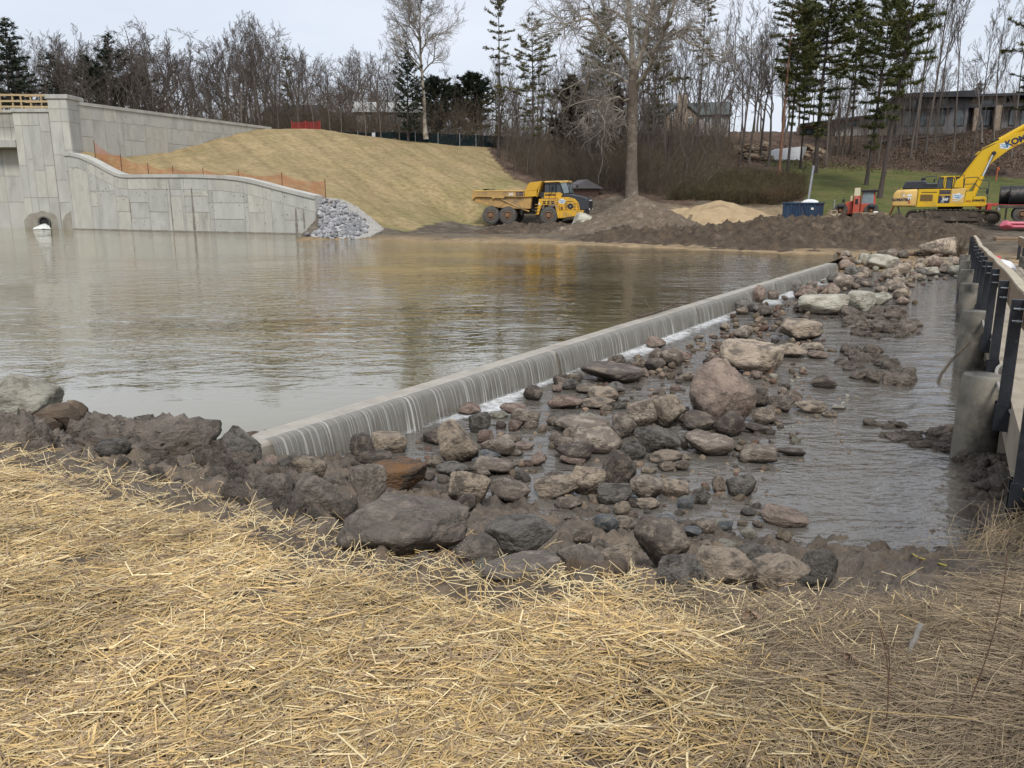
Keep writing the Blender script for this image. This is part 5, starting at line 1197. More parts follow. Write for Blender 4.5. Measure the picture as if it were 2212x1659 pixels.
TYRE = mat('dusty_tyre', (.105, .100, .092), (.062, .058, .053), 2.2, .9, .5, 12, .02, c3=(.16, .14, .115), c3s=1.5)
RIM = mat('rusty_rim', (.24, .125, .055), (.16, .085, .045), 3, .75, .3, c3=(.09, .06, .04), c3s=3)
GLASS = mat('cab_glass', (.022, .030, .034), (.035, .045, .050), 1.2, .05, 0, spec=.8)
WSCREEN = mat('windscreen', (.20, .25, .26), (.13, .17, .18), 1.1, .06, 0, spec=.8)
MUDDY = mat('muddy_steel', (.095, .075, .056), (.060, .049, .038), 3, .85, .5, 14, .02, c3=(.15, .12, .09), c3s=2)
NAVY = flat('navy_print', (.020, .022, .055), .5); INK = flat('black_print', (.015, .015, .018), .5); REDI = flat('red_ink', (.42, .06, .03), .6); WHT = flat('white_print', (.72, .72, .70), .5); TEAL = flat('blue_print', (.06, .26, .42), .5)
CHROME = mat('chrome_rod', (.70, .71, .72), (.6, .62, .64), 2, .15, 0, metal=.9)
def prism(poly, y0, y1, name, m, par, bev=.02, **k): return MB().prism(poly, y0, y1).build(name, m, par, bev, **k)
def emblem(par, x, y, z, s, face=-1):
    """pale cloud shaped sticker with blue brush strokes"""
    def pt(a_, r_): return (x + s * r_ * math.cos(a_) * 1.25, y, z + s * r_ * math.sin(a_) * .8)
    mb = MB(); rs = [.5 + .07 * math.sin(5 * 2 * math.pi * i / 24 + 1) + .04 * math.sin(9 * i) for i in range(24)]
    mb.add([pt(2 * math.pi * i / 24, rs[i]) for i in range(24)], [tuple(range(24))]); st = mb.build('sticker', WHT, par)
    mb = MB()
    for i, (a_, b_, c_, d_) in enumerate(((-.5,.12,-.3,.22),(-.3,.22,-.22,.0),(-.22,.0,-.05,.2),(-.05,.2,.0,-.02),(.05,.2,.12,-.03),(.12,-.03,.28,.2),(.28,.2,.5,.22),(.3,.02,.5,.1),(-.45,-.12,.4,-.16),(-.2,-.2,.3,-.25))):
        mb.bar((x + a_ * s, y - .004, z + b_ * s * .9), (x + c_ * s, y - .004, z + d_ * s * .9), .004, .065 * s, up=(0, -1, 0) if False else (0, 0, 1))
    mb.build('print', TEAL, st)
def wheel(par, x, y, r_, w_, side_=-1, name='wheel'):
    root = bpy.data.objects.new(name, None); COL.objects.link(root); root.parent = par; root.location = (x, y, r_); root.empty_display_size = .1
    h = w_ / 2
    MB().lathe([(r_ * .52, -h * .92), (r_ * .62, -h), (r_ * .86, -h * .98), (r_ * .95, -h * .86), (r_ * .97, -h * .6), (r_ * .97, h * .6), (r_ * .95, h * .86), (r_ * .86, h * .98), (r_ * .62, h), (r_ * .52, h * .92)], (0, 0, 0), (0, 1, 0), 40).build('tyre', TYRE, root, smooth=True)
    mb = MB()
    for k in range(24):
        a_ = 2 * math.pi * k / 24
        for s_ in (-1, 1):
            b_ = a_ + (math.pi / 24 if s_ > 0 else 0)
            mb.box(math.cos(b_) * r_ * .965, s_ * h * .56, math.sin(b_) * r_ * .965, r_ * .09, h * .80, r_ * .13, Matrix.Rotation(-b_, 3, 'Y'))
    tag(mb.build('tread', TYRE, root), kind='stuff')
    e = side_ * h
    MB().lathe([(r_ * .53, 0), (r_ * .52, .05), (r_ * .45, .07), (r_ * .42, -.06), (r_ * .30, -.10), (r_ * .28, .02), (r_ * .20, .05), (r_ * .19, .12), (.02, .13)], (0, e * .9, 0), (0, side_, 0), 28).build('rim', RIM, root, smooth=True)
    return root
# ---------------------------------------------------------------- articulated dump truck
tp = D(1029, 484, 73.4); truck = empty('dump_truck', (tp.x, tp.y, D(1150, 483.5, 73.2).z), -R(15), 'yellow six wheeled articulated dump truck parked below the embankment', 'dump truck')
TX = lambda x: (x - 145) / 189 * 1.005; TZ = lambda y: (768 - y) / 189
TP = lambda l: [(TX(x), TZ(y)) for x, y in l]
for x in (475, 757): 
    for s_ in (-1, 1): wheel(truck, TX(x), s_ * 1.12, .76, .62, s_)
for s_ in (-1, 1): wheel(truck, TX(1432), s_ * 1.12, .76, .62, s_)
MB().prism(TP([(330,600),(1240,600),(1240,520),(330,500)]), -.45, .45).prism(TP([(1180,640),(2000,640),(2000,520),(1180,520)]), -.5, .5).prism(TP([(420,680),(830,680),(830,610),(420,610)]), -.7, .7).build('chassis', MUDDY, truck, .03)
bodyE = bpy.data.objects.new('dump_body', None); COL.objects.link(bodyE); bodyE.parent = truck
outer = TP([(150,385),(215,332),(700,352),(720,330),(1040,330),(1150,330),(1125,520),(900,520),(620,505),(420,470),(250,430)])
MB().prism(outer, -1.28, 1.28).build('hull', YELLOW_D, bodyE, .03)
MB().prism(TP([(145,395),(160,390),(200,345),(240,332),(490,335),(512,370),(545,352),(705,355),(705,330),(1030,333),(1030,238),(215,235),(175,232)]), -1.46, -1.34).build('side_panel', YELLOW_D, bodyE, .015)
MB().prism(TP([(145,395),(160,390),(200,345),(240,332),(490,335),(512,370),(545,352),(705,355),(705,330),(1030,333),(1030,238),(215,235),(175,232)]), 1.34, 1.46).build('side_panel', YELLOW_D, bodyE, .015)
MB().prism(TP([(205,246),(1035,246),(1035,228),(205,228)]), -1.50, -1.30).prism(TP([(205,246),(1035,246),(1035,222),(205,222)]), 1.30, 1.50).build('top_rail', YPALE, bodyE, .01)
MB().prism(TP([(170,300),(1030,290),(1030,280),(170,290)]), -1.34, 1.34).build('bed', YELLOW_D, bodyE)
MB().prism(TP([(1035,335),(1230,322),(1235,225),(1040,245)]), -1.42, 1.42).build('front_wall', YELLOW, bodyE, .02)
MB().prism(TP([(1035,242),(1238,226),(1312,100),(1312,90),(1140,105),(1105,122)]), -1.44, -1.36).prism(TP([(1035,242),(1238,226),(1312,100),(1312,90),(1140,105),(1105,122)]), 1.36, 1.44).prism(TP([(1225,330),(1245,330),(1318,92),(1296,92)]), -1.4, 1.4).prism(TP([(1130,108),(1318,88),(1318,96),(1130,118)]), -1.4, 1.4).build('cab_guard', YELLOW, bodyE, .015)
MB().prism(TP([(975,345),(1150,330),(1110,520),(1060,520)]), -1.0, 1.0).build('front_hopper', YELLOW_D, bodyE, .02)
dz = 2.80
mb = MB(); gsx = np.arange(.5, 4.4, .2); gsy = np.arange(-1.25, 1.3, .16); GX, GY = np.meshgrid(gsx, gsy)
GZ = 2.45 + .5 * np.exp(-((GX - 1.3) / .55) ** 2) + .12 * fbm(GX * 2, GY * 2, 3, 3)
o = link('leftover_load', np_mesh('leftover_load', np.c_[GX.ravel(), GY.ravel(), GZ.ravel()], grid_faces(len(gsx), len(gsy)), True), bodyE, PEAT)
for k in range(3):
    for a_, b_ in ((900, 938), (945, 975), (982, 1020)): pass
for k, zz in enumerate((262, 285, 308)): MB().box((TX(897) + TX(1020)) / 2, -1.465, TZ(zz), TX(1020) - TX(897), .012, .085).build('stripe', NAVY, bodyE)
MB().box(TX(938), -1.474, TZ(284), .035, .012, .40).build('stripe_gap', YELLOW_D, bodyE)
lettering('300', .30, Matrix.Translation((TX(815), -1.465, TZ(292))) @ FACE, WHT, bodyE, bold=.008)
MB().prism(TP([(960,620),(958,420),(975,365),(990,365),(1040,500),(1030,520),(1000,560),(990,625)]), -1.2, -.9).build('hoist_bracket', BLACK, truck, .02)
MB().tube([(TX(650), -1.28, TZ(372)), (TX(945), -1.2, TZ(505))], .10, 12).tube([(TX(945), -1.2, TZ(505)), (TX(1100), -1.1, TZ(560))], .075, 12).build('hoist_cylinder', YELLOW_D, truck, smooth=True)
MB().tube([(TX(700), -1.3, TZ(360)), (TX(655), -1.3, TZ(465)), (TX(585), -1.25, TZ(505))], .035, 8).build('body_prop', YELLOW_D, truck)
MB().prism(TP([(1110,600),(1230,600),(1230,330),(1150,350)]), -.55, .55).tube([(TX(1120), -.7, TZ(520)), (TX(1190), -.8, TZ(330))], .05, 8).tube([(TX(1160), -.75, TZ(560)), (TX(1200), -.85, TZ(300))], .05, 8).tube([(TX(1130), -.85, TZ(540)), (TX(1260), -.9, TZ(560))], .09, 8).build('articulation', BLACK, truck, .01)
MB().prism(TP([(1190,300),(1255,298),(1240,255)]), -.9, .9).prism(TP([(1250,330),(1335,330),(1335,255),(1250,255)]), -1.0, 1.0).build('air_box', DGREY, truck, .02)
# cab
cabE = bpy.data.objects.new('cab', None); COL.objects.link(cabE); cabE.parent = truck
MB().prism(TP([(1335,355),(1600,355),(1640,290),(1600,262),(1335,265)]), -.98, .98).build('lower_cab', YELLOW, cabE, .02)
MB().prism(TP([(1345,112),(1600,110),(1715,262),(1745,290),(1640,292),(1600,270),(1335,270)]), -.95, .95).build('cab_shell', INK, cabE, .03)
MB().prism(TP([(1340,112),(1342,86),(1700,78),(1718,82),(1718,110),(1600,118),(1575,104)]), -1.02, 1.02).build('roof', YPALE, cabE, .03)
for a_ in ([(1352,148),(1420,148),(1420,262),(1350,262)], [(1428,150),(1518,150),(1518,262),(1428,262)], [(1545,150),(1590,150),(1612,262),(1545,262)]):
    prism(TP(a_), -.965, -.94, 'side_window', GLASS, cabE, 0)
ws = [(TX(1608), -.86, TZ(122)), (TX(1690), -.86, TZ(116)), (TX(1740), -.86, TZ(262)), (TX(1660), -.86, TZ(276))]
MB().prism(TP([(1602,124),(1696,114),(1744,264),(1662,278)]), -.99, -.955).build('windscreen', WSCREEN, cabE, .0)
MB().add([(TX(1702), -.86, TZ(118)), (TX(1702), .86, TZ(118)), (TX(1752), .86, TZ(268)), (TX(1752), -.86, TZ(268))], [(0, 1, 2, 3)]).build('windscreen', WSCREEN, cabE)
lettering('KOMATSU', .20, Matrix.Translation((TX(1438), -.99, TZ(302))) @ FACE, INK, cabE, bold=.012)
for x in (1425, 1522): MB().tube([(TX(x), -1.08, TZ(355)), (TX(x), -1.08, TZ(140)), (TX(x), -.96, TZ(136))], .018, 6).build('grab_rail', BLACK, cabE)
MB().box(TX(1472), -1.2, TZ(208), .10, .20, .42).tube([(TX(1472), -1.2, TZ(160)), (TX(1530), -1.0, TZ(135))], .015, 6).build('mirror', BLACK, truck, .02)
MB().box(TX(1804), .9, TZ(180), .08, .25, .40).tube([(TX(1804), .9, TZ(140)), (TX(1720), .85, TZ(125))], .018, 6).build('mirror', BLACK, truck, .02)
MB().tube([(TX(1715), -.7, TZ(125)), (TX(1785), -.7, TZ(130)), (TX(1787), -.7, TZ(285))], .018, 6).build('hood_rail', BLACK, truck)
MB().tube([(TX(1828), -.2, TZ(285)), (TX(1832), -.2, TZ(225))], .015, 6).build('antenna', BLACK, truck)
# hood, fenders, front
MB().prism(TP([(1630,335),(1650,285),(1755,283),(2000,335),(2040,360),(2058,400),(2062,530),(1920,535),(1830,400),(1700,345)]), -.96, .96).build('hood', DGREY, truck, .06, seg=2)
MB().prism(TP([(1565,360),(1600,335),(1740,335),(1840,365),(1900,430),(1922,535),(1610,540),(1560,455)]), -1.03, -.95).build('engine_panel', YELLOW, truck, .015)
MB().prism(TP([(1565,360),(1600,335),(1740,335),(1840,365),(1900,430),(1922,535),(1610,540),(1560,455)]), .95, 1.03).build('engine_panel', YELLOW, truck, .015)
mb = MB()
for zz in (405, 430, 455, 478, 500, 522):
    mb.box((TX(1678) + TX(1722)) / 2, -1.035, TZ(zz), .24, .012, .045)
    if zz > 425: mb.box((TX(1815) + TX(1855)) / 2 - .0, -1.035, TZ(zz), .22, .012, .045); mb.box(TX(1880 + (zz - 430) * .2), -1.035, TZ(zz), .13, .012, .045)
mb.box(TX(1750), -1.035, TZ(404), .72, .012, .035)
mb.build('vent_slots', INK, truck)
MB().lathe([(.27, 0), (.27, .03), (.22, .045), (.05, .03), (.045, .06), (.01, .062)], (TX(1768), -1.03, TZ(478)), (0, -1, 0), 6).build('engine_hub', INK, truck, .01)
MB().lathe([(.04, 0), (.035, .02)], (TX(1768), -1.085, TZ(478)), (0, -1, 0), 10).build('hub_light', WHT, truck)
emblem(truck, TX(1632), -1.036, TZ(400), .50)
lettering('ED21', .14, Matrix.Translation((TX(1528), -1.485, TZ(376))) @ FACE, REDI, truck)
for s_ in (-1, 1):
    y0, y1 = (-1.48, -1.0) if s_ < 0 else (1.0, 1.48)
    MB().prism(TP([(1235,615),(1262,440),(1275,362),(1580,362),(1560,455),(1325,458),(1290,540),(1272,615)]), y0, y1).build('fender', YELLOW, truck, .02)
    MB().prism(TP([(1530,460),(1600,460),(1600,540),(1612,660),(1585,665),(1560,560)]), y0, y1).build('fender_step', YELLOW, truck, .02)
    MB().prism(TP([(1600,545),(1985,537),(1990,545),(1985,595),(1965,615),(1620,665),(1608,655)]), y0 + .03, y1).build('bumper', YELLOW, truck, .03)
MB().prism(TP([(1860,545),(2010,530),(2012,600),(1870,610)]), -1.0, 1.0).build('bumper_beam', DGREY, truck, .03)
mb = MB()
for i in range(3):
    for j in range(2): mb.box(TX(1362 + i * 68), -1.485, TZ(405 + j * 27), .26 if i != 1 else .22, .012, .10)
mb.build('fender_vents', INK, truck)
MB().add([(TX(1262), -1.49, TZ(455)), (TX(1302), -1.49, TZ(455)), (TX(1282), -1.49, TZ(408))], [(0, 1, 2)]).build('warning_triangle', WHT, truck)
MB().box(TX(1630), -1.03, TZ(508), .18, .02, .22).build('tool_hatch', MUDDY, truck)
mb = MB()
for k in range(9): mb.box(TX(2066), 0, TZ(400 + k * 14), .03, 1.5, .035)
mb.build('grille', INK, truck); MB().box(TX(2060), 0, TZ(385), .06, .9, .10).build('headlight_bar', WHT, truck)
for y in (-.72, .72): MB().box(TX(2064), y, TZ(520), .05, .3, .14).build('headlight', WHT, truck)
for k in range(4): MB().box(TX(1245), -1.52, TZ(600 - k * 50), .30, .06, .04).build('ladder_rung', YELLOW, truck)
MB().tube([(TX(1245), -1.5, TZ(360)), (TX(1255), -1.5, TZ(270)), (TX(1320), -1.4, TZ(215))], .015, 6).tube([(TX(1215), -1.3, TZ(208)), (TX(1335), -1.3, TZ(205))], .015, 6).build('walkway_rail', BLACK, truck)

# ---------------------------------------------------------------- excavator
ep = D(2054, 481, 56); exc = empty('excavator', (ep.x, ep.y, ep.z), -math.atan2(ep.x, ep.y) + R(2), 'yellow crawler excavator with its boom raised to the right', 'excavator')
EX = lambda x: (x - 970) / 210; EZ = lambda y: (1508 - y) / 210
EP = lambda l: [(EX(x), EZ(y)) for x, y in l]
for s_ in (-1, 1):
    trk = bpy.data.objects.new('track', None); COL.objects.link(trk); trk.parent = exc; yc = s_ * 1.35
    MB().prism(EP([(470,1480),(1330,1482),(1345,1370),(1240,1352),(560,1352),(470,1400)]), yc - .2, yc + .2).prism(EP([(620,1345),(640,1480),(1250,1480),(1260,1345)]), yc - .28, yc + .28).build('track_frame', MUDDY, trk, .03)
    path = []
    a0, a1 = EX(470), EX(1455); zc, rr_ = EZ(1425), .40
    top_sag = lambda u: .05 + .06 * math.sin(math.pi * u)
    for i in range(16): path.append((a0 + (a1 - a0) * i / 16, zc + rr_ + top_sag(i / 16) - .05, 0))
    for i in range(8): t_ = math.pi / 2 - math.pi * i / 8; path.append((a1 + rr_ * math.cos(t_), zc + rr_ * math.sin(t_), 0))
    for i in range(16): path.append((a1 - (a1 - a0) * i / 16, zc - rr_, 0))
    for i in range(8): t_ = -math.pi / 2 - math.pi * i / 8; path.append((a0 + rr_ * math.cos(t_), zc + rr_ * math.sin(t_), 0))
    shoe = None
    for i, (x, z, _) in enumerate(path):
        x2, z2, _ = path[(i + 1) % len(path)]; mx_, mz = (x + x2) / 2, (z + z2) / 2; ang = math.atan2(z2 - z, x2 - x); ln = math.hypot(x2 - x, z2 - z)
        if shoe is None:
            mb = MB(); mb.box(0, 0, 0, .235, .60, .05); mb.box(-.06, 0, .045, .03, .6, .05); mb.box(.06, 0, .045, .03, .6, .05); mb.box(0, 0, -.07, .19, .18, .10)
            o = mb.build('track_shoe', MUDDY, trk); shoe = o
        else:
            o = shoe.copy(); COL.objects.link(o); o.parent = trk
        o.location = (mx_, yc, mz); o.rotation_euler = (0, -ang, 0)
    MB().lathe([(.30, -.14), (.36, -.1), (.36, .1), (.30, .14), (.2, .16), (.18, .22), (.05, .23)], (a1, yc + s_ * .05, zc), (0, s_, 0), 20).build('sprocket', MUDDY, trk, smooth=True)
    MB().lathe([(.30, -.14), (.34, -.1), (.34, .1), (.30, .14), (.12, .18)], (a0, yc + s_ * .05, zc), (0, s_, 0), 20).build('idler', MUDDY, trk, smooth=True)
    for i in range(6): MB().lathe([(.12, -.2), (.12, .2)], (a0 + (a1 - a0) * (i + 1) / 7, yc, zc - rr_ + .16), (0, 1, 0), 12).build('roller', MUDDY, trk)
    for x in (780, 1215): MB().box(EX(x), yc + s_ * .27, EZ(1400), .45, .12, .22).build('track_guard', MUDDY, trk, .02)
MB().lathe([(.75, 0), (.75, .16)], (EX(940), 0, EZ(1320)), (0, 0, 1), 28).build('slew_ring', BLACK, exc); MB().box(EX(940), 0, EZ(1370), 1.6, 2.0, .35).build('car_body', MUDDY, exc, .03)
HW = 1.42
bm_ = EP([(185,1290),(200,1110),(240,1056),(510,1042),(505,1290)])
MB().prism(bm_, -HW, HW).build('counterweight', YPALE, exc, .16, seg=3, smooth=True)
MB().prism(EP([(512,1242),(1360,1235),(1362,1262),(1330,1278),(505,1292)]), -HW - .02, HW + .02).build('deck_frame', YELLOW_B, exc, .02)
for s_ in (-1, 1):
    y0, y1 = (-HW, -HW + .25) if s_ < 0 else (HW - .25, HW)
    prism(EP([(516,1050),(775,1046),(768,1240),(512,1243)]), y0, y1, 'engine_door', YELLOW_B, exc)
    prism(EP([(778,1046),(922,1044),(914,1238),(772,1240)]), y0, y1, 'middle_door', YELLOW_B, exc)
    prism(EP([(925,1044),(1098,1036),(1085,1236),(917,1238)]), y0, y1, 'fuel_tank', YPALE, exc)
    if s_ < 0: prism(EP([(1100,1085),(1205,1080),(1210,1148),(1192,1150),(1188,1238),(1088,1238)]), y0, y1 + .4, 'front_panel', YELLOW_B, exc)
    if s_ < 0: prism(EP([(1195,1150),(1335,1145),(1356,1175),(1354,1234),(1190,1238)]), y0, y1 + .5, 'tool_box', YELLOW_B, exc)
MB().prism(EP([(516,1075),(1095,1060),(1095,1236),(516,1240)]), -HW + .25, HW - .25).build('machine_deck', DGREY, exc)
yf = -HW - .008
MB().box(EX(622), yf, EZ(1165), .74, .012, .42).build('mesh_grille', mat('brown_mesh', (.20, .12, .03), (.10, .06, .02), 30, .7), exc)
MB().box(EX(650), yf, EZ(1090), .92, .012, .04).build('slot', INK, exc)
MB().prism(EP([(776,1134),(914,1134),(908,1236),(772,1238)]), yf - .006, yf + .006).build('model_plate', NAVY, exc)
for zz in (1068, 1088, 1108): MB().prism(EP([(780,zz-8),(916,zz-8),(916,zz+8),(780,zz+8)]), yf - .004, yf + .006).build('stripe', NAVY, exc)
ex_t = lambda s, size, zx, zy, m, b=.0, sh=0.0: lettering(s, size, Matrix.Translation((EX(zx), yf - .012, EZ(zy))) @ FACE, m, exc, bold=b, shear=sh)
ex_t('PC', .15, 825, 1156, YPALE, .006, .3); ex_t('360', .24, 848, 1187, WHT, .010, .3); ex_t('LCi', .13, 822, 1220, WHT, .004, .3)
ex_t('KOMATSU', .155, 1265, 1199, INK, .008); ex_t('R318', .13, 1140, 1208, REDI, .004); ex_t('KOMATSU', .235, 300, 1192, NAVY, .012)
MB().box(EX(408), yf + .0, EZ(1130), .30, .012, .13).build('warning_label', WHT, exc); MB().add([(EX(320), yf - .006, EZ(1150)), (EX(352), yf - .006, EZ(1150)), (EX(336), yf - .006, EZ(1108))], [(0, 1, 2)]).build('warning_label', WHT, exc); MB().box(EX(405), yf, EZ(1172), .22, .012, .17).build('warning_label', WHT, exc); MB().add([(EX(390), yf - .006, EZ(1240)), (EX(428), yf - .006, EZ(1240)), (EX(415), yf - .006, EZ(1200))], [(0, 1, 2)]).build('warning_label', REDI, exc)
emblem(exc, EX(1005), yf - .006, EZ(1146), .50); MB().box(EX(990), yf, EZ(1200), .36, .012, .04).build('label_strip', WHT, exc)
MB().prism(EP([(302,1044),(318,990),(350,938),(590,930),(612,965),(740,965),(762,1044)]), -HW + .1, .4).build('engine_hood', DGREY, exc, .06, seg=2)
mb = MB()
for i in range(5):
    for j in range(2): mb.box(EX(575 + i * 38), -HW + .095, EZ(985 + j * 22), .13, .02, .075)
mb.build('hood_vents', INK, exc)
MB().tube([(EX(550), -.4, EZ(935)), (EX(550), -.4, EZ(905)), (EX(580), -.4, EZ(900))], .10, 12).build('exhaust', INK, exc, smooth=True)
# cab on the far side of the boom
cabE = bpy.data.objects.new('cab', None); COL.objects.link(cabE); cabE.parent = exc
MB().prism(EP([(745,1040),(752,905),(775,880),(1040,870),(1060,900),(1060,1040)]), .45, HW).build('cab_shell', INK, cabE, .04)
MB().prism(EP([(770,884),(1045,874),(1040,862),(790,868)]), .42, HW + .02).build('roof', YELLOW_B, cabE, .02)
for x in (838, 955): MB().box(EX(x), .44, EZ(955), .16, .05, .75).build('pillar', YELLOW_B, cabE, .01)
for x0, x1 in ((755, 815), (862, 938), (972, 1052)): prism(EP([(x0,1035),(x0,905),(x1,900),(x1,1035)]), .435, .45, 'cab_window', GLASS, cabE, 0)
# boom
boomE = bpy.data.objects.new('boom', None); COL.objects.link(boomE); boomE.parent = exc
BO = [(950,1025),(985,915),(1055,820),(1125,700),(1195,590),(1262,495),(1400,415),(1600,325),(1990,195),(2480,70),(2620,50),(2640,120),(2480,200),(1990,330),(1700,450),(1545,545),(1385,690),(1290,830),(1210,950),(1135,1080),(1080,1060)]
MB().prism(EP(BO), -.34, .34).build('boom_arm', YELLOW_B, boomE, .02)
MB().prism(EP([(1165,590),(1205,545),(1260,530),(1235,600)]), -.30, .30).prism(EP([(945,1030),(975,930),(1040,880),(1060,1035)]), -.55, -.36).build('boom_bracket', YELLOW_B, boomE, .03)
MB().tube([(EX(2030), 0, EZ(40)), (EX(1450), 0, EZ(398))][::-1], .10, 14).build('arm_cylinder_rod', CHROME, boomE, smooth=True)
MB().tube([(EX(1440), 0, EZ(404)), (EX(1855), 0, EZ(142))], .17, 14).build('arm_cylinder', YELLOW_B, boomE, smooth=True)
MB().tube([(EX(1290), -.5, EZ(875)), (EX(1385), -.5, EZ(575))], .075, 12).build('boom_cylinder_rod', CHROME, boomE, smooth=True)
MB().tube([(EX(1195), -.5, EZ(1150)), (EX(1278), -.5, EZ(872))], .145, 14).build('boom_cylinder', YELLOW_B, boomE, smooth=True)
MB().tube([(EX(1290), .5, EZ(875)), (EX(1385), .5, EZ(575))], .075, 12).tube([(EX(1195), .5, EZ(1150)), (EX(1278), .5, EZ(872))], .145, 14).build('boom_cylinder', YELLOW_B, boomE, smooth=True)
MB().tube([(EX(1385), -.62, EZ(575)), (EX(1385), .62, EZ(575))], .13, 16).build('boom_pin', INK, boomE, smooth=True)
for off in (0, .09):
    MB().tube([(EX(1000 + off * 200), -.37, EZ(905)), (EX(1085 + off * 200), -.37, EZ(760)), (EX(1170 + off * 200), -.37, EZ(620)), (EX(1250), -.37, EZ(515 - off * 100)), (EX(1440), -.3, EZ(420 - off * 100)), (EX(1900), -.3, EZ(245 - off * 100))], .028, 6).build('hydraulic_hose', YELLOW_B if off else INK, boomE)
MB().tube([(EX(1270), 0, EZ(490)), (EX(1400), -.1, EZ(395)), (EX(1470), 0, EZ(380))], .05, 6).build('hydraulic_hose', INK, boomE)
Mb = Matrix.Translation((EX(1750), -.352, EZ(372))) @ Matrix.Rotation(-R(21.5), 4, 'Y') @ FACE
lettering('KOMATSU', .52, Mb, NAVY, boomE, bold=.025)
emblem(boomE, EX(1510), -.352, EZ(478), .52)
lettering('R318', .16, Matrix.Translation((EX(1625), -.352, EZ(478))) @ Matrix.Rotation(-R(20), 4, 'Y') @ FACE, REDI, boomE)
MB().prism(EP([(2560,30),(2680,20),(2760,300),(2790,800),(2740,810),(2640,300)]), -.26, .26).build('dipper_arm', YELLOW_B, boomE, .02)
MB().prism(EP([(2720,790),(2800,790),(2900,900),(2880,1050),(2780,1120),(2700,1080),(2720,940)]), -.6, .6).build('bucket', MUDDY, boomE, .03)
GREENB = flat('dark_green_rail', (.03, .05, .045), .5)
hr = lambda pts, nm='guard_rail': MB().tube([(EX(x), y, EZ(z)) for x, y, z in pts], .026, 6).build(nm, GREENB, exc)
hr([(1065,-1.4,1035),(1068,-1.4,915),(1085,-1.4,898),(1220,-1.4,892),(1245,-1.4,930),(1350,-1.4,938),(1362,-1.4,960),(1366,-1.4,1220)]); hr([(1070,-1.4,985),(1200,-1.4,980),(1260,-1.4,1040),(1362,-1.4,1048)])
hr([(940,-1.35,1030),(945,-1.35,910),(958,-1.35,862),(1055,-1.35,862),(1062,-1.35,1030)]); hr([(585,.6,960),(588,.6,880),(600,.6,868),(725,.6,868),(735,.6,900)]); hr([(820,-1.35,1035),(832,-1.35,900),(945,-1.35,905)])
MB().box(EX(1348), -1.42, EZ(1085), .10, .12, .30).build('mirror', INK, exc, .02); MB().box(EX(705), .7, EZ(925), .10, .15, .25).build('mirror', INK, exc, .02)
for x in (298, 382): MB().box(EX(x), -1.1, EZ(1040), .10, .10, .10).build('lift_eye', YELLOW_B, exc, .02)
MB().box(EX(1298), -.9, EZ(1290), .14, .14, .3).build('red_jack', REDI, exc)

# ---------------------------------------------------------------- red telehandler
RED = mat('faded_red', (.46, .085, .050), (.40, .085, .055), 2, .5, .05, c3=(.50, .20, .15), c3s=1.2); CREAM = flat('cream_paint', (.62, .56, .38), .6)
hp = D(1850, 474, 66); loader = empty('telehandler', (hp.x, hp.y, far_z1(hp.x, hp.y) + .02), -.42, 'faded red telehandler with a glazed cab behind the spoil heaps', 'telehandler')
QX = lambda x: (x - 1880) / 108; QZ = lambda y: (312 - y) / 108
QP = lambda l: [(QX(x), QZ(y)) for x, y in l]
for x, y in ((1750, -.6), (1990, -.6), (1790, 1.7), (1990, 1.7)): wheel(loader, QX(x), y, .52, .42, -1)
prism(QP([(1780,290),(1780,190),(1840,175),(1850,290)]), -.5, 1.6, 'engine_cover', RED, loader, .06)
prism(QP([(1846,285),(1850,140),(1896,135),(1898,285)]), -1.1, 2.0, 'boom_head', RED, loader, .03)
prism(QP([(1847,138),(1850,72),(1893,70),(1896,135)]), -1.1, -.9, 'boom_plate', CREAM, loader, .01)
prism(QP([(1860,205),(1862,162),(1884,162),(1884,205)]), -1.12, -1.08, 'boom_hole', INK, loader, 0)
prism(QP([(1900,290),(1905,200),(2015,200),(2020,290)]), -.6, 1.4, 'lower_body', RED, loader, .04)
prism(QP([(1905,205),(1912,100),(2008,95),(2018,205)]), -.5, .9, 'cab_shell', RED, loader, .03)
prism(QP([(1908,200),(1918,108),(1998,108),(2002,198)]), -.53, -.49, 'windscreen', WSCREEN, loader, 0)
prism(QP([(1900,106),(1902,88),(2025,84),(2028,104)]), -.7, 1.0, 'roof', INK, loader, .03)
for x in (1752, 1992): MB().box(QX(x), -.75, QZ(220), .52, .6, .28).build('mudguard', DGREY, loader, .08)
MB().tube([(QX(1825), .2, QZ(185)), (QX(1825), .2, QZ(135))], .08, 10).build('exhaust', CREAM, loader); MB().box(QX(1768), -.7, QZ(178), .2, .15, .28).build('mirror', INK, loader, .02)
MB().box(QX(1880), .6, QZ(270), 2.2, 2.0, .3).build('axle_frame', MUDDY, loader)
# bucket lying in front of it
bp = D(1795, 478, 51.5); BUCKM = mat('worn_bucket', (.30, .235, .15), (.20, .155, .10), 4, .75, .4, c3=(.11, .085, .06), c3s=2)
bk = empty('loader_bucket', (bp.x, bp.y, D(1795, 487, 51.5).z), -.75, 'wide worn tan digging bucket tipped among the spoil heaps', 'bucket')
prf = [(-.62, 0), (-.5, .35), (-.2, .62), (.2, .72), (.55, .60), (.70, .42)]; inner = [(x * .93, z - .06 if i > 0 else z) for i, (x, z) in enumerate(prf)]
mb = MB(); mb.prism([(a_, b_) for a_, b_ in prf] + [(a_, b_) for a_, b_ in inner[::-1]], -1.0, 1.0); mb.build('shell', BUCKM, bk)
for y in (-1.0, .96): MB().prism(prf + [(.3, .1)], y, y + .04).build('cheek', BUCKM, bk)
for y in (-.45, .45): MB().prism([(-.1, .66), (.2, .72), (.15, .95), (-.02, .95)], y - .05, y + .05).build('ear', BUCKM, bk, .01)
MB().tube([(.06, -.5, .88), (.06, .5, .88)], .05, 8).build('pin', BUCKM, bk)
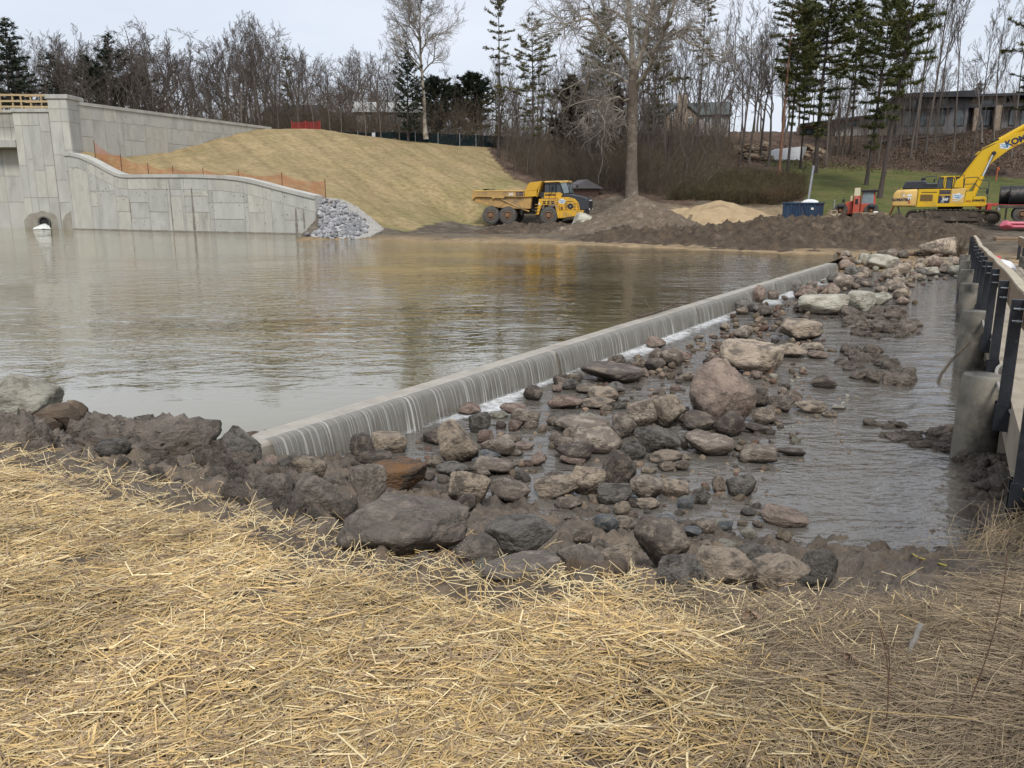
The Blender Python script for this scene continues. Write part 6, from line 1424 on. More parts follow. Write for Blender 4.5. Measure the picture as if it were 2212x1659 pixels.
bp = D(1450, 468, 62.5); b2 = empty('digging_bucket', (bp.x, bp.y, D(1450, 478, 62.5).z), .5, 'dark excavator bucket lying on its back between dirt heap and sand heap', 'bucket')
DB = mat('dark_bucket', (.07, .05, .035), (.10, .075, .05), 4, .7, .4)
mb = MB(); mb.prism([(-1.5, 1.05), (-1.4, 1.15), (1.2, .05), (1.2, -.1), (-1.2, .25)], -.7, .7); mb.build('shell', DB, b2, .02)
for x in (-.9, -.5, .9): MB().prism([(x, .0), (x + .25, .0), (x + .45, .5), (x + .2, .5)], -.9, -.72).build('tooth', BUCKM, b2, .01)
# ---------------------------------------------------------------- skip, pump, frames
SKIP = mat('navy_skip', (.018, .040, .082), (.024, .050, .095), 2, .5, .1, c3=(.05, .06, .08), c3s=1.5)
kp = D(1733, 474, 64); skip = empty('waste_skip', (kp.x, kp.y, far_z1(kp.x, kp.y)), -.62, 'open dark blue waste skip heaped with white sheeting', 'skip')
mb = MB()
for x0, x1, y0, y1 in ((-1.3, 1.3, -.85, -.78), (-1.3, 1.3, .78, .85), (-1.3, -1.23, -.78, .78), (1.23, 1.3, -.78, .78)): mb.box((x0 + x1) / 2, (y0 + y1) / 2, .75, x1 - x0, y1 - y0, 1.3)
mb.box(0, 0, .12, 2.6, 1.6, .06); mb.build('shell', SKIP, skip, .01)
MB().box(0, -.87, 1.4, 2.75, .14, .12).box(0, .87, 1.4, 2.75, .14, .12).box(-1.32, 0, 1.4, .14, 1.74, .12).box(1.32, 0, 1.4, .14, 1.74, .12).build('rim', SKIP, skip, .02)
for x in (-1.15, -.6, 0, .6, 1.15): MB().box(x, -.89, .7, .10, .10, 1.25).build('rib', SKIP, skip, .01)
for x in (-.25, .35): MB().tube([(x, -.95, 1.35), (x + .35 if x > 0 else x - .3, -.98, .3)], .04, 8).build('lifting_arm', SKIP, skip)
MB().box(.95, -.9, 1.0, .18, .012, .16).build('sticker', WHT, skip)
o = link('white_sheeting', with_mat(rock_mesh('sheeting', 91, 4, 5, 8, .8, lump=.18, fine=.04), 'wp', WHITE), skip); o.scale = (1.5, 1.2, .55); o.location = (.45, 0, 1.15)
gh = D(1712, 445, 70); gpz = far_z1(gh.x, gh.y)
sd_ = empty('leaning_pole', (D(1742, 455, 67).x, 67, D(1742, 455, 67).z - .3), 0, 'grey pole standing behind the blue skip', 'pole')
MB().tube([(0, 0, -.6), (.12, 0, 1.6), (.30, 0, 3.8)], .09, 8).build('shaft', STEEL, sd_)
MB().box(-.6, .3, .2, .8, .15, 1.6).build('grey_panel', STEEL, sd_)
pp = D(1890, 470, 58); pm = empty('pump', (pp.x, pp.y, pp.z - .3), -.4, 'small black engine pump with a white tank on the mud', 'pump')
MB().box(0, 0, .3, .45, .4, .5).build('engine', INK, pm, .05); MB().box(.02, 0, .64, .34, .3, .18).build('tank', WHT, pm, .05); MB().tube([(-.35, -.3, .05), (-.35, -.3, .5), (.35, -.3, .5), (.35, -.3, .05)], .03, 6).build('frame', INK, pm)
fr_ = D(1880, 474, 57); tf = empty("trestle", (fr_.x, fr_.y, fr_.z), -.5, 'low weathered timber trestle in front of the pump', 'trestle')
MB().box(0, 0, .38, 2.2, .2, .16).build('beam', BUCKM, tf, .02)
for x in (-.9, -.1, .8): MB().box(x, 0, .0, .12, .14, .9).build('leg', BUCKM, tf, .02)
for px, yy, hgt_, lb in ((1873,66,2.1,'thin steel post right of the red telehandler'),(1800,71,1.4,'thin steel post left of the red telehandler')):
    p = D(px, 468, yy); MB().tube([(0, 0, -.5), (0, 0, hgt_)], .05, 8).build('steel_post', STEEL, None); o = bpy.data.objects[-1] if False else None
    ob = [q for q in COL.objects if q.name.startswith('steel_post') and 'label' not in q][0]; ob.location = p; tag(ob, lb, 'post')
REDB = flat('red_steel', (.42, .045, .035), .5)
rb = empty('red_boom_lift', D(2130, 440, 62), 0, 'long red steel arm of a machine behind the excavator', 'machine')
MB().bar((-.6, 0, -.05), (6.5, 1.0, -.12), .22, .18).build('arm', REDB, rb, .02); MB().lathe([(.3, -.2), (.34, 0), (.3, .2)], (-.5, 0, .0), (0, 1, 0), 12).build('joint', REDB, rb, .02); MB().box(.2, 0, -1.0, .3, .3, 2.0).build('leg', REDB, rb, .02)
rs = D(1914, 470, 58); rk = empty('red_rake', rs, 0, 'red painted steel bar leaning beside the excavator', 'bar')
MB().bar((0, 0, -.5), (.45, 0, .75), .08).build('shaft', REDB, rk, .01)
for px, lb, a_, b_ in ((1960,'pale green pipe lying beside the excavator track',-1.6,.1),(1945,'thin steel bar leaning beside the excavator counterweight',-.2,1.0)):
    p = D(px, 473, 57.5); mb = MB().tube([(0, 0, -.15), (a_, .2, b_)], .06, 8); o = mb.build('pipe', flat('pale_green_pipe', (.34, .42, .36), .5)); o.location = p; tag(o, lb, 'pipe')

# ---------------------------------------------------------------- trailer with black pipes
tp = D(2120, 480, 50.5); trl = empty('pipe_trailer', (tp.x + 1.2, tp.y + .4, D(2150, 481, 50).z), -.50, 'flat trailer loaded with black pipes at the right edge', 'trailer')
MB().box(3.5, 0, .95, 7.2, 2.3, .18).build('bed', MUDDY, trl, .02); MB().box(-.05, 0, .86, .12, 2.3, .3).build('rear_bumper', STEEL, trl, .02)
for y in (-.8, .8): MB().box(-.12, y, .80, .04, .22, .14).build('tail_light', REDB, trl)
for x in (1.2, 2.5):
    for s_ in (-1, 1): wheel(trl, x, s_ * .95, .50, .3, s_)
MB().box(.35, -1.1, .55, .08, .5, .7).build('mud_flap', BLACK, trl)
PIPEM = mat('black_pipe', (.016, .016, .018), (.028, .027, .026), 2, .45, .15, c3=(.14, .12, .10), c3s=1.1, c3lo=.58, c3hi=.7)
for i, (y, z, l0) in enumerate(((-.55, 1.62, .45), (.45, 1.62, -.05), (1.3, 1.62, .4))):
    o = MB().lathe([(.52, 0), (.55, 0), (.55, 7.0), (.52, 7.0), (.46, 6.9), (.46, .1)], (0, 0, 0), (1, 0, 0), 30, closed=True).build('black_pipe', PIPEM, None, smooth=True)
    o.parent = None; o.matrix_world = Matrix.Translation(trl.location) @ Matrix.Rotation(-.50, 4, 'Z') @ Matrix.Translation((l0, y, z))
    tag(o, ['large black pipe nearest on the trailer, muddy on top', 'large black pipe behind the nearest one, end standing out furthest', 'large black pipe farthest back on the trailer'][i], 'pipe', 'black pipes on the trailer')
# stacked timber and red wrapped bundle by the bridge end
sp = D(2165, 514, 40.5); PINKW = flat('pink_wrap', (.50, .10, .14), .35)
ti = 0
for r_ in range(3):
    for c_ in range(2):
        o = MB().box(0, 0, 0, 3.2, .32, .11).build('timber_baulk', PLANK, None, .01); o.location = (sp.x + 1.5 + .1 * c_, sp.y + c_ * .36, sp.z - .28 + r_ * .125); o.rotation_euler = (0, 0, -.35)
        tag(o, f"{['lowest', 'middle', 'topmost'][r_]} {['front', 'rear'][c_]} timber baulk of the stack beside the bridge end", 'timber', 'timber stack by the bridge'); ti += 1
bu = empty('wrapped_bundle', D(2180, 494, 41), -.35, 'bundle of pipes in pink plastic wrap on the timber stack', 'bundle')
for k in range(5): MB().tube([(-.2 + .05 * k, .16 * (k % 3), .10 + .16 * (k // 3)), (3.2, .16 * (k % 3), .10 + .16 * (k // 3))], .09, 10).build('wrapped_pipe', PINKW, bu, smooth=True)
o = link('loose_wrap', with_mat(rock_mesh('wrap', 95, 3, 5, 10, .7, lump=.2, fine=.06), 'pk', PINKW), bu); o.scale = (.7, .6, .45); o.location = (-.1, .1, -.05)
op_ = D(1989 + 0, 445, 60)
mk = D(1988, 393, 92) if False else D(2155, 366, 93); om = empty('marker_post', (mk.x, mk.y, far_z1(mk.x, mk.y)), 0, 'thin orange marker post at the edge of the lawn', 'post')
ORNG = flat('orange_paint', (.60, .13, .04), .6); MB().box(0, 0, .75, .10, .05, 1.5).build('stake', ORNG, om); MB().box(.12, 0, 1.3, .22, .02, .25).build('flag', ORNG, om)
shp = D(1258, 430, 80); sh = empty('small_shed', tuple(shp), .3, 'low shed with a grey pitched roof behind the dump truck', 'shed')
sh.scale = (.72,) * 3; MB().box(0, 0, .6, 3.6, 2.4, 1.6).build('walls', flat('brown_boards', (.10, .055, .04), .8), sh); MB().prism([(-2.4, 1.35), (2.4, 1.35), (0, 2.5)], -1.6, 1.6).build('roof', flat('shed_roof', (.16, .15, .15), .8), sh)
# ================================================================ HOUSES
SIDING = mat('grey_siding', (.175, .170, .172), (.150, .146, .148), 3, .8, .2); SIDING_L = mat('pale_siding', (.46, .44, .40), (.38, .36, .33), 3, .8, .2)
ROOFG = mat('green_grey_roof', (.095, .110, .105), (.075, .085, .082), 5, .9, .4); ROOFD = mat('dark_roof', (.045, .048, .055), (.035, .037, .042), 5, .7, .2)
STONEW = mat('stone_cladding', (.34, .27, .20), (.20, .155, .12), 5, .9, .9, 8, .06, c3=(.46, .40, .32), c3s=4); TRIM = flat('dark_trim', (.03, .032, .036), .6); PALEF = flat('pale_frame', (.60, .60, .58), .6)
HGLASS = mat('house_glass', (.055, .075, .085), (.10, .13, .14), 1.0, .08, 0, spec=.8)
SOFFIT = flat('timber_soffit', (.28, .15, .08), .7)
def window(par, x, z, w_, h_, y, fm, panes=2, nm='window'):
    f = MB(); t_ = .09
    f.box(x - w_ / 2, y, z, t_, .10, h_ + t_).box(x + w_ / 2, y, z, t_, .10, h_ + t_).box(x, y, z + h_ / 2, w_, .10, t_).box(x, y, z - h_ / 2, w_, .10, t_)
    for k in range(1, panes): f.box(x - w_ / 2 + w_ * k / panes, y, z, .06, .09, h_)
    fo = f.build(nm, fm, par)
    for k in range(panes): MB().box(x - w_ / 2 + w_ * (k + .5) / panes, y + .03, z, w_ / panes - .08, .03, h_ - .05).build('pane', HGLASS, fo)
    return fo
# modern house on the wooded slope; laid out along the photo's width at its own distance
MY = 124.0; m0 = D(1850, 281, MY); mrz = -math.atan2(m0.x, m0.y) * .75; mk_ = mpp(1900, 260, MY)
mh = empty('modern_house', (m0.x, m0.y, m0.z - .4), mrz, 'long grey modern house with flat dark roofs and stone pillars on the slope', 'house')
HX = lambda px: (px - 1860) * mk_ * 1.06; HZ = lambda py: (273 - py) * mk_ + .4
def hbox(px0, px1, py0, py1, y0, y1, nm, m, b=.0):
    return MB().box((HX(px0) + HX(px1)) / 2, (y0 + y1) / 2, (HZ(py0) + HZ(py1)) / 2, HX(px1) - HX(px0), y1 - y0, HZ(py0) - HZ(py1)).build(nm, m, mh, b)
hbox(1820, 1903, 250, 300, 0, 8, 'wall', SIDING_L); hbox(1932, 2058, 216, 300, -1.2, 9, 'wall', SIDING); hbox(2058, 2300, 222, 300, 1.5, 9, 'wall', SIDING); hbox(1756, 1822, 258, 310, 1.0, 8, 'wall', SIDING_L)
hbox(1745, 1760, 262, 312, .2, 3, 'stone_pillar', STONEW); hbox(1902, 1918, 225, 300, -.6, 3, 'stone_pillar', STONEW); hbox(2072, 2080, 234, 300, -.2, 2.2, 'stone_pillar', STONEW); hbox(2110, 2120, 230, 300, -.2, 2.2, 'stone_pillar', STONEW)
MB().prism([(HX(1750), HZ(258)), (HX(1912), HZ(240)), (HX(1912), HZ(244)), (HX(1750), HZ(263))], -1.2, 9).build('roof', ROOFD, mh); MB().prism([(HX(1752), HZ(263.2)), (HX(1910), HZ(244.6)), (HX(1910), HZ(247)), (HX(1752), HZ(266))], -1.0, 9).build('soffit', SOFFIT, mh)
MB().prism([(HX(1922), HZ(205)), (HX(2060), HZ(203)), (HX(2068), HZ(212)), (HX(2066), HZ(216)), (HX(1922), HZ(211))], -2.6, 10).build('roof', ROOFD, mh)
hbox(2068, 2310, 206, 211, .3, 10, 'roof', ROOFD); hbox(2058, 2320, 228, 233, .0, 9, 'roof', ROOFD); hbox(2056, 2130, 211, 229, 1.2, 5, 'stone_band', STONEW)
hbox(1930, 2030, 231, 235, -2.0, -1.2, 'canopy', TRIM)
for px0, px1, py0, py1, y, n_ in ((1838,1892,250,264,-.03,4),(1904,1916,246,266,-.65,1),(1942,1958,238,268,-1.25,1),(1962,1985,240,268,-1.25,2),(1992,2018,238,268,-1.25,2),(1945,1965,216,230,-1.25,2),(2000,2020,214,230,-1.25,2),(2036,2052,238,270,-1.25,1),(2082,2108,236,268,1.4,3),(2086,2108,217,226,1.15,1),(2062,2071,240,262,1.4,1),(2160,2200,238,270,1.4,3),(2140,2152,238,268,1.4,1),(2220,2250,238,268,1.4,2),(1764,1800,268,286,.95,3)):
    window(mh, (HX(px0) + HX(px1)) / 2, (HZ(py0) + HZ(py1)) / 2, HX(px1) - HX(px0), HZ(py0) - HZ(py1), y, TRIM, n_)
# pale stone house with green roof
PY = 126.0; p0 = D(1480, 290, PY); kk_ = mpp(1480, 270, PY)
ph = empty('stone_house', (p0.x, p0.y, p0.z - .3), -.16, 'pale house with green roof and tall stone chimney behind bare trees', 'house')
KX = lambda px: (px - 1480) * kk_ * 1.03; KZ = lambda py: (290 - py) * kk_ + .3
def kbox(px0, px1, py0, py1, y0, y1, nm, m): return MB().box((KX(px0) + KX(px1)) / 2, (y0 + y1) / 2, (KZ(py0) + KZ(py1)) / 2, KX(px1) - KX(px0), y1 - y0, KZ(py0) - KZ(py1)).build(nm, m, ph)
kbox(1395, 1568, 250, 300, 0, 7, 'wall', SIDING_L)
MB().add([(KX(1385), -.5, KZ(251)), (KX(1575), -.5, KZ(251)), (KX(1572), 3.5, KZ(219)), (KX(1390), 3.5, KZ(221)), (KX(1385), 7.5, KZ(251)), (KX(1575), 7.5, KZ(251))], [(0, 1, 2, 3), (3, 2, 5, 4), (0, 3, 4), (1, 5, 2)]).build('roof', ROOFG, ph)
kbox(1461, 1481, 210, 285, -.9, .6, 'chimney', STONEW); kbox(1463, 1467, 206, 210, -.5, 0, 'chimney_pot', TRIM); kbox(1475, 1479, 206, 210, -.5, 0, 'chimney_pot', TRIM)
MB().prism([(KX(1440), KZ(300)), (KX(1502), KZ(300)), (KX(1502), KZ(250)), (KX(1472), KZ(226)), (KX(1440), KZ(250))], -.5, 2).build('gable', STONEW, ph)
MB().prism([(KX(1436), KZ(252)), (KX(1472), KZ(224)), (KX(1506), KZ(252)), (KX(1506), KZ(249)), (KX(1472), KZ(220.5)), (KX(1436), KZ(249))], -.8, 2).build('gable_roof', ROOFG, ph)
for px0, px1, py0, py1, y, n_ in ((1408,1420,254,266,-.04,2),(1422,1434,254,266,-.04,2),(1448,1456,250,260,-.55,2),(1449,1456,236,245,-.55,1),(1486,1494,256,268,-.55,2),(1518,1530,256,268,-.04,2),(1540,1553,256,270,-.04,2)):
    window(ph, (KX(px0) + KX(px1)) / 2, (KZ(py0) + KZ(py1)) / 2, KX(px1) - KX(px0), KZ(py0) - KZ(py1), y, PALEF, n_)
# low buildings half hidden behind the left wood
def shed(px, py, Y, w_, h_, rh, rz, wm, rm, lb):
    p = D(px, py, Y); o = empty('house', p, rz, lb, 'house'); MB().box(0, 0, h_ / 2 - 1, w_, 5, h_ + 2).build('wall', wm, o); MB().prism([(-2.9, h_), (2.9, h_), (0, h_ + rh)], -w_ / 2 - .4, w_ / 2 + .4).build('roof', rm, o).rotation_euler = (0, 0, math.pi / 2)
    for x in (-w_ * .3, w_ * .05, w_ * .32): window(o, x, h_ * .55, 1.1, 1.1, -2.53, PALEF, 2)
shed(845, 283, 118, 9, 2.2, 1.6, .1, SIDING_L, flat('white_roof', (.62, .62, .60), .7), 'low pale building with a whitish roof behind the site fence')
shed(640, 282, 128, 8, 2.0, 1.6, -.2, mat('dark_boards', (.06, .05, .045), (.045, .04, .036), 4, .9), ROOFD, 'dark brown house half hidden in the left wood')
shed(735, 292, 124, 7, 1.8, 1.4, .2, mat('dark_boards2', (.065, .055, .05), (.045, .04, .036), 4, .9), ROOFD, 'dark low house behind bare trees at the end of the left wood')
# parked cars glimpsed through the thicket
def car(px, py, Y, rz, m, lb):
    p = D(px, py, Y); c = empty('parked_car', (p.x, p.y, far_z1(p.x, p.y) + .2), rz, lb, 'car')
    MB().prism([(-2.2, .35), (2.2, .35), (2.25, .75), (1.3, .95), (-2.2, 1.0)], -.85, .85).build('body', m, c, .06); MB().prism([(-1.9, .98), (1.2, .95), (.5, 1.5), (-1.3, 1.5)], -.78, .78).build('cabin', HGLASS, c, .05); MB().prism([(-1.3, 1.47), (.5, 1.47), (.4, 1.53), (-1.2, 1.53)], -.72, .72).build('roof', m, c)
    for x in (-1.35, 1.4):
        for y in (-.8, .8): MB().lathe([(.34, -.1), (.34, .1)], (x, y, .34), (0, 1, 0), 14).build('wheel', BLACK, c)
car(1280, 318, 116, .1, flat('silver_paint', (.55, .58, .60), .3), 'silver car parked behind the thicket left of the big pale barked tree'); car(1445, 322, 116, .05, flat('pale_blue_paint', (.40, .48, .52), .3), 'pale bluish car parked below the pale stone house')
# culvert slab and stone banks by the lawn
cp = D(1692, 347, 111); cv = empty('pale_tarp', (cp.x, cp.y, cp.z - .3), -.3, 'pale grey curved slab between two boulder walls above the lawn', 'slab')
mb = MB(); mb.add([(-1.9, 0, 0), (2.2, 0, -.15), (2.9, 1.6, 2.1), (2.4, 2.4, 2.2), (-1.2, 2.2, 1.9), (-1.75, 1.4, 1.6), (-1.9, 3, -.2), (2.2, 3, -.2)], [(0, 1, 2, 3, 4, 5), (0, 5, 4, 6), (1, 7, 3, 2), (3, 7, 6, 4), (0, 6, 7, 1)])
mb.build('sheet', flat('pale_tarp', (.55, .55, .53), .8), cv)
WALLST = rockmat('wall_boulder', (.23, .175, .115), (.155, .115, .08), (.10, .075, .052), vary=.2)
wme = [with_mat(PROTO[i], 'wallst', WALLST) for i in range(6)]
for nm, pl, lb in (('boulder_wall', [(1730,352,111),(1775,348,112),(1740,335,113),(1765,325,115),(1745,318,116),(1785,335,114)], 'stacked brown boulder wall right of the pale slab'), ('boulder_wall', [(1580,332,114),(1630,342,112),(1655,335,113),(1620,318,115),(1650,312,116),(1590,322,116),(1662,345,112)], 'stacked brown boulder wall left of the pale slab')):
    c = D(*pl[0]); root = empty(nm, c, 0, lb, 'wall')
    for k in range(34):
        a_, b_ = rnd.choice(pl), rnd.choice(pl); u = rnd.random(); p = D(a_[0] + (b_[0] - a_[0]) * u, a_[1] + (b_[1] - a_[1]) * u, a_[2] + (b_[2] - a_[2]) * u)
        z = min(p.z, far_z1(p.x, p.y) + 1.0); o = link('boulder', rnd.choice(wme), root); s_ = rnd.uniform(.6, 1.25); o.location = Vector((p.x, p.y, z - .3)) - c; o.scale = (s_ * 1.5, s_, s_ * .65); o.rotation_euler = (rnd.uniform(-.2, .2), rnd.uniform(-.2, .2), rnd.uniform(-.5, .5))

# ================================================================ TREES
BK_GREY = mat('grey_bark', (.140, .118, .100), (.085, .072, .061), 3, .95, .5, 14, .03, vary=.18, stretch=(1, 1, .25))
BK_TWIG = mat('twig_bark', (.135, .110, .092), (.092, .075, .063), 3, .95, 0, vary=.15)
BK_SYC = mat('sycamore_bark', (.42, .385, .32), (.30, .265, .21), 1.6, .9, .2, c3=(.16, .125, .09), c3s=1.2, c3lo=.46, c3hi=.62)
BK_SYCT = mat('sycamore_trunk', (.165, .132, .103), (.105, .083, .065), 2.5, .95, .6, 12, .04, c3=(.28, .24, .19), c3s=.8, c3lo=.56, c3hi=.68)
BK_PINE = mat('pine_bark', (.085, .066, .055), (.055, .045, .040), 5, .95, .6, 14, .03, vary=.12, stretch=(1, 1, .3))
BK_RED = mat('red_pine_bark', (.22, .115, .068), (.14, .078, .052), 5, .95, .6, 14, .03, stretch=(1, 1, .3))
def leafmat(nm, a_, b_, c_):
    return mat(nm, a_, b_, 1.3, .75, 0, vary=.12, c3=c_, c3s=.5, c3lo=.5, c3hi=.68, spec=.2)
NEEDLE = leafmat('pine_needles', (.098, .108, .036), (.066, .078, .028), (.155, .14, .045)); NEEDLE_O = leafmat('olive_needles', (.125, .115, .040), (.085, .085, .032), (.18, .15, .06)); NEEDLE_D = leafmat('dark_needles', (.042, .055, .034), (.026, .036, .025), (.070, .072, .038)); NEEDLE_B = leafmat('rusty_needles', (.075, .056, .034), (.045, .036, .024), (.05, .055, .028))
class Skel:                                     # many thin tubes, gathered and built in one go
    def __init__(s): s.V = []; s.F = []; s.n = 0
    def tube(s, P, Rr, k):
        P = np.asarray(P, float); m = len(P); T = np.gradient(P, axis=0); T /= np.linalg.norm(T, axis=1)[:, None] + 1e-9
        ref = np.array([.31, .87, .38]); A = np.cross(T, ref); A /= np.linalg.norm(A, axis=1)[:, None] + 1e-9; B = np.cross(T, A)
        a_ = np.arange(k) * 2 * math.pi / k
        V = P[:, None] + (A[:, None] * np.cos(a_)[None, :, None] + B[:, None] * np.sin(a_)[None, :, None]) * np.asarray(Rr)[:, None, None]
        i, j = np.meshgrid(np.arange(m - 1), np.arange(k), indexing='ij'); j2 = (j + 1) % k
        s.F.append(np.stack([i * k + j, i * k + j2, (i + 1) * k + j2, (i + 1) * k + j], -1).reshape(-1, 4) + s.n); s.V.append(V.reshape(-1, 3)); s.n += m * k
    def mesh(s, name, m):
        me = np_mesh(name, np.concatenate(s.V), np.concatenate(s.F), True); me.materials.append(m); return me
def branch_pts(g, p, d, L_, n, wig, up):
    pts = [p]; d = d / np.linalg.norm(d)
    for i in range(n):
        d = d + g.normal(size=3) * wig + np.array([0, 0, up]); d /= np.linalg.norm(d); pts.append(pts[-1] + d * L_ / n)
    return np.array(pts), d
def bare_tree(seed, H=16.0, r0=.22, fork=.35, spread=.9, n1=11, wig=.16, up=.05, twist=1.0, dens=1.1, lens=.42, tmin=.011):
    """trunk mesh (trunk and main limbs) and crown mesh (all finer branches)"""
    g = np.random.default_rng(seed); Tk, Cr = Skel(), Skel()
    pts, _ = branch_pts(g, np.array([0, 0, -.8]), np.array([g.normal() * .04 * twist, g.normal() * .04 * twist, 1]), H * .93 + .8, 14, .045 * twist, .06)
    rad = r0 * (1 - np.linspace(0, 1, 15) ** 1.1 * .9); rad[0] *= 1.5; rad[1] *= 1.12; Tk.tube(pts, rad, 8)
    def sub(pts, rad, level, L_):
        cnt = [0, n1, 9, 6, 4][level]; cnt = max(2, int(cnt * dens)) if level > 1 else cnt
        for k in range(cnt):
            lo = fork if level == 1 else .18
            u = lo + (1 - lo) * ((k + g.random()) / cnt) ** (.9 if level == 1 else 1); f = u * (len(pts) - 1); i = min(int(f), len(pts) - 2); p = pts[i] + (pts[i + 1] - pts[i]) * (f - i); r = rad[i] + (rad[i + 1] - rad[i]) * (f - i)
            ax = pts[i + 1] - pts[i]; ax /= np.linalg.norm(ax); q = g.normal(size=3); q -= ax * q.dot(ax); q /= np.linalg.norm(q) + 1e-9
            ang = g.uniform(.55, 1.0) * spread; d = ax * math.cos(ang) + q * math.sin(ang)
            l = L_ * (1.15 - .75 * u if level == 1 else 1.1 - .6 * u) * g.uniform(.65, 1.15); rr = max(min(r * .62, .02 + l * .017), tmin)
            n = [0, 8, 5, 4, 2][level]; bp, _ = branch_pts(g, p, d, l, n, wig * (1.2 if level > 1 else 1), up if level < 3 else .02)
            br = np.linspace(rr, max(rr * .32, tmin * .8), n + 1); (Tk if level == 1 else Cr).tube(bp, br, [0, 6, 4, 3, 3][level])
            if level < 4: sub(bp, br, level + 1, l * lens * (1.12 if level == 1 else 1.0))
    sub(pts, rad, 1, H * .46)
    return Tk, Cr
def conifer(seed, H=18.0, r0=.2, base=.3, whorl=.85, blen=2.6, tip=.5, droop=-.05, tuft=.42, per=26, nb=5, gap=.15, lw=.05, irregular=.35, cone=1.0):
    g = np.random.default_rng(seed); Tk = Skel(); pts, _ = branch_pts(g, np.array([0, 0, -.8]), np.array([g.normal() * .02, g.normal() * .02, 1]), H + .8, 10, .012, .05)
    rad = r0 * (1 - np.linspace(0, 1, 11) * .92); rad[0] *= 1.35; Tk.tube(pts, rad, 8); LV, LF = [], []; nv = 0
    z = H * base
    while z < H * .985:
        u = (z - H * base) / (H * (1 - base)); f = (z + .8) / (H + .8) * 10; i = min(int(f), 9); c = pts[i] + (pts[i + 1] - pts[i]) * (f - i)
        a0 = g.uniform(0, 6.28)
        for k in range(nb):
            if g.random() < gap: continue
            a_ = a0 + 6.28 * k / nb + g.normal() * .3; prof = (1 - u) ** cone * (1 - tip) + tip * math.sin(math.pi * min(1, (1 - u) * 1.05)) if tip else (1 - u) ** cone
            L_ = blen * max(prof, .10) * (1 + irregular * g.normal()); L_ = max(L_, .35)
            d = np.array([math.cos(a_), math.sin(a_), droop + .45 * u + g.normal() * .08]); bp, dd = branch_pts(g, c, d, L_, 4, .05, .03)
            Tk.tube(bp, np.linspace(.025 + L_ * .008, .012, 5), 4)
            m = max(3, int(per * L_ / blen)); t_ = g.uniform(.22, 1.05, m) ** .8; idx = np.clip(t_ * 4, 0, 3.999); ii = idx.astype(int); P = bp[ii] + (bp[ii + 1] - bp[ii]) * (idx - ii)[:, None]
            side_ = np.array([-d[1], d[0], 0]); off = g.uniform(-1, 1, m) * L_ * .26 * (1.15 - t_); P = P + side_ * off[:, None] + np.array([0, 0, 1]) * (g.normal(size=m) * .07 + .04)[:, None]
            for q in range(6):                    # each tuft: a burst of thin needle sprays
                dv = g.normal(size=(m, 3)) * np.array([1, 1, .55]) + d * .6 + np.array([0, 0, .18]); dv /= np.linalg.norm(dv, axis=1)[:, None]; l = tuft * g.uniform(.6, 1.15, m)[:, None]
                sv = np.cross(dv, g.normal(size=(m, 3))); sv /= np.linalg.norm(sv, axis=1)[:, None]
                tri = np.stack([P - sv * lw, P + sv * lw, P + dv * l], 1); LV.append(tri.reshape(-1, 3)); LF.append(np.arange(m * 3).reshape(-1, 3) + nv); nv += m * 3
        z += whorl * g.uniform(.7, 1.3) * (1 - .45 * u)
    return Tk, np.concatenate(LV), np.concatenate(LF)
TREES = {}
def proto_bare(key, mt, mc, **k):
    Tk, Cr = bare_tree(**k); TREES[key] = (k.get('H', 16.0), [('trunk', Tk.mesh('trunk', mt)), ('crown', Cr.mesh('crown', mc))])
def proto_con(key, mt, ml, **k):
    Tk, V, Fq = conifer(**k); me = np_mesh('crown', V, Fq); me.materials.append(ml); TREES[key] = (k.get('H', 18.0), [('trunk', Tk.mesh('trunk', mt)), ('crown', me)])
for i in range(6): proto_bare(f'b{i}', BK_GREY, BK_TWIG, seed=20 + i, H=16, r0=[.17,.2,.15,.23,.18,.16][i], fork=[.3,.25,.42,.22,.36,.5][i], spread=[.75,.9,.62,1.0,.7,.6][i], n1=[13,14,11,14,12,11][i], wig=[.13,.19,.12,.2,.15,.11][i], twist=[1,1.8,.8,2.2,1,.6][i], up=[.06,.04,.08,.03,.06,.09][i])
proto_bare('pole', BK_GREY, BK_TWIG, seed=51, H=17, r0=.16, fork=.55, spread=.55, n1=8, wig=.1, up=.09, twist=.7)
proto_bare('crook', BK_GREY, BK_TWIG, seed=58, H=13, r0=.16, fork=.5, spread=.9, n1=8, wig=.26, up=.05, twist=3.2)
proto_bare('thin', BK_TWIG, BK_TWIG, seed=55, H=9, r0=.06, fork=.2, spread=.55, n1=9, wig=.13, up=.09, dens=.7, tmin=.009)
BK_SYCW = mat('sycamore_twigs', (.27, .245, .205), (.20, .175, .145), 2, .95, 0)
proto_bare('syc1', BK_SYC, BK_SYCW, seed=64, H=27, r0=.36, fork=.36, spread=.95, n1=22, wig=.17, up=.06, twist=1.0, tmin=.011, dens=1.8, lens=.47)
proto_con('pine0', BK_PINE, NEEDLE, seed=2, H=24, r0=.26, base=.30, blen=3.0, tip=.8, per=44, tuft=.48, lw=.05)
proto_con('pine1', BK_PINE, NEEDLE, seed=4, H=24, r0=.24, base=.18, blen=3.3, tip=.85, per=44, tuft=.48, lw=.05, gap=.15)
proto_con('pineo', BK_PINE, NEEDLE_O, seed=7, H=20, r0=.2, base=.22, blen=3.0, tip=.7, per=30, tuft=.4, gap=.3, lw=.046)
proto_con('pinet', BK_PINE, NEEDLE_O, seed=9, H=24, r0=.2, base=.36, blen=2.0, tip=.9, per=24, tuft=.38, gap=.42, whorl=1.1, lw=.046)
proto_con('pinered', BK_RED, NEEDLE, seed=12, H=24, r0=.22, base=.42, blen=2.6, tip=.8, per=30, tuft=.4, gap=.25, lw=.05)
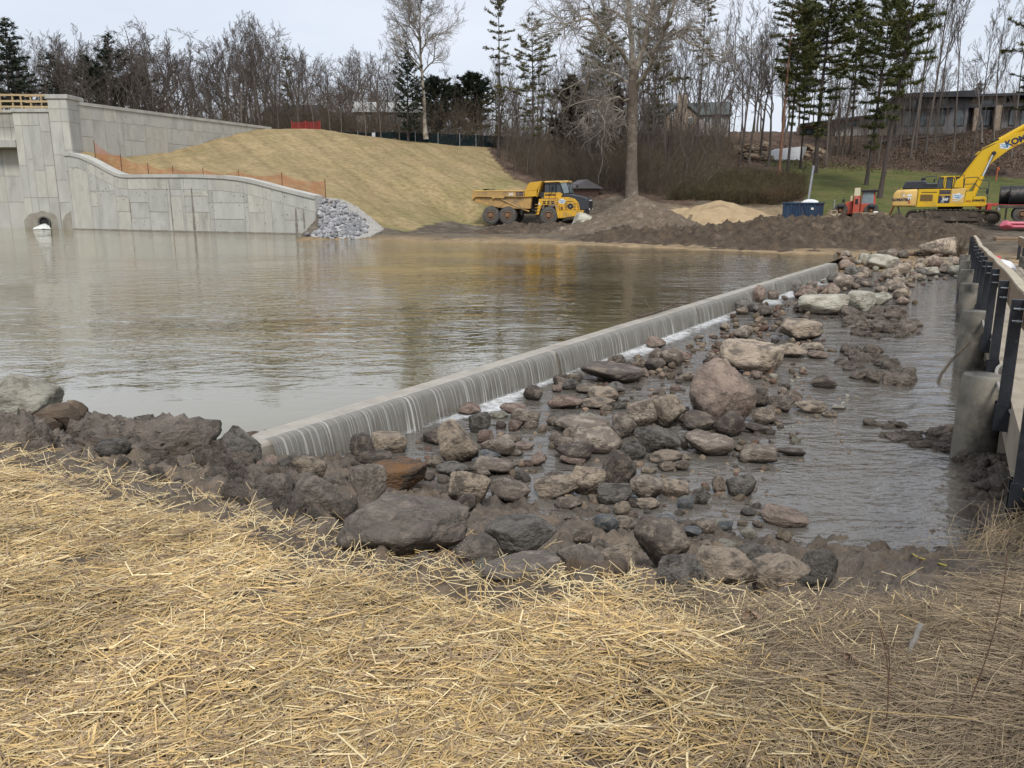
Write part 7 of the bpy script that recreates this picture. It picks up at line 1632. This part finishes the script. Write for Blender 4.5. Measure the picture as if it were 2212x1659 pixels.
proto_con('spruce', BK_PINE, NEEDLE_D, seed=14, H=15, r0=.2, base=.05, blen=3.3, tip=.12, per=32, tuft=.44, whorl=.62, nb=6, droop=-.12, lw=.05, irregular=.38, cone=.8, gap=.25)
proto_con('cedar', BK_PINE, NEEDLE_D, seed=16, H=11, r0=.16, base=.06, blen=2.5, tip=.45, per=26, tuft=.42, whorl=.55, nb=5, droop=.15, lw=.045, irregular=.45, gap=.3)
proto_con('roundc', BK_PINE, NEEDLE_D, seed=18, H=10, r0=.2, base=.08, blen=2.8, tip=1.0, per=34, tuft=.4, whorl=.42, nb=7, droop=.2, lw=.06, irregular=.3)
proto_con('rusty', BK_PINE, NEEDLE_B, seed=19, H=10, r0=.18, base=.03, blen=2.6, tip=.45, per=34, tuft=.4, whorl=.38, nb=7, droop=.1, lw=.05, irregular=.35)
def tree(key, px, Y, top, label=None, group=None, base_py=None, name=None, rz=None, lean=0.0, wide=1.0, cat='tree', zoff=0.0):
    p = D(px, 300, Y); z = D(px, base_py, Y).z if base_py else far_z1(p.x, p.y); H0, parts = TREES[key]
    zt = D(px, top, Y).z; s_ = max((zt - z) / H0, .15)
    nm = name or ('pine_tree' if key.startswith('pine') else 'evergreen_tree' if key in ('spruce', 'cedar', 'roundc', 'rusty') else 'bare_tree')
    o = empty(nm, (p.x, p.y, z - .05 + zoff), rnd.uniform(0, 6.28) if rz is None else rz, label, cat, group); o.scale = (s_ * wide, s_ * wide, s_)
    if lean: o.rotation_euler = (0, lean, 0); 
    for a_, me in parts: link(a_, me, o)
    return o
# --- the ones that stand out
tree('spruce', 25, 104, 32, 'tall dark spruce at the far left above the spillway', wide=1.15); tree('spruce', 62, 112, 92, 'dark spruce just right of the tallest left spruce')
tree('spruce', 140, 118, 110, 'broad dark evergreen in the left wood', wide=1.3); tree('cedar', 255, 112, 70, 'dark pine with a ragged top left of the tallest left oak', wide=1.1); tree('cedar', 205, 116, 118, 'dark evergreen filling the gap behind the concrete pier', wide=1.5); tree('cedar', 300, 120, 140, 'dark evergreen behind the tallest left oak', wide=1.4)
tree('b3', 335, 106, 34, 'tallest oak of the left wood with crooked spreading limbs', wide=1.15); tree('b1', 150, 110, 62, 'wide bare tree between the dark left evergreens')
tree('b0', 545, 108, 38, 'tall bare tree with dense fine twigs above the rear wall', wide=1.1); tree('b4', 590, 112, 55, 'tall bare tree beside the one with dense fine twigs'); tree('b2', 490, 112, 95, 'bare tree of middle height in the left wood'); tree('pinet', 628, 110, 88, 'small thin pine with tufts near the end of the left wood', wide=.9)
tree('crook', 782, 112, 78, 'twisted bare tree leaning left beside the pale sycamore', lean=-.12); tree('b1', 806, 110, 96, 'bare tree with a forked trunk by the site fence', wide=.9); tree('b5', 840, 114, 125, 'slim bare tree by the whitish roof')
syc = tree('syc1', 920, 104, -60, 'tall pale barked sycamore with a round bare crown behind the fence', name='sycamore_tree', base_py=290)
tree('cedar', 882, 102, 112, 'narrow dark cedar left of the pale sycamore', wide=.95, base_py=292); tree('roundc', 945, 112, 165, 'dark evergreen right of the pale sycamore trunk'); tree('roundc', 1015, 116, 158, 'dark rounded evergreen between sycamore and tall thin pine', wide=1.25); tree('spruce', 985, 114, 182, 'small dark spruce beside the rounded evergreen')
tree('pinet', 1077, 100, -70, 'tall thin pine with short tufted branches right of the site fence', base_py=345, wide=.9); tree('pineo', 1152, 97, 20, 'olive green pine with sparse spreading branches', base_py=365, wide=1.05); tree('pineo', 1075, 104, 175, 'short olive pine with low drooping branches')
tree('rusty', 1240, 98, 160, 'dark rusty evergreen left of the big sycamore', wide=1.2); tree('rusty', 1322, 102, 182, 'rusty brown evergreen behind the big sycamore trunk', wide=1.2)
tree('pine1', 1300, 110, 5, 'green pine rising behind the big sycamore'); tree('pineo', 1410, 100, -30, 'tall pine seen through the branches of the big sycamore', wide=.9)
tree('pinet', 1505, 96, -60, 'slender brown trunked pine before the pale stone house', base_py=300); tree('pole', 1440, 92, -20, 'straight bare tree in front of the pale stone house'); tree('b5', 1412, 96, 60, 'bare tree at the left end of the pale stone house')
for px, Y_, top, k_, lb in ((1598,104,35,'b2','tall bare tree right of the pale stone house'),(1622,108,60,'b5','bare tree leaning in the group right of the pale stone house'),(1645,112,40,'b0','bushy bare tree in the group left of the red pine'),(1664,106,75,'b4','slim bare tree just left of the red pine')): tree(k_, px, Y_, top, lb)
tree('pinered', 1688, 90, -60, 'pine with a straight orange red trunk at the lawn edge', base_py=388); tree('pine0', 1706, 92, -30, 'dark thin pine right beside the red trunked pine', base_py=388, wide=.8); tree('pine1', 1733, 104, -10, 'slim dark pine between the red pine and the big dark pine', base_py=352, wide=.7)
tree('pine1', 1766, 99, -110, 'big dark pine with wide boughs at the top of the lawn', base_py=374, wide=1.2); tree('pine0', 1840, 112, -20, 'pine behind the big dark pine, thinner and paler', wide=.9); tree('pole', 1822, 112, -10, 'straight grey bare trunk behind the big dark pine')
tree('pine1', 1880, 84, -90, 'leaning dark pine on the lawn, farther of the two', base_py=402, lean=.055, rz=0, wide=.95); tree('pine0', 1912, 75, -190, 'leaning dark pine on the lawn, nearer of the two', base_py=430, lean=.055, rz=0, wide=.85)
for px, Y_, top, k_, lb in ((1980,112,-60,'pole','tall bare trunk before the left end of the high house block'),(2002,110,-90,'b5','tallest bare tree in front of the modern house'),(2020,114,-40,'pole','bare trunk right of the tallest bare tree by the house'),(1962,116,40,'b2','slim bare tree before the timber soffit'),(1795,116,60,'thin','thin bare sapling at the left end of the modern house'),(1925,114,30,'pole','bare trunk beside the house stone pillar')): tree(k_, px, Y_, top, lb, wide=.9)
tree('crook', 2122, 108, 72, 'crooked bare tree alone against the sky right of the modern house', base_py=296, wide=.95); tree('b4', 2085, 122, 130, 'small bare tree behind the modern house roof'); tree('spruce', 2098, 150, 175, 'distant small spruce behind the modern house roof')
tree('pine1', 2235, 92, 110, 'dark pine reaching in from the right edge below', wide=1.35, base_py=330); tree('pineo', 2245, 88, -160, 'olive pine reaching in from the upper right corner', wide=.95, base_py=350)
for i, px in enumerate((1392, 1425, 1462, 1520, 1548, 1572, 1788, 1812, 1900, 1945, 1972, 2035, 2062, 2105, 2150, 2190)):
    k_ = ('pole', 'b5', 'b2')[i % 3]; tree(k_, px, 103 + (i * 7) % 13, rnd.uniform(-30, 110), f"{('straight', 'slim forked', 'tall narrow')[i % 3]} bare trunk {'before the pale stone house' if px < 1600 else 'before the modern house'}, {('first','second','third','fourth','fifth','sixth')[i] if i < 6 else ('first','second','third','fourth','fifth','sixth','seventh','eighth','ninth','tenth')[i - 6]} from its left end", 'trunks before the houses', wide=.8)
# --- the big sycamore in the middle, limb by limb
def polyL(l, Y0):
    return np.array([tuple(D(px, py, Y0 + dy) - D(1365, 420, Y0)) for px, py, dy in l])
SY = 76.5; so = D(1365, 420, SY); big = empty('sycamore_tree', so, 0, 'huge sycamore with white limbs standing behind the stony dirt heap', 'tree')
Tk, Cr, Li = Skel(), Skel(), Skel(); g = np.random.default_rng(99)
Tk.tube(polyL([(1365,450,0),(1365,420,0),(1364,380,0),(1365,320,0),(1366,250,0),(1367,200,0),(1370,150,0)], SY), [.78,.62,.54,.48,.46,.46,.44], 14)
limbs = [([(1368,160,0),(1365,110,.3),(1360,60,.5),(1356,10,.4),(1350,-60,.3)], .30), ([(1372,160,0),(1385,120,-.4),(1398,70,-.8),(1405,20,-1),(1415,-50,-1.2)], .27), ([(1370,165,0),(1395,120,1),(1425,90,2),(1455,70,3),(1485,62,4),(1515,66,5)], .18), ([(1366,150,0),(1340,110,-1.2),(1310,82,-2.4),(1290,50,-3.4),(1270,10,-4)], .22), ([(1290,50,-3.4),(1262,40,-4.4),(1238,45,-5),(1215,60,-5.6)], .12),
 ([(1374,190,0),(1400,150,-2),(1420,100,-3.5),(1445,40,-5),(1470,-30,-6)], .22), ([(1362,215,0),(1330,212,-1.2),(1300,220,-2.2),(1275,235,-3)], .10), ([(1360,180,0),(1330,160,1.5),(1300,150,3),(1270,160,4),(1245,185,5)], .13), ([(1455,70,3),(1490,95,3.6),(1525,105,4),(1555,135,4.5)], .10), ([(1365,60,.3),(1335,30,1.5),(1300,10,2.8)], .16), ([(1405,40,-1),(1440,0,-2),(1480,-30,-3)], .15), ([(1362,230,0),(1340,245,1),(1315,275,2)], .07)]
def twigs(pts, rad, level, L_):
    cnt = [0, 13, 10, 5][level]
    for k in range(cnt):
        u = .15 + .85 * (k + g.random()) / cnt; f = u * (len(pts) - 1); i = min(int(f), len(pts) - 2); p = pts[i] + (pts[i + 1] - pts[i]) * (f - i)
        ax = pts[i + 1] - pts[i]; ax /= np.linalg.norm(ax); q = g.normal(size=3); q -= ax * q.dot(ax); q /= np.linalg.norm(q); ang = g.uniform(.5, 1.1); d = ax * math.cos(ang) + q * math.sin(ang)
        l = L_ * g.uniform(.5, 1.15); rr = [0, .045, .022, .013][level]; n = [0, 6, 4, 3][level]; bp, _ = branch_pts(g, p, d, l, n, .24, -.01); br = np.linspace(rr, max(rr * .4, .009), n + 1); (Li if level == 1 else Cr).tube(bp, br, 4 if level < 3 else 3)
        if level < 3: twigs(bp, br, level + 1, l * .52)
for l, r_ in limbs:
    P = polyL(l, SY); t_ = np.linspace(0, len(P) - 1, len(P) * 3); P = np.stack([np.interp(t_, np.arange(len(P)), P[:, a_]) for a_ in range(3)], 1); P[1:] += g.normal(size=(len(P) - 1, 3)) * .07
    rr = np.linspace(r_, r_ * .42, len(P)); Li.tube(P, rr, 8); twigs(P, rr, 1, 4.0)
link('trunk', Tk.mesh('trunk', BK_SYCT), big); link('limbs', Li.mesh('limbs', BK_SYC), big); link('crown', Cr.mesh('crown', BK_SYCW), big)
# --- the woods behind, row by row
def top_left(px): return float(np.interp(px, [-60, 40, 110, 180, 260, 330, 400, 450, 540, 610, 660, 700, 740, 800, 860], [70, 100, 80, 85, 85, 55, 95, 100, 55, 70, 105, 130, 125, 110, 130]))
kinds = ['b0', 'b1', 'b2', 'b3', 'b4', 'b5']
def near_name(px, lst):
    return min(lst, key=lambda q: abs(q[0] - px))[1]
LN = [(25,'tall dark left spruce'),(62,'second dark spruce'),(140,'broad dark evergreen'),(255,'ragged topped dark pine'),(335,'tallest left oak'),(490,'middle height bare tree'),(545,'bare tree with dense fine twigs'),(628,'small thin pine'),(640,'dark brown house'),(735,'dark low house'),(782,'twisted leaning tree'),(845,'whitish roof')]
RN = [(920,'pale sycamore'),(1015,'rounded evergreen'),(1077,'tall thin pine'),(1152,'olive pine'),(1240,'rusty evergreen'),(1365,'huge sycamore'),(1480,'stone house'),(1505,'slender brown pine'),(1598,'tall bare tree by the stone house'),(1688,'red trunked pine'),(1766,'big dark pine'),(1900,'leaning pines'),(1990,'modern house'),(2122,'crooked lone tree')]
def wood_label(kind, px, row, lst):
    for q_ in sorted(lst, key=lambda q: abs(q[0] - px))[:4]:
        a_ = q_[1]; dx = px - q_[0]
        for adj in {'thin': ['thin sapling', 'slender sapling', 'spindly young tree', 'whippy sapling', 'bare young stem', 'frail sapling', 'lean sapling', 'wiry sapling', 'straggly sapling', 'pale stemmed sapling']}.get(kind, ['bare tree', 'slim bare tree', 'bushy bare tree', 'grey bare tree', 'tangled bare tree', 'twiggy bare tree', 'spare bare tree', 'crooked bare tree']):
            lb = f"{adj} {'right of' if dx > 0 else 'left of'} the {a_}, {row} row"
            if lb not in USED: USED.add(lb); return lb
    return f'bare tree in the {row} row of the wood near the {a_}'
for row, (Y_, n, off, w_) in enumerate(((102, 26, 22, .95), (111, 30, 8, 1.0), (121, 30, 2, 1.1), (134, 30, -2, 1.2), (152, 26, 0, 1.3))):
    for i in range(n):
        px = -60 + 930 * (i + rnd.uniform(.2, .8)) / n
        if row == 0 and px < 150: continue
        k_ = rnd.choice(kinds); tree(k_, px, Y_ + rnd.uniform(-3, 3), top_left(px) + off + abs(rnd.gauss(0, 44)) - 6, wood_label(k_, px, ['front', 'second', 'third', 'fourth', 'last'][row], LN), 'bare trees of the left wood', wide=w_ * rnd.uniform(.85, 1.15))
def top_right(px): return float(np.interp(px, [860, 960, 1040, 1150, 1250, 1400, 1500, 1600, 1700, 1800, 1900, 2000, 2100, 2212, 2300], [150, 150, 120, 110, 90, 60, 90, 60, 80, 90, 80, 90, 150, 130, 100]))
for row, (Y_, n, off) in enumerate(((116, 20, 60), (130, 30, 25), (146, 32, 15), (166, 30, 8))):
    for i in range(n):
        px = 870 + 1400 * (i + rnd.uniform(.2, .8)) / n
        if row == 0 and (1390 < px < 1590 or px > 1700): continue
        if row == 1 and px > 1740: continue
        k_ = rnd.choice(kinds); tree(k_, px, Y_ + rnd.uniform(-4, 4), top_right(px) + off + abs(rnd.gauss(0, 40)) - 6, wood_label(k_, px, ['front', 'second', 'third', 'last'][row], RN), 'bare trees of the right wood', wide=rnd.uniform(.9, 1.25))
# thin saplings of the thicket and the leafy slope
for i in range(80):
    px = rnd.choice([rnd.uniform(1085, 1560), rnd.uniform(1085, 1420)]); Y_ = rnd.uniform(84, 112); tree('thin', px, Y_, rnd.uniform(110, 300), wood_label('thin', px, 'thicket', RN), 'saplings of the thicket', name='sapling', wide=rnd.uniform(.9, 1.3))
for i in range(64):
    px = rnd.uniform(1770, 2215); Y_ = rnd.uniform(106, 120); b_ = float(np.interp(Y_, [106, 120], [345, 290])); tree('thin', px, Y_, b_ - rnd.uniform(50, 190), wood_label('thin', px, 'slope', RN), 'saplings on the leafy slope', name='sapling', wide=.9)
for px, b_, t_, Y_, lb in ((1442,300,352,88,'short dead broken trunk in the thicket right of the huge sycamore'),): 
    p = D(px, 400, Y_); o = MB().tube([(0, 0, -.5), (.05, 0, 2), (0, .05, D(px, 292, Y_).z - far_z1(p.x, p.y))], [.22, .20, .16], 9).build('dead_trunk', BK_PINE, smooth=True); o.location = (p.x, p.y, far_z1(p.x, p.y)); tag(o, lb, 'stump')
fa, fb = D(1860, 322, 116), D(2060, 300, 114); o = MB().tube([(0, 0, .25), tuple((fb - fa) * .5 + Vector((0, 0, .35))), tuple(fb - fa + Vector((0, 0, .3)))], [.22, .18, .10], 8).build('fallen_tree', BK_PINE, smooth=True); o.location = (fa.x, fa.y, far_z1(fa.x, fa.y)); tag(o, 'long fallen tree trunk lying across the leafy slope', 'log')
# undergrowth: thicket, bramble and brush, far too many stems to count
def brush(name, poly, n, hmin, hmax, m, label, Yf, twig=3, r0=.014):
    S = Skel(); k = 0; g = np.random.default_rng(len(label))
    pts_ = [poly_rand(poly) for _ in range(n)]; P = [D(a_, b_, Yf(a_, b_)) for a_, b_ in pts_]; zz = far_z(np.array([p.x for p in P]), np.array([p.y for p in P]))
    for p, z in zip(P, zz):
        h = g.uniform(hmin, hmax); bp, d = branch_pts(g, np.array([p.x, p.y, z - .1]), np.array([g.normal() * .35, g.normal() * .35, 1]), h, 4, .16, .0); S.tube(bp, np.linspace(r0, r0 * .5, 5), 3)
        for q in range(twig):
            i = g.integers(1, 4); tp_, _ = branch_pts(g, bp[i], d + g.normal(size=3) * .8, h * g.uniform(.3, .6), 2, .2, .02); S.tube(tp_, np.linspace(r0 * .7, r0 * .4, 3), 3)
    return tag(link(name, S.mesh(name, m)), label, kind='stuff')
BRUSH = mat('brush_stems', (.165, .130, .090), (.105, .083, .058), 1.2, .95, 0, c3=(.20, .16, .095), c3s=.12); BRAM = mat('bramble', (.105, .090, .040), (.075, .058, .034), 1.0, .9, 0, c3=(.13, .085, .05), c3s=.2)
yb = lambda a_, b_: float(np.interp(b_, [300, 330, 380, 430, 470], [118, 112, 95, 80, 76]))
brush('thicket', [(1075,340),(1110,385),(1170,410),(1290,432),(1520,425),(1560,380),(1590,330),(1560,300),(1080,300)], 6500, 1.0, 5.0, BRUSH, 'brown leafless thicket between the embankment and the lawn', yb, 4)
brush('bramble_patch', [(1440,440),(1470,400),(1560,385),(1690,385),(1740,400),(1735,440),(1690,462),(1540,440)], 3400, .6, 1.7, BRAM, 'olive brown bramble behind the sand heap', yb, 5, .017)
brush('slope_brush', [(1740,360),(1900,362),(2212,385),(2230,290),(1990,285),(1800,310)], 1500, .3, 1.3, BRUSH, 'low brown brush on the leafy slope', lambda a_, b_: float(np.interp(b_, [280, 330, 385], [122, 112, 97])), 3)
brush('wood_floor_brush', [(180,262),(600,285),(780,292),(1070,300),(1070,285),(600,262),(180,240)], 4200, 1.5, 7.0, BRUSH, 'brown undergrowth beneath the left wood', lambda a_, b_: rnd.uniform(106, 124), 4, .018)
brush('bank_weeds', [(1990,600),(2075,590),(2085,540),(2040,545)], 160, .4, 1.2, BRUSH, 'rusty dry weeds on the far bank beside the bridge', lambda a_, b_: 36.0, 4, .008)
# fallen leaves on the slope
n = 26000; q = [poly_rand([(1560,345),(1660,335),(1740,360),(1900,362),(2212,385),(2300,300),(2000,285),(1800,305),(1600,300)]) for _ in range(3000)]; q = np.array([q[i] for i in NR.integers(0, 3000, n)]) + NR.normal(0, 4, (n, 2))
Yq = np.interp(q[:, 1], [280, 330, 385], [122, 112, 98]) + NR.normal(0, 2, n); Xq = np.array([(px - 1106) / 1760.0 * yy / (CP) * .985 for (px, _), yy in zip(q, Yq)]); Zq = far_z(Xq, Yq) + .10
a_ = NR.uniform(0, 6.28, n); s_ = NR.uniform(.04, .095, n); tl = NR.normal(0, .5, (n, 2)); c_, d_ = np.cos(a_) * s_, np.sin(a_) * s_
V = np.stack([np.stack([Xq - c_, Yq - d_, Zq - tl[:, 0] * s_], 1), np.stack([Xq + d_, Yq - c_, Zq - tl[:, 1] * s_], 1), np.stack([Xq + c_, Yq + d_, Zq + tl[:, 0] * s_], 1), np.stack([Xq - d_, Yq + c_, Zq + tl[:, 1] * s_], 1)], 1)
t_ = NR.random((n, 1)); cl = np.where(t_ < .5, np.array([.165, .112, .080]), np.where(t_ < .8, np.array([.105, .073, .055]), np.array([.23, .165, .12]))) * NR.uniform(.7, 1.2, (n, 1))
LL = mat('leaf_litter', (1, 1, 1), (.8, .78, .75), 3, .9, 0, attr=True)
tag(link('leaf_litter', np_mesh('leaf_litter', V.reshape(-1, 3), np.arange(n * 4).reshape(-1, 4), False, np.repeat(cl, 4, 0)), m=LL), 'fallen brown leaves on the wooded slope', kind='stuff')
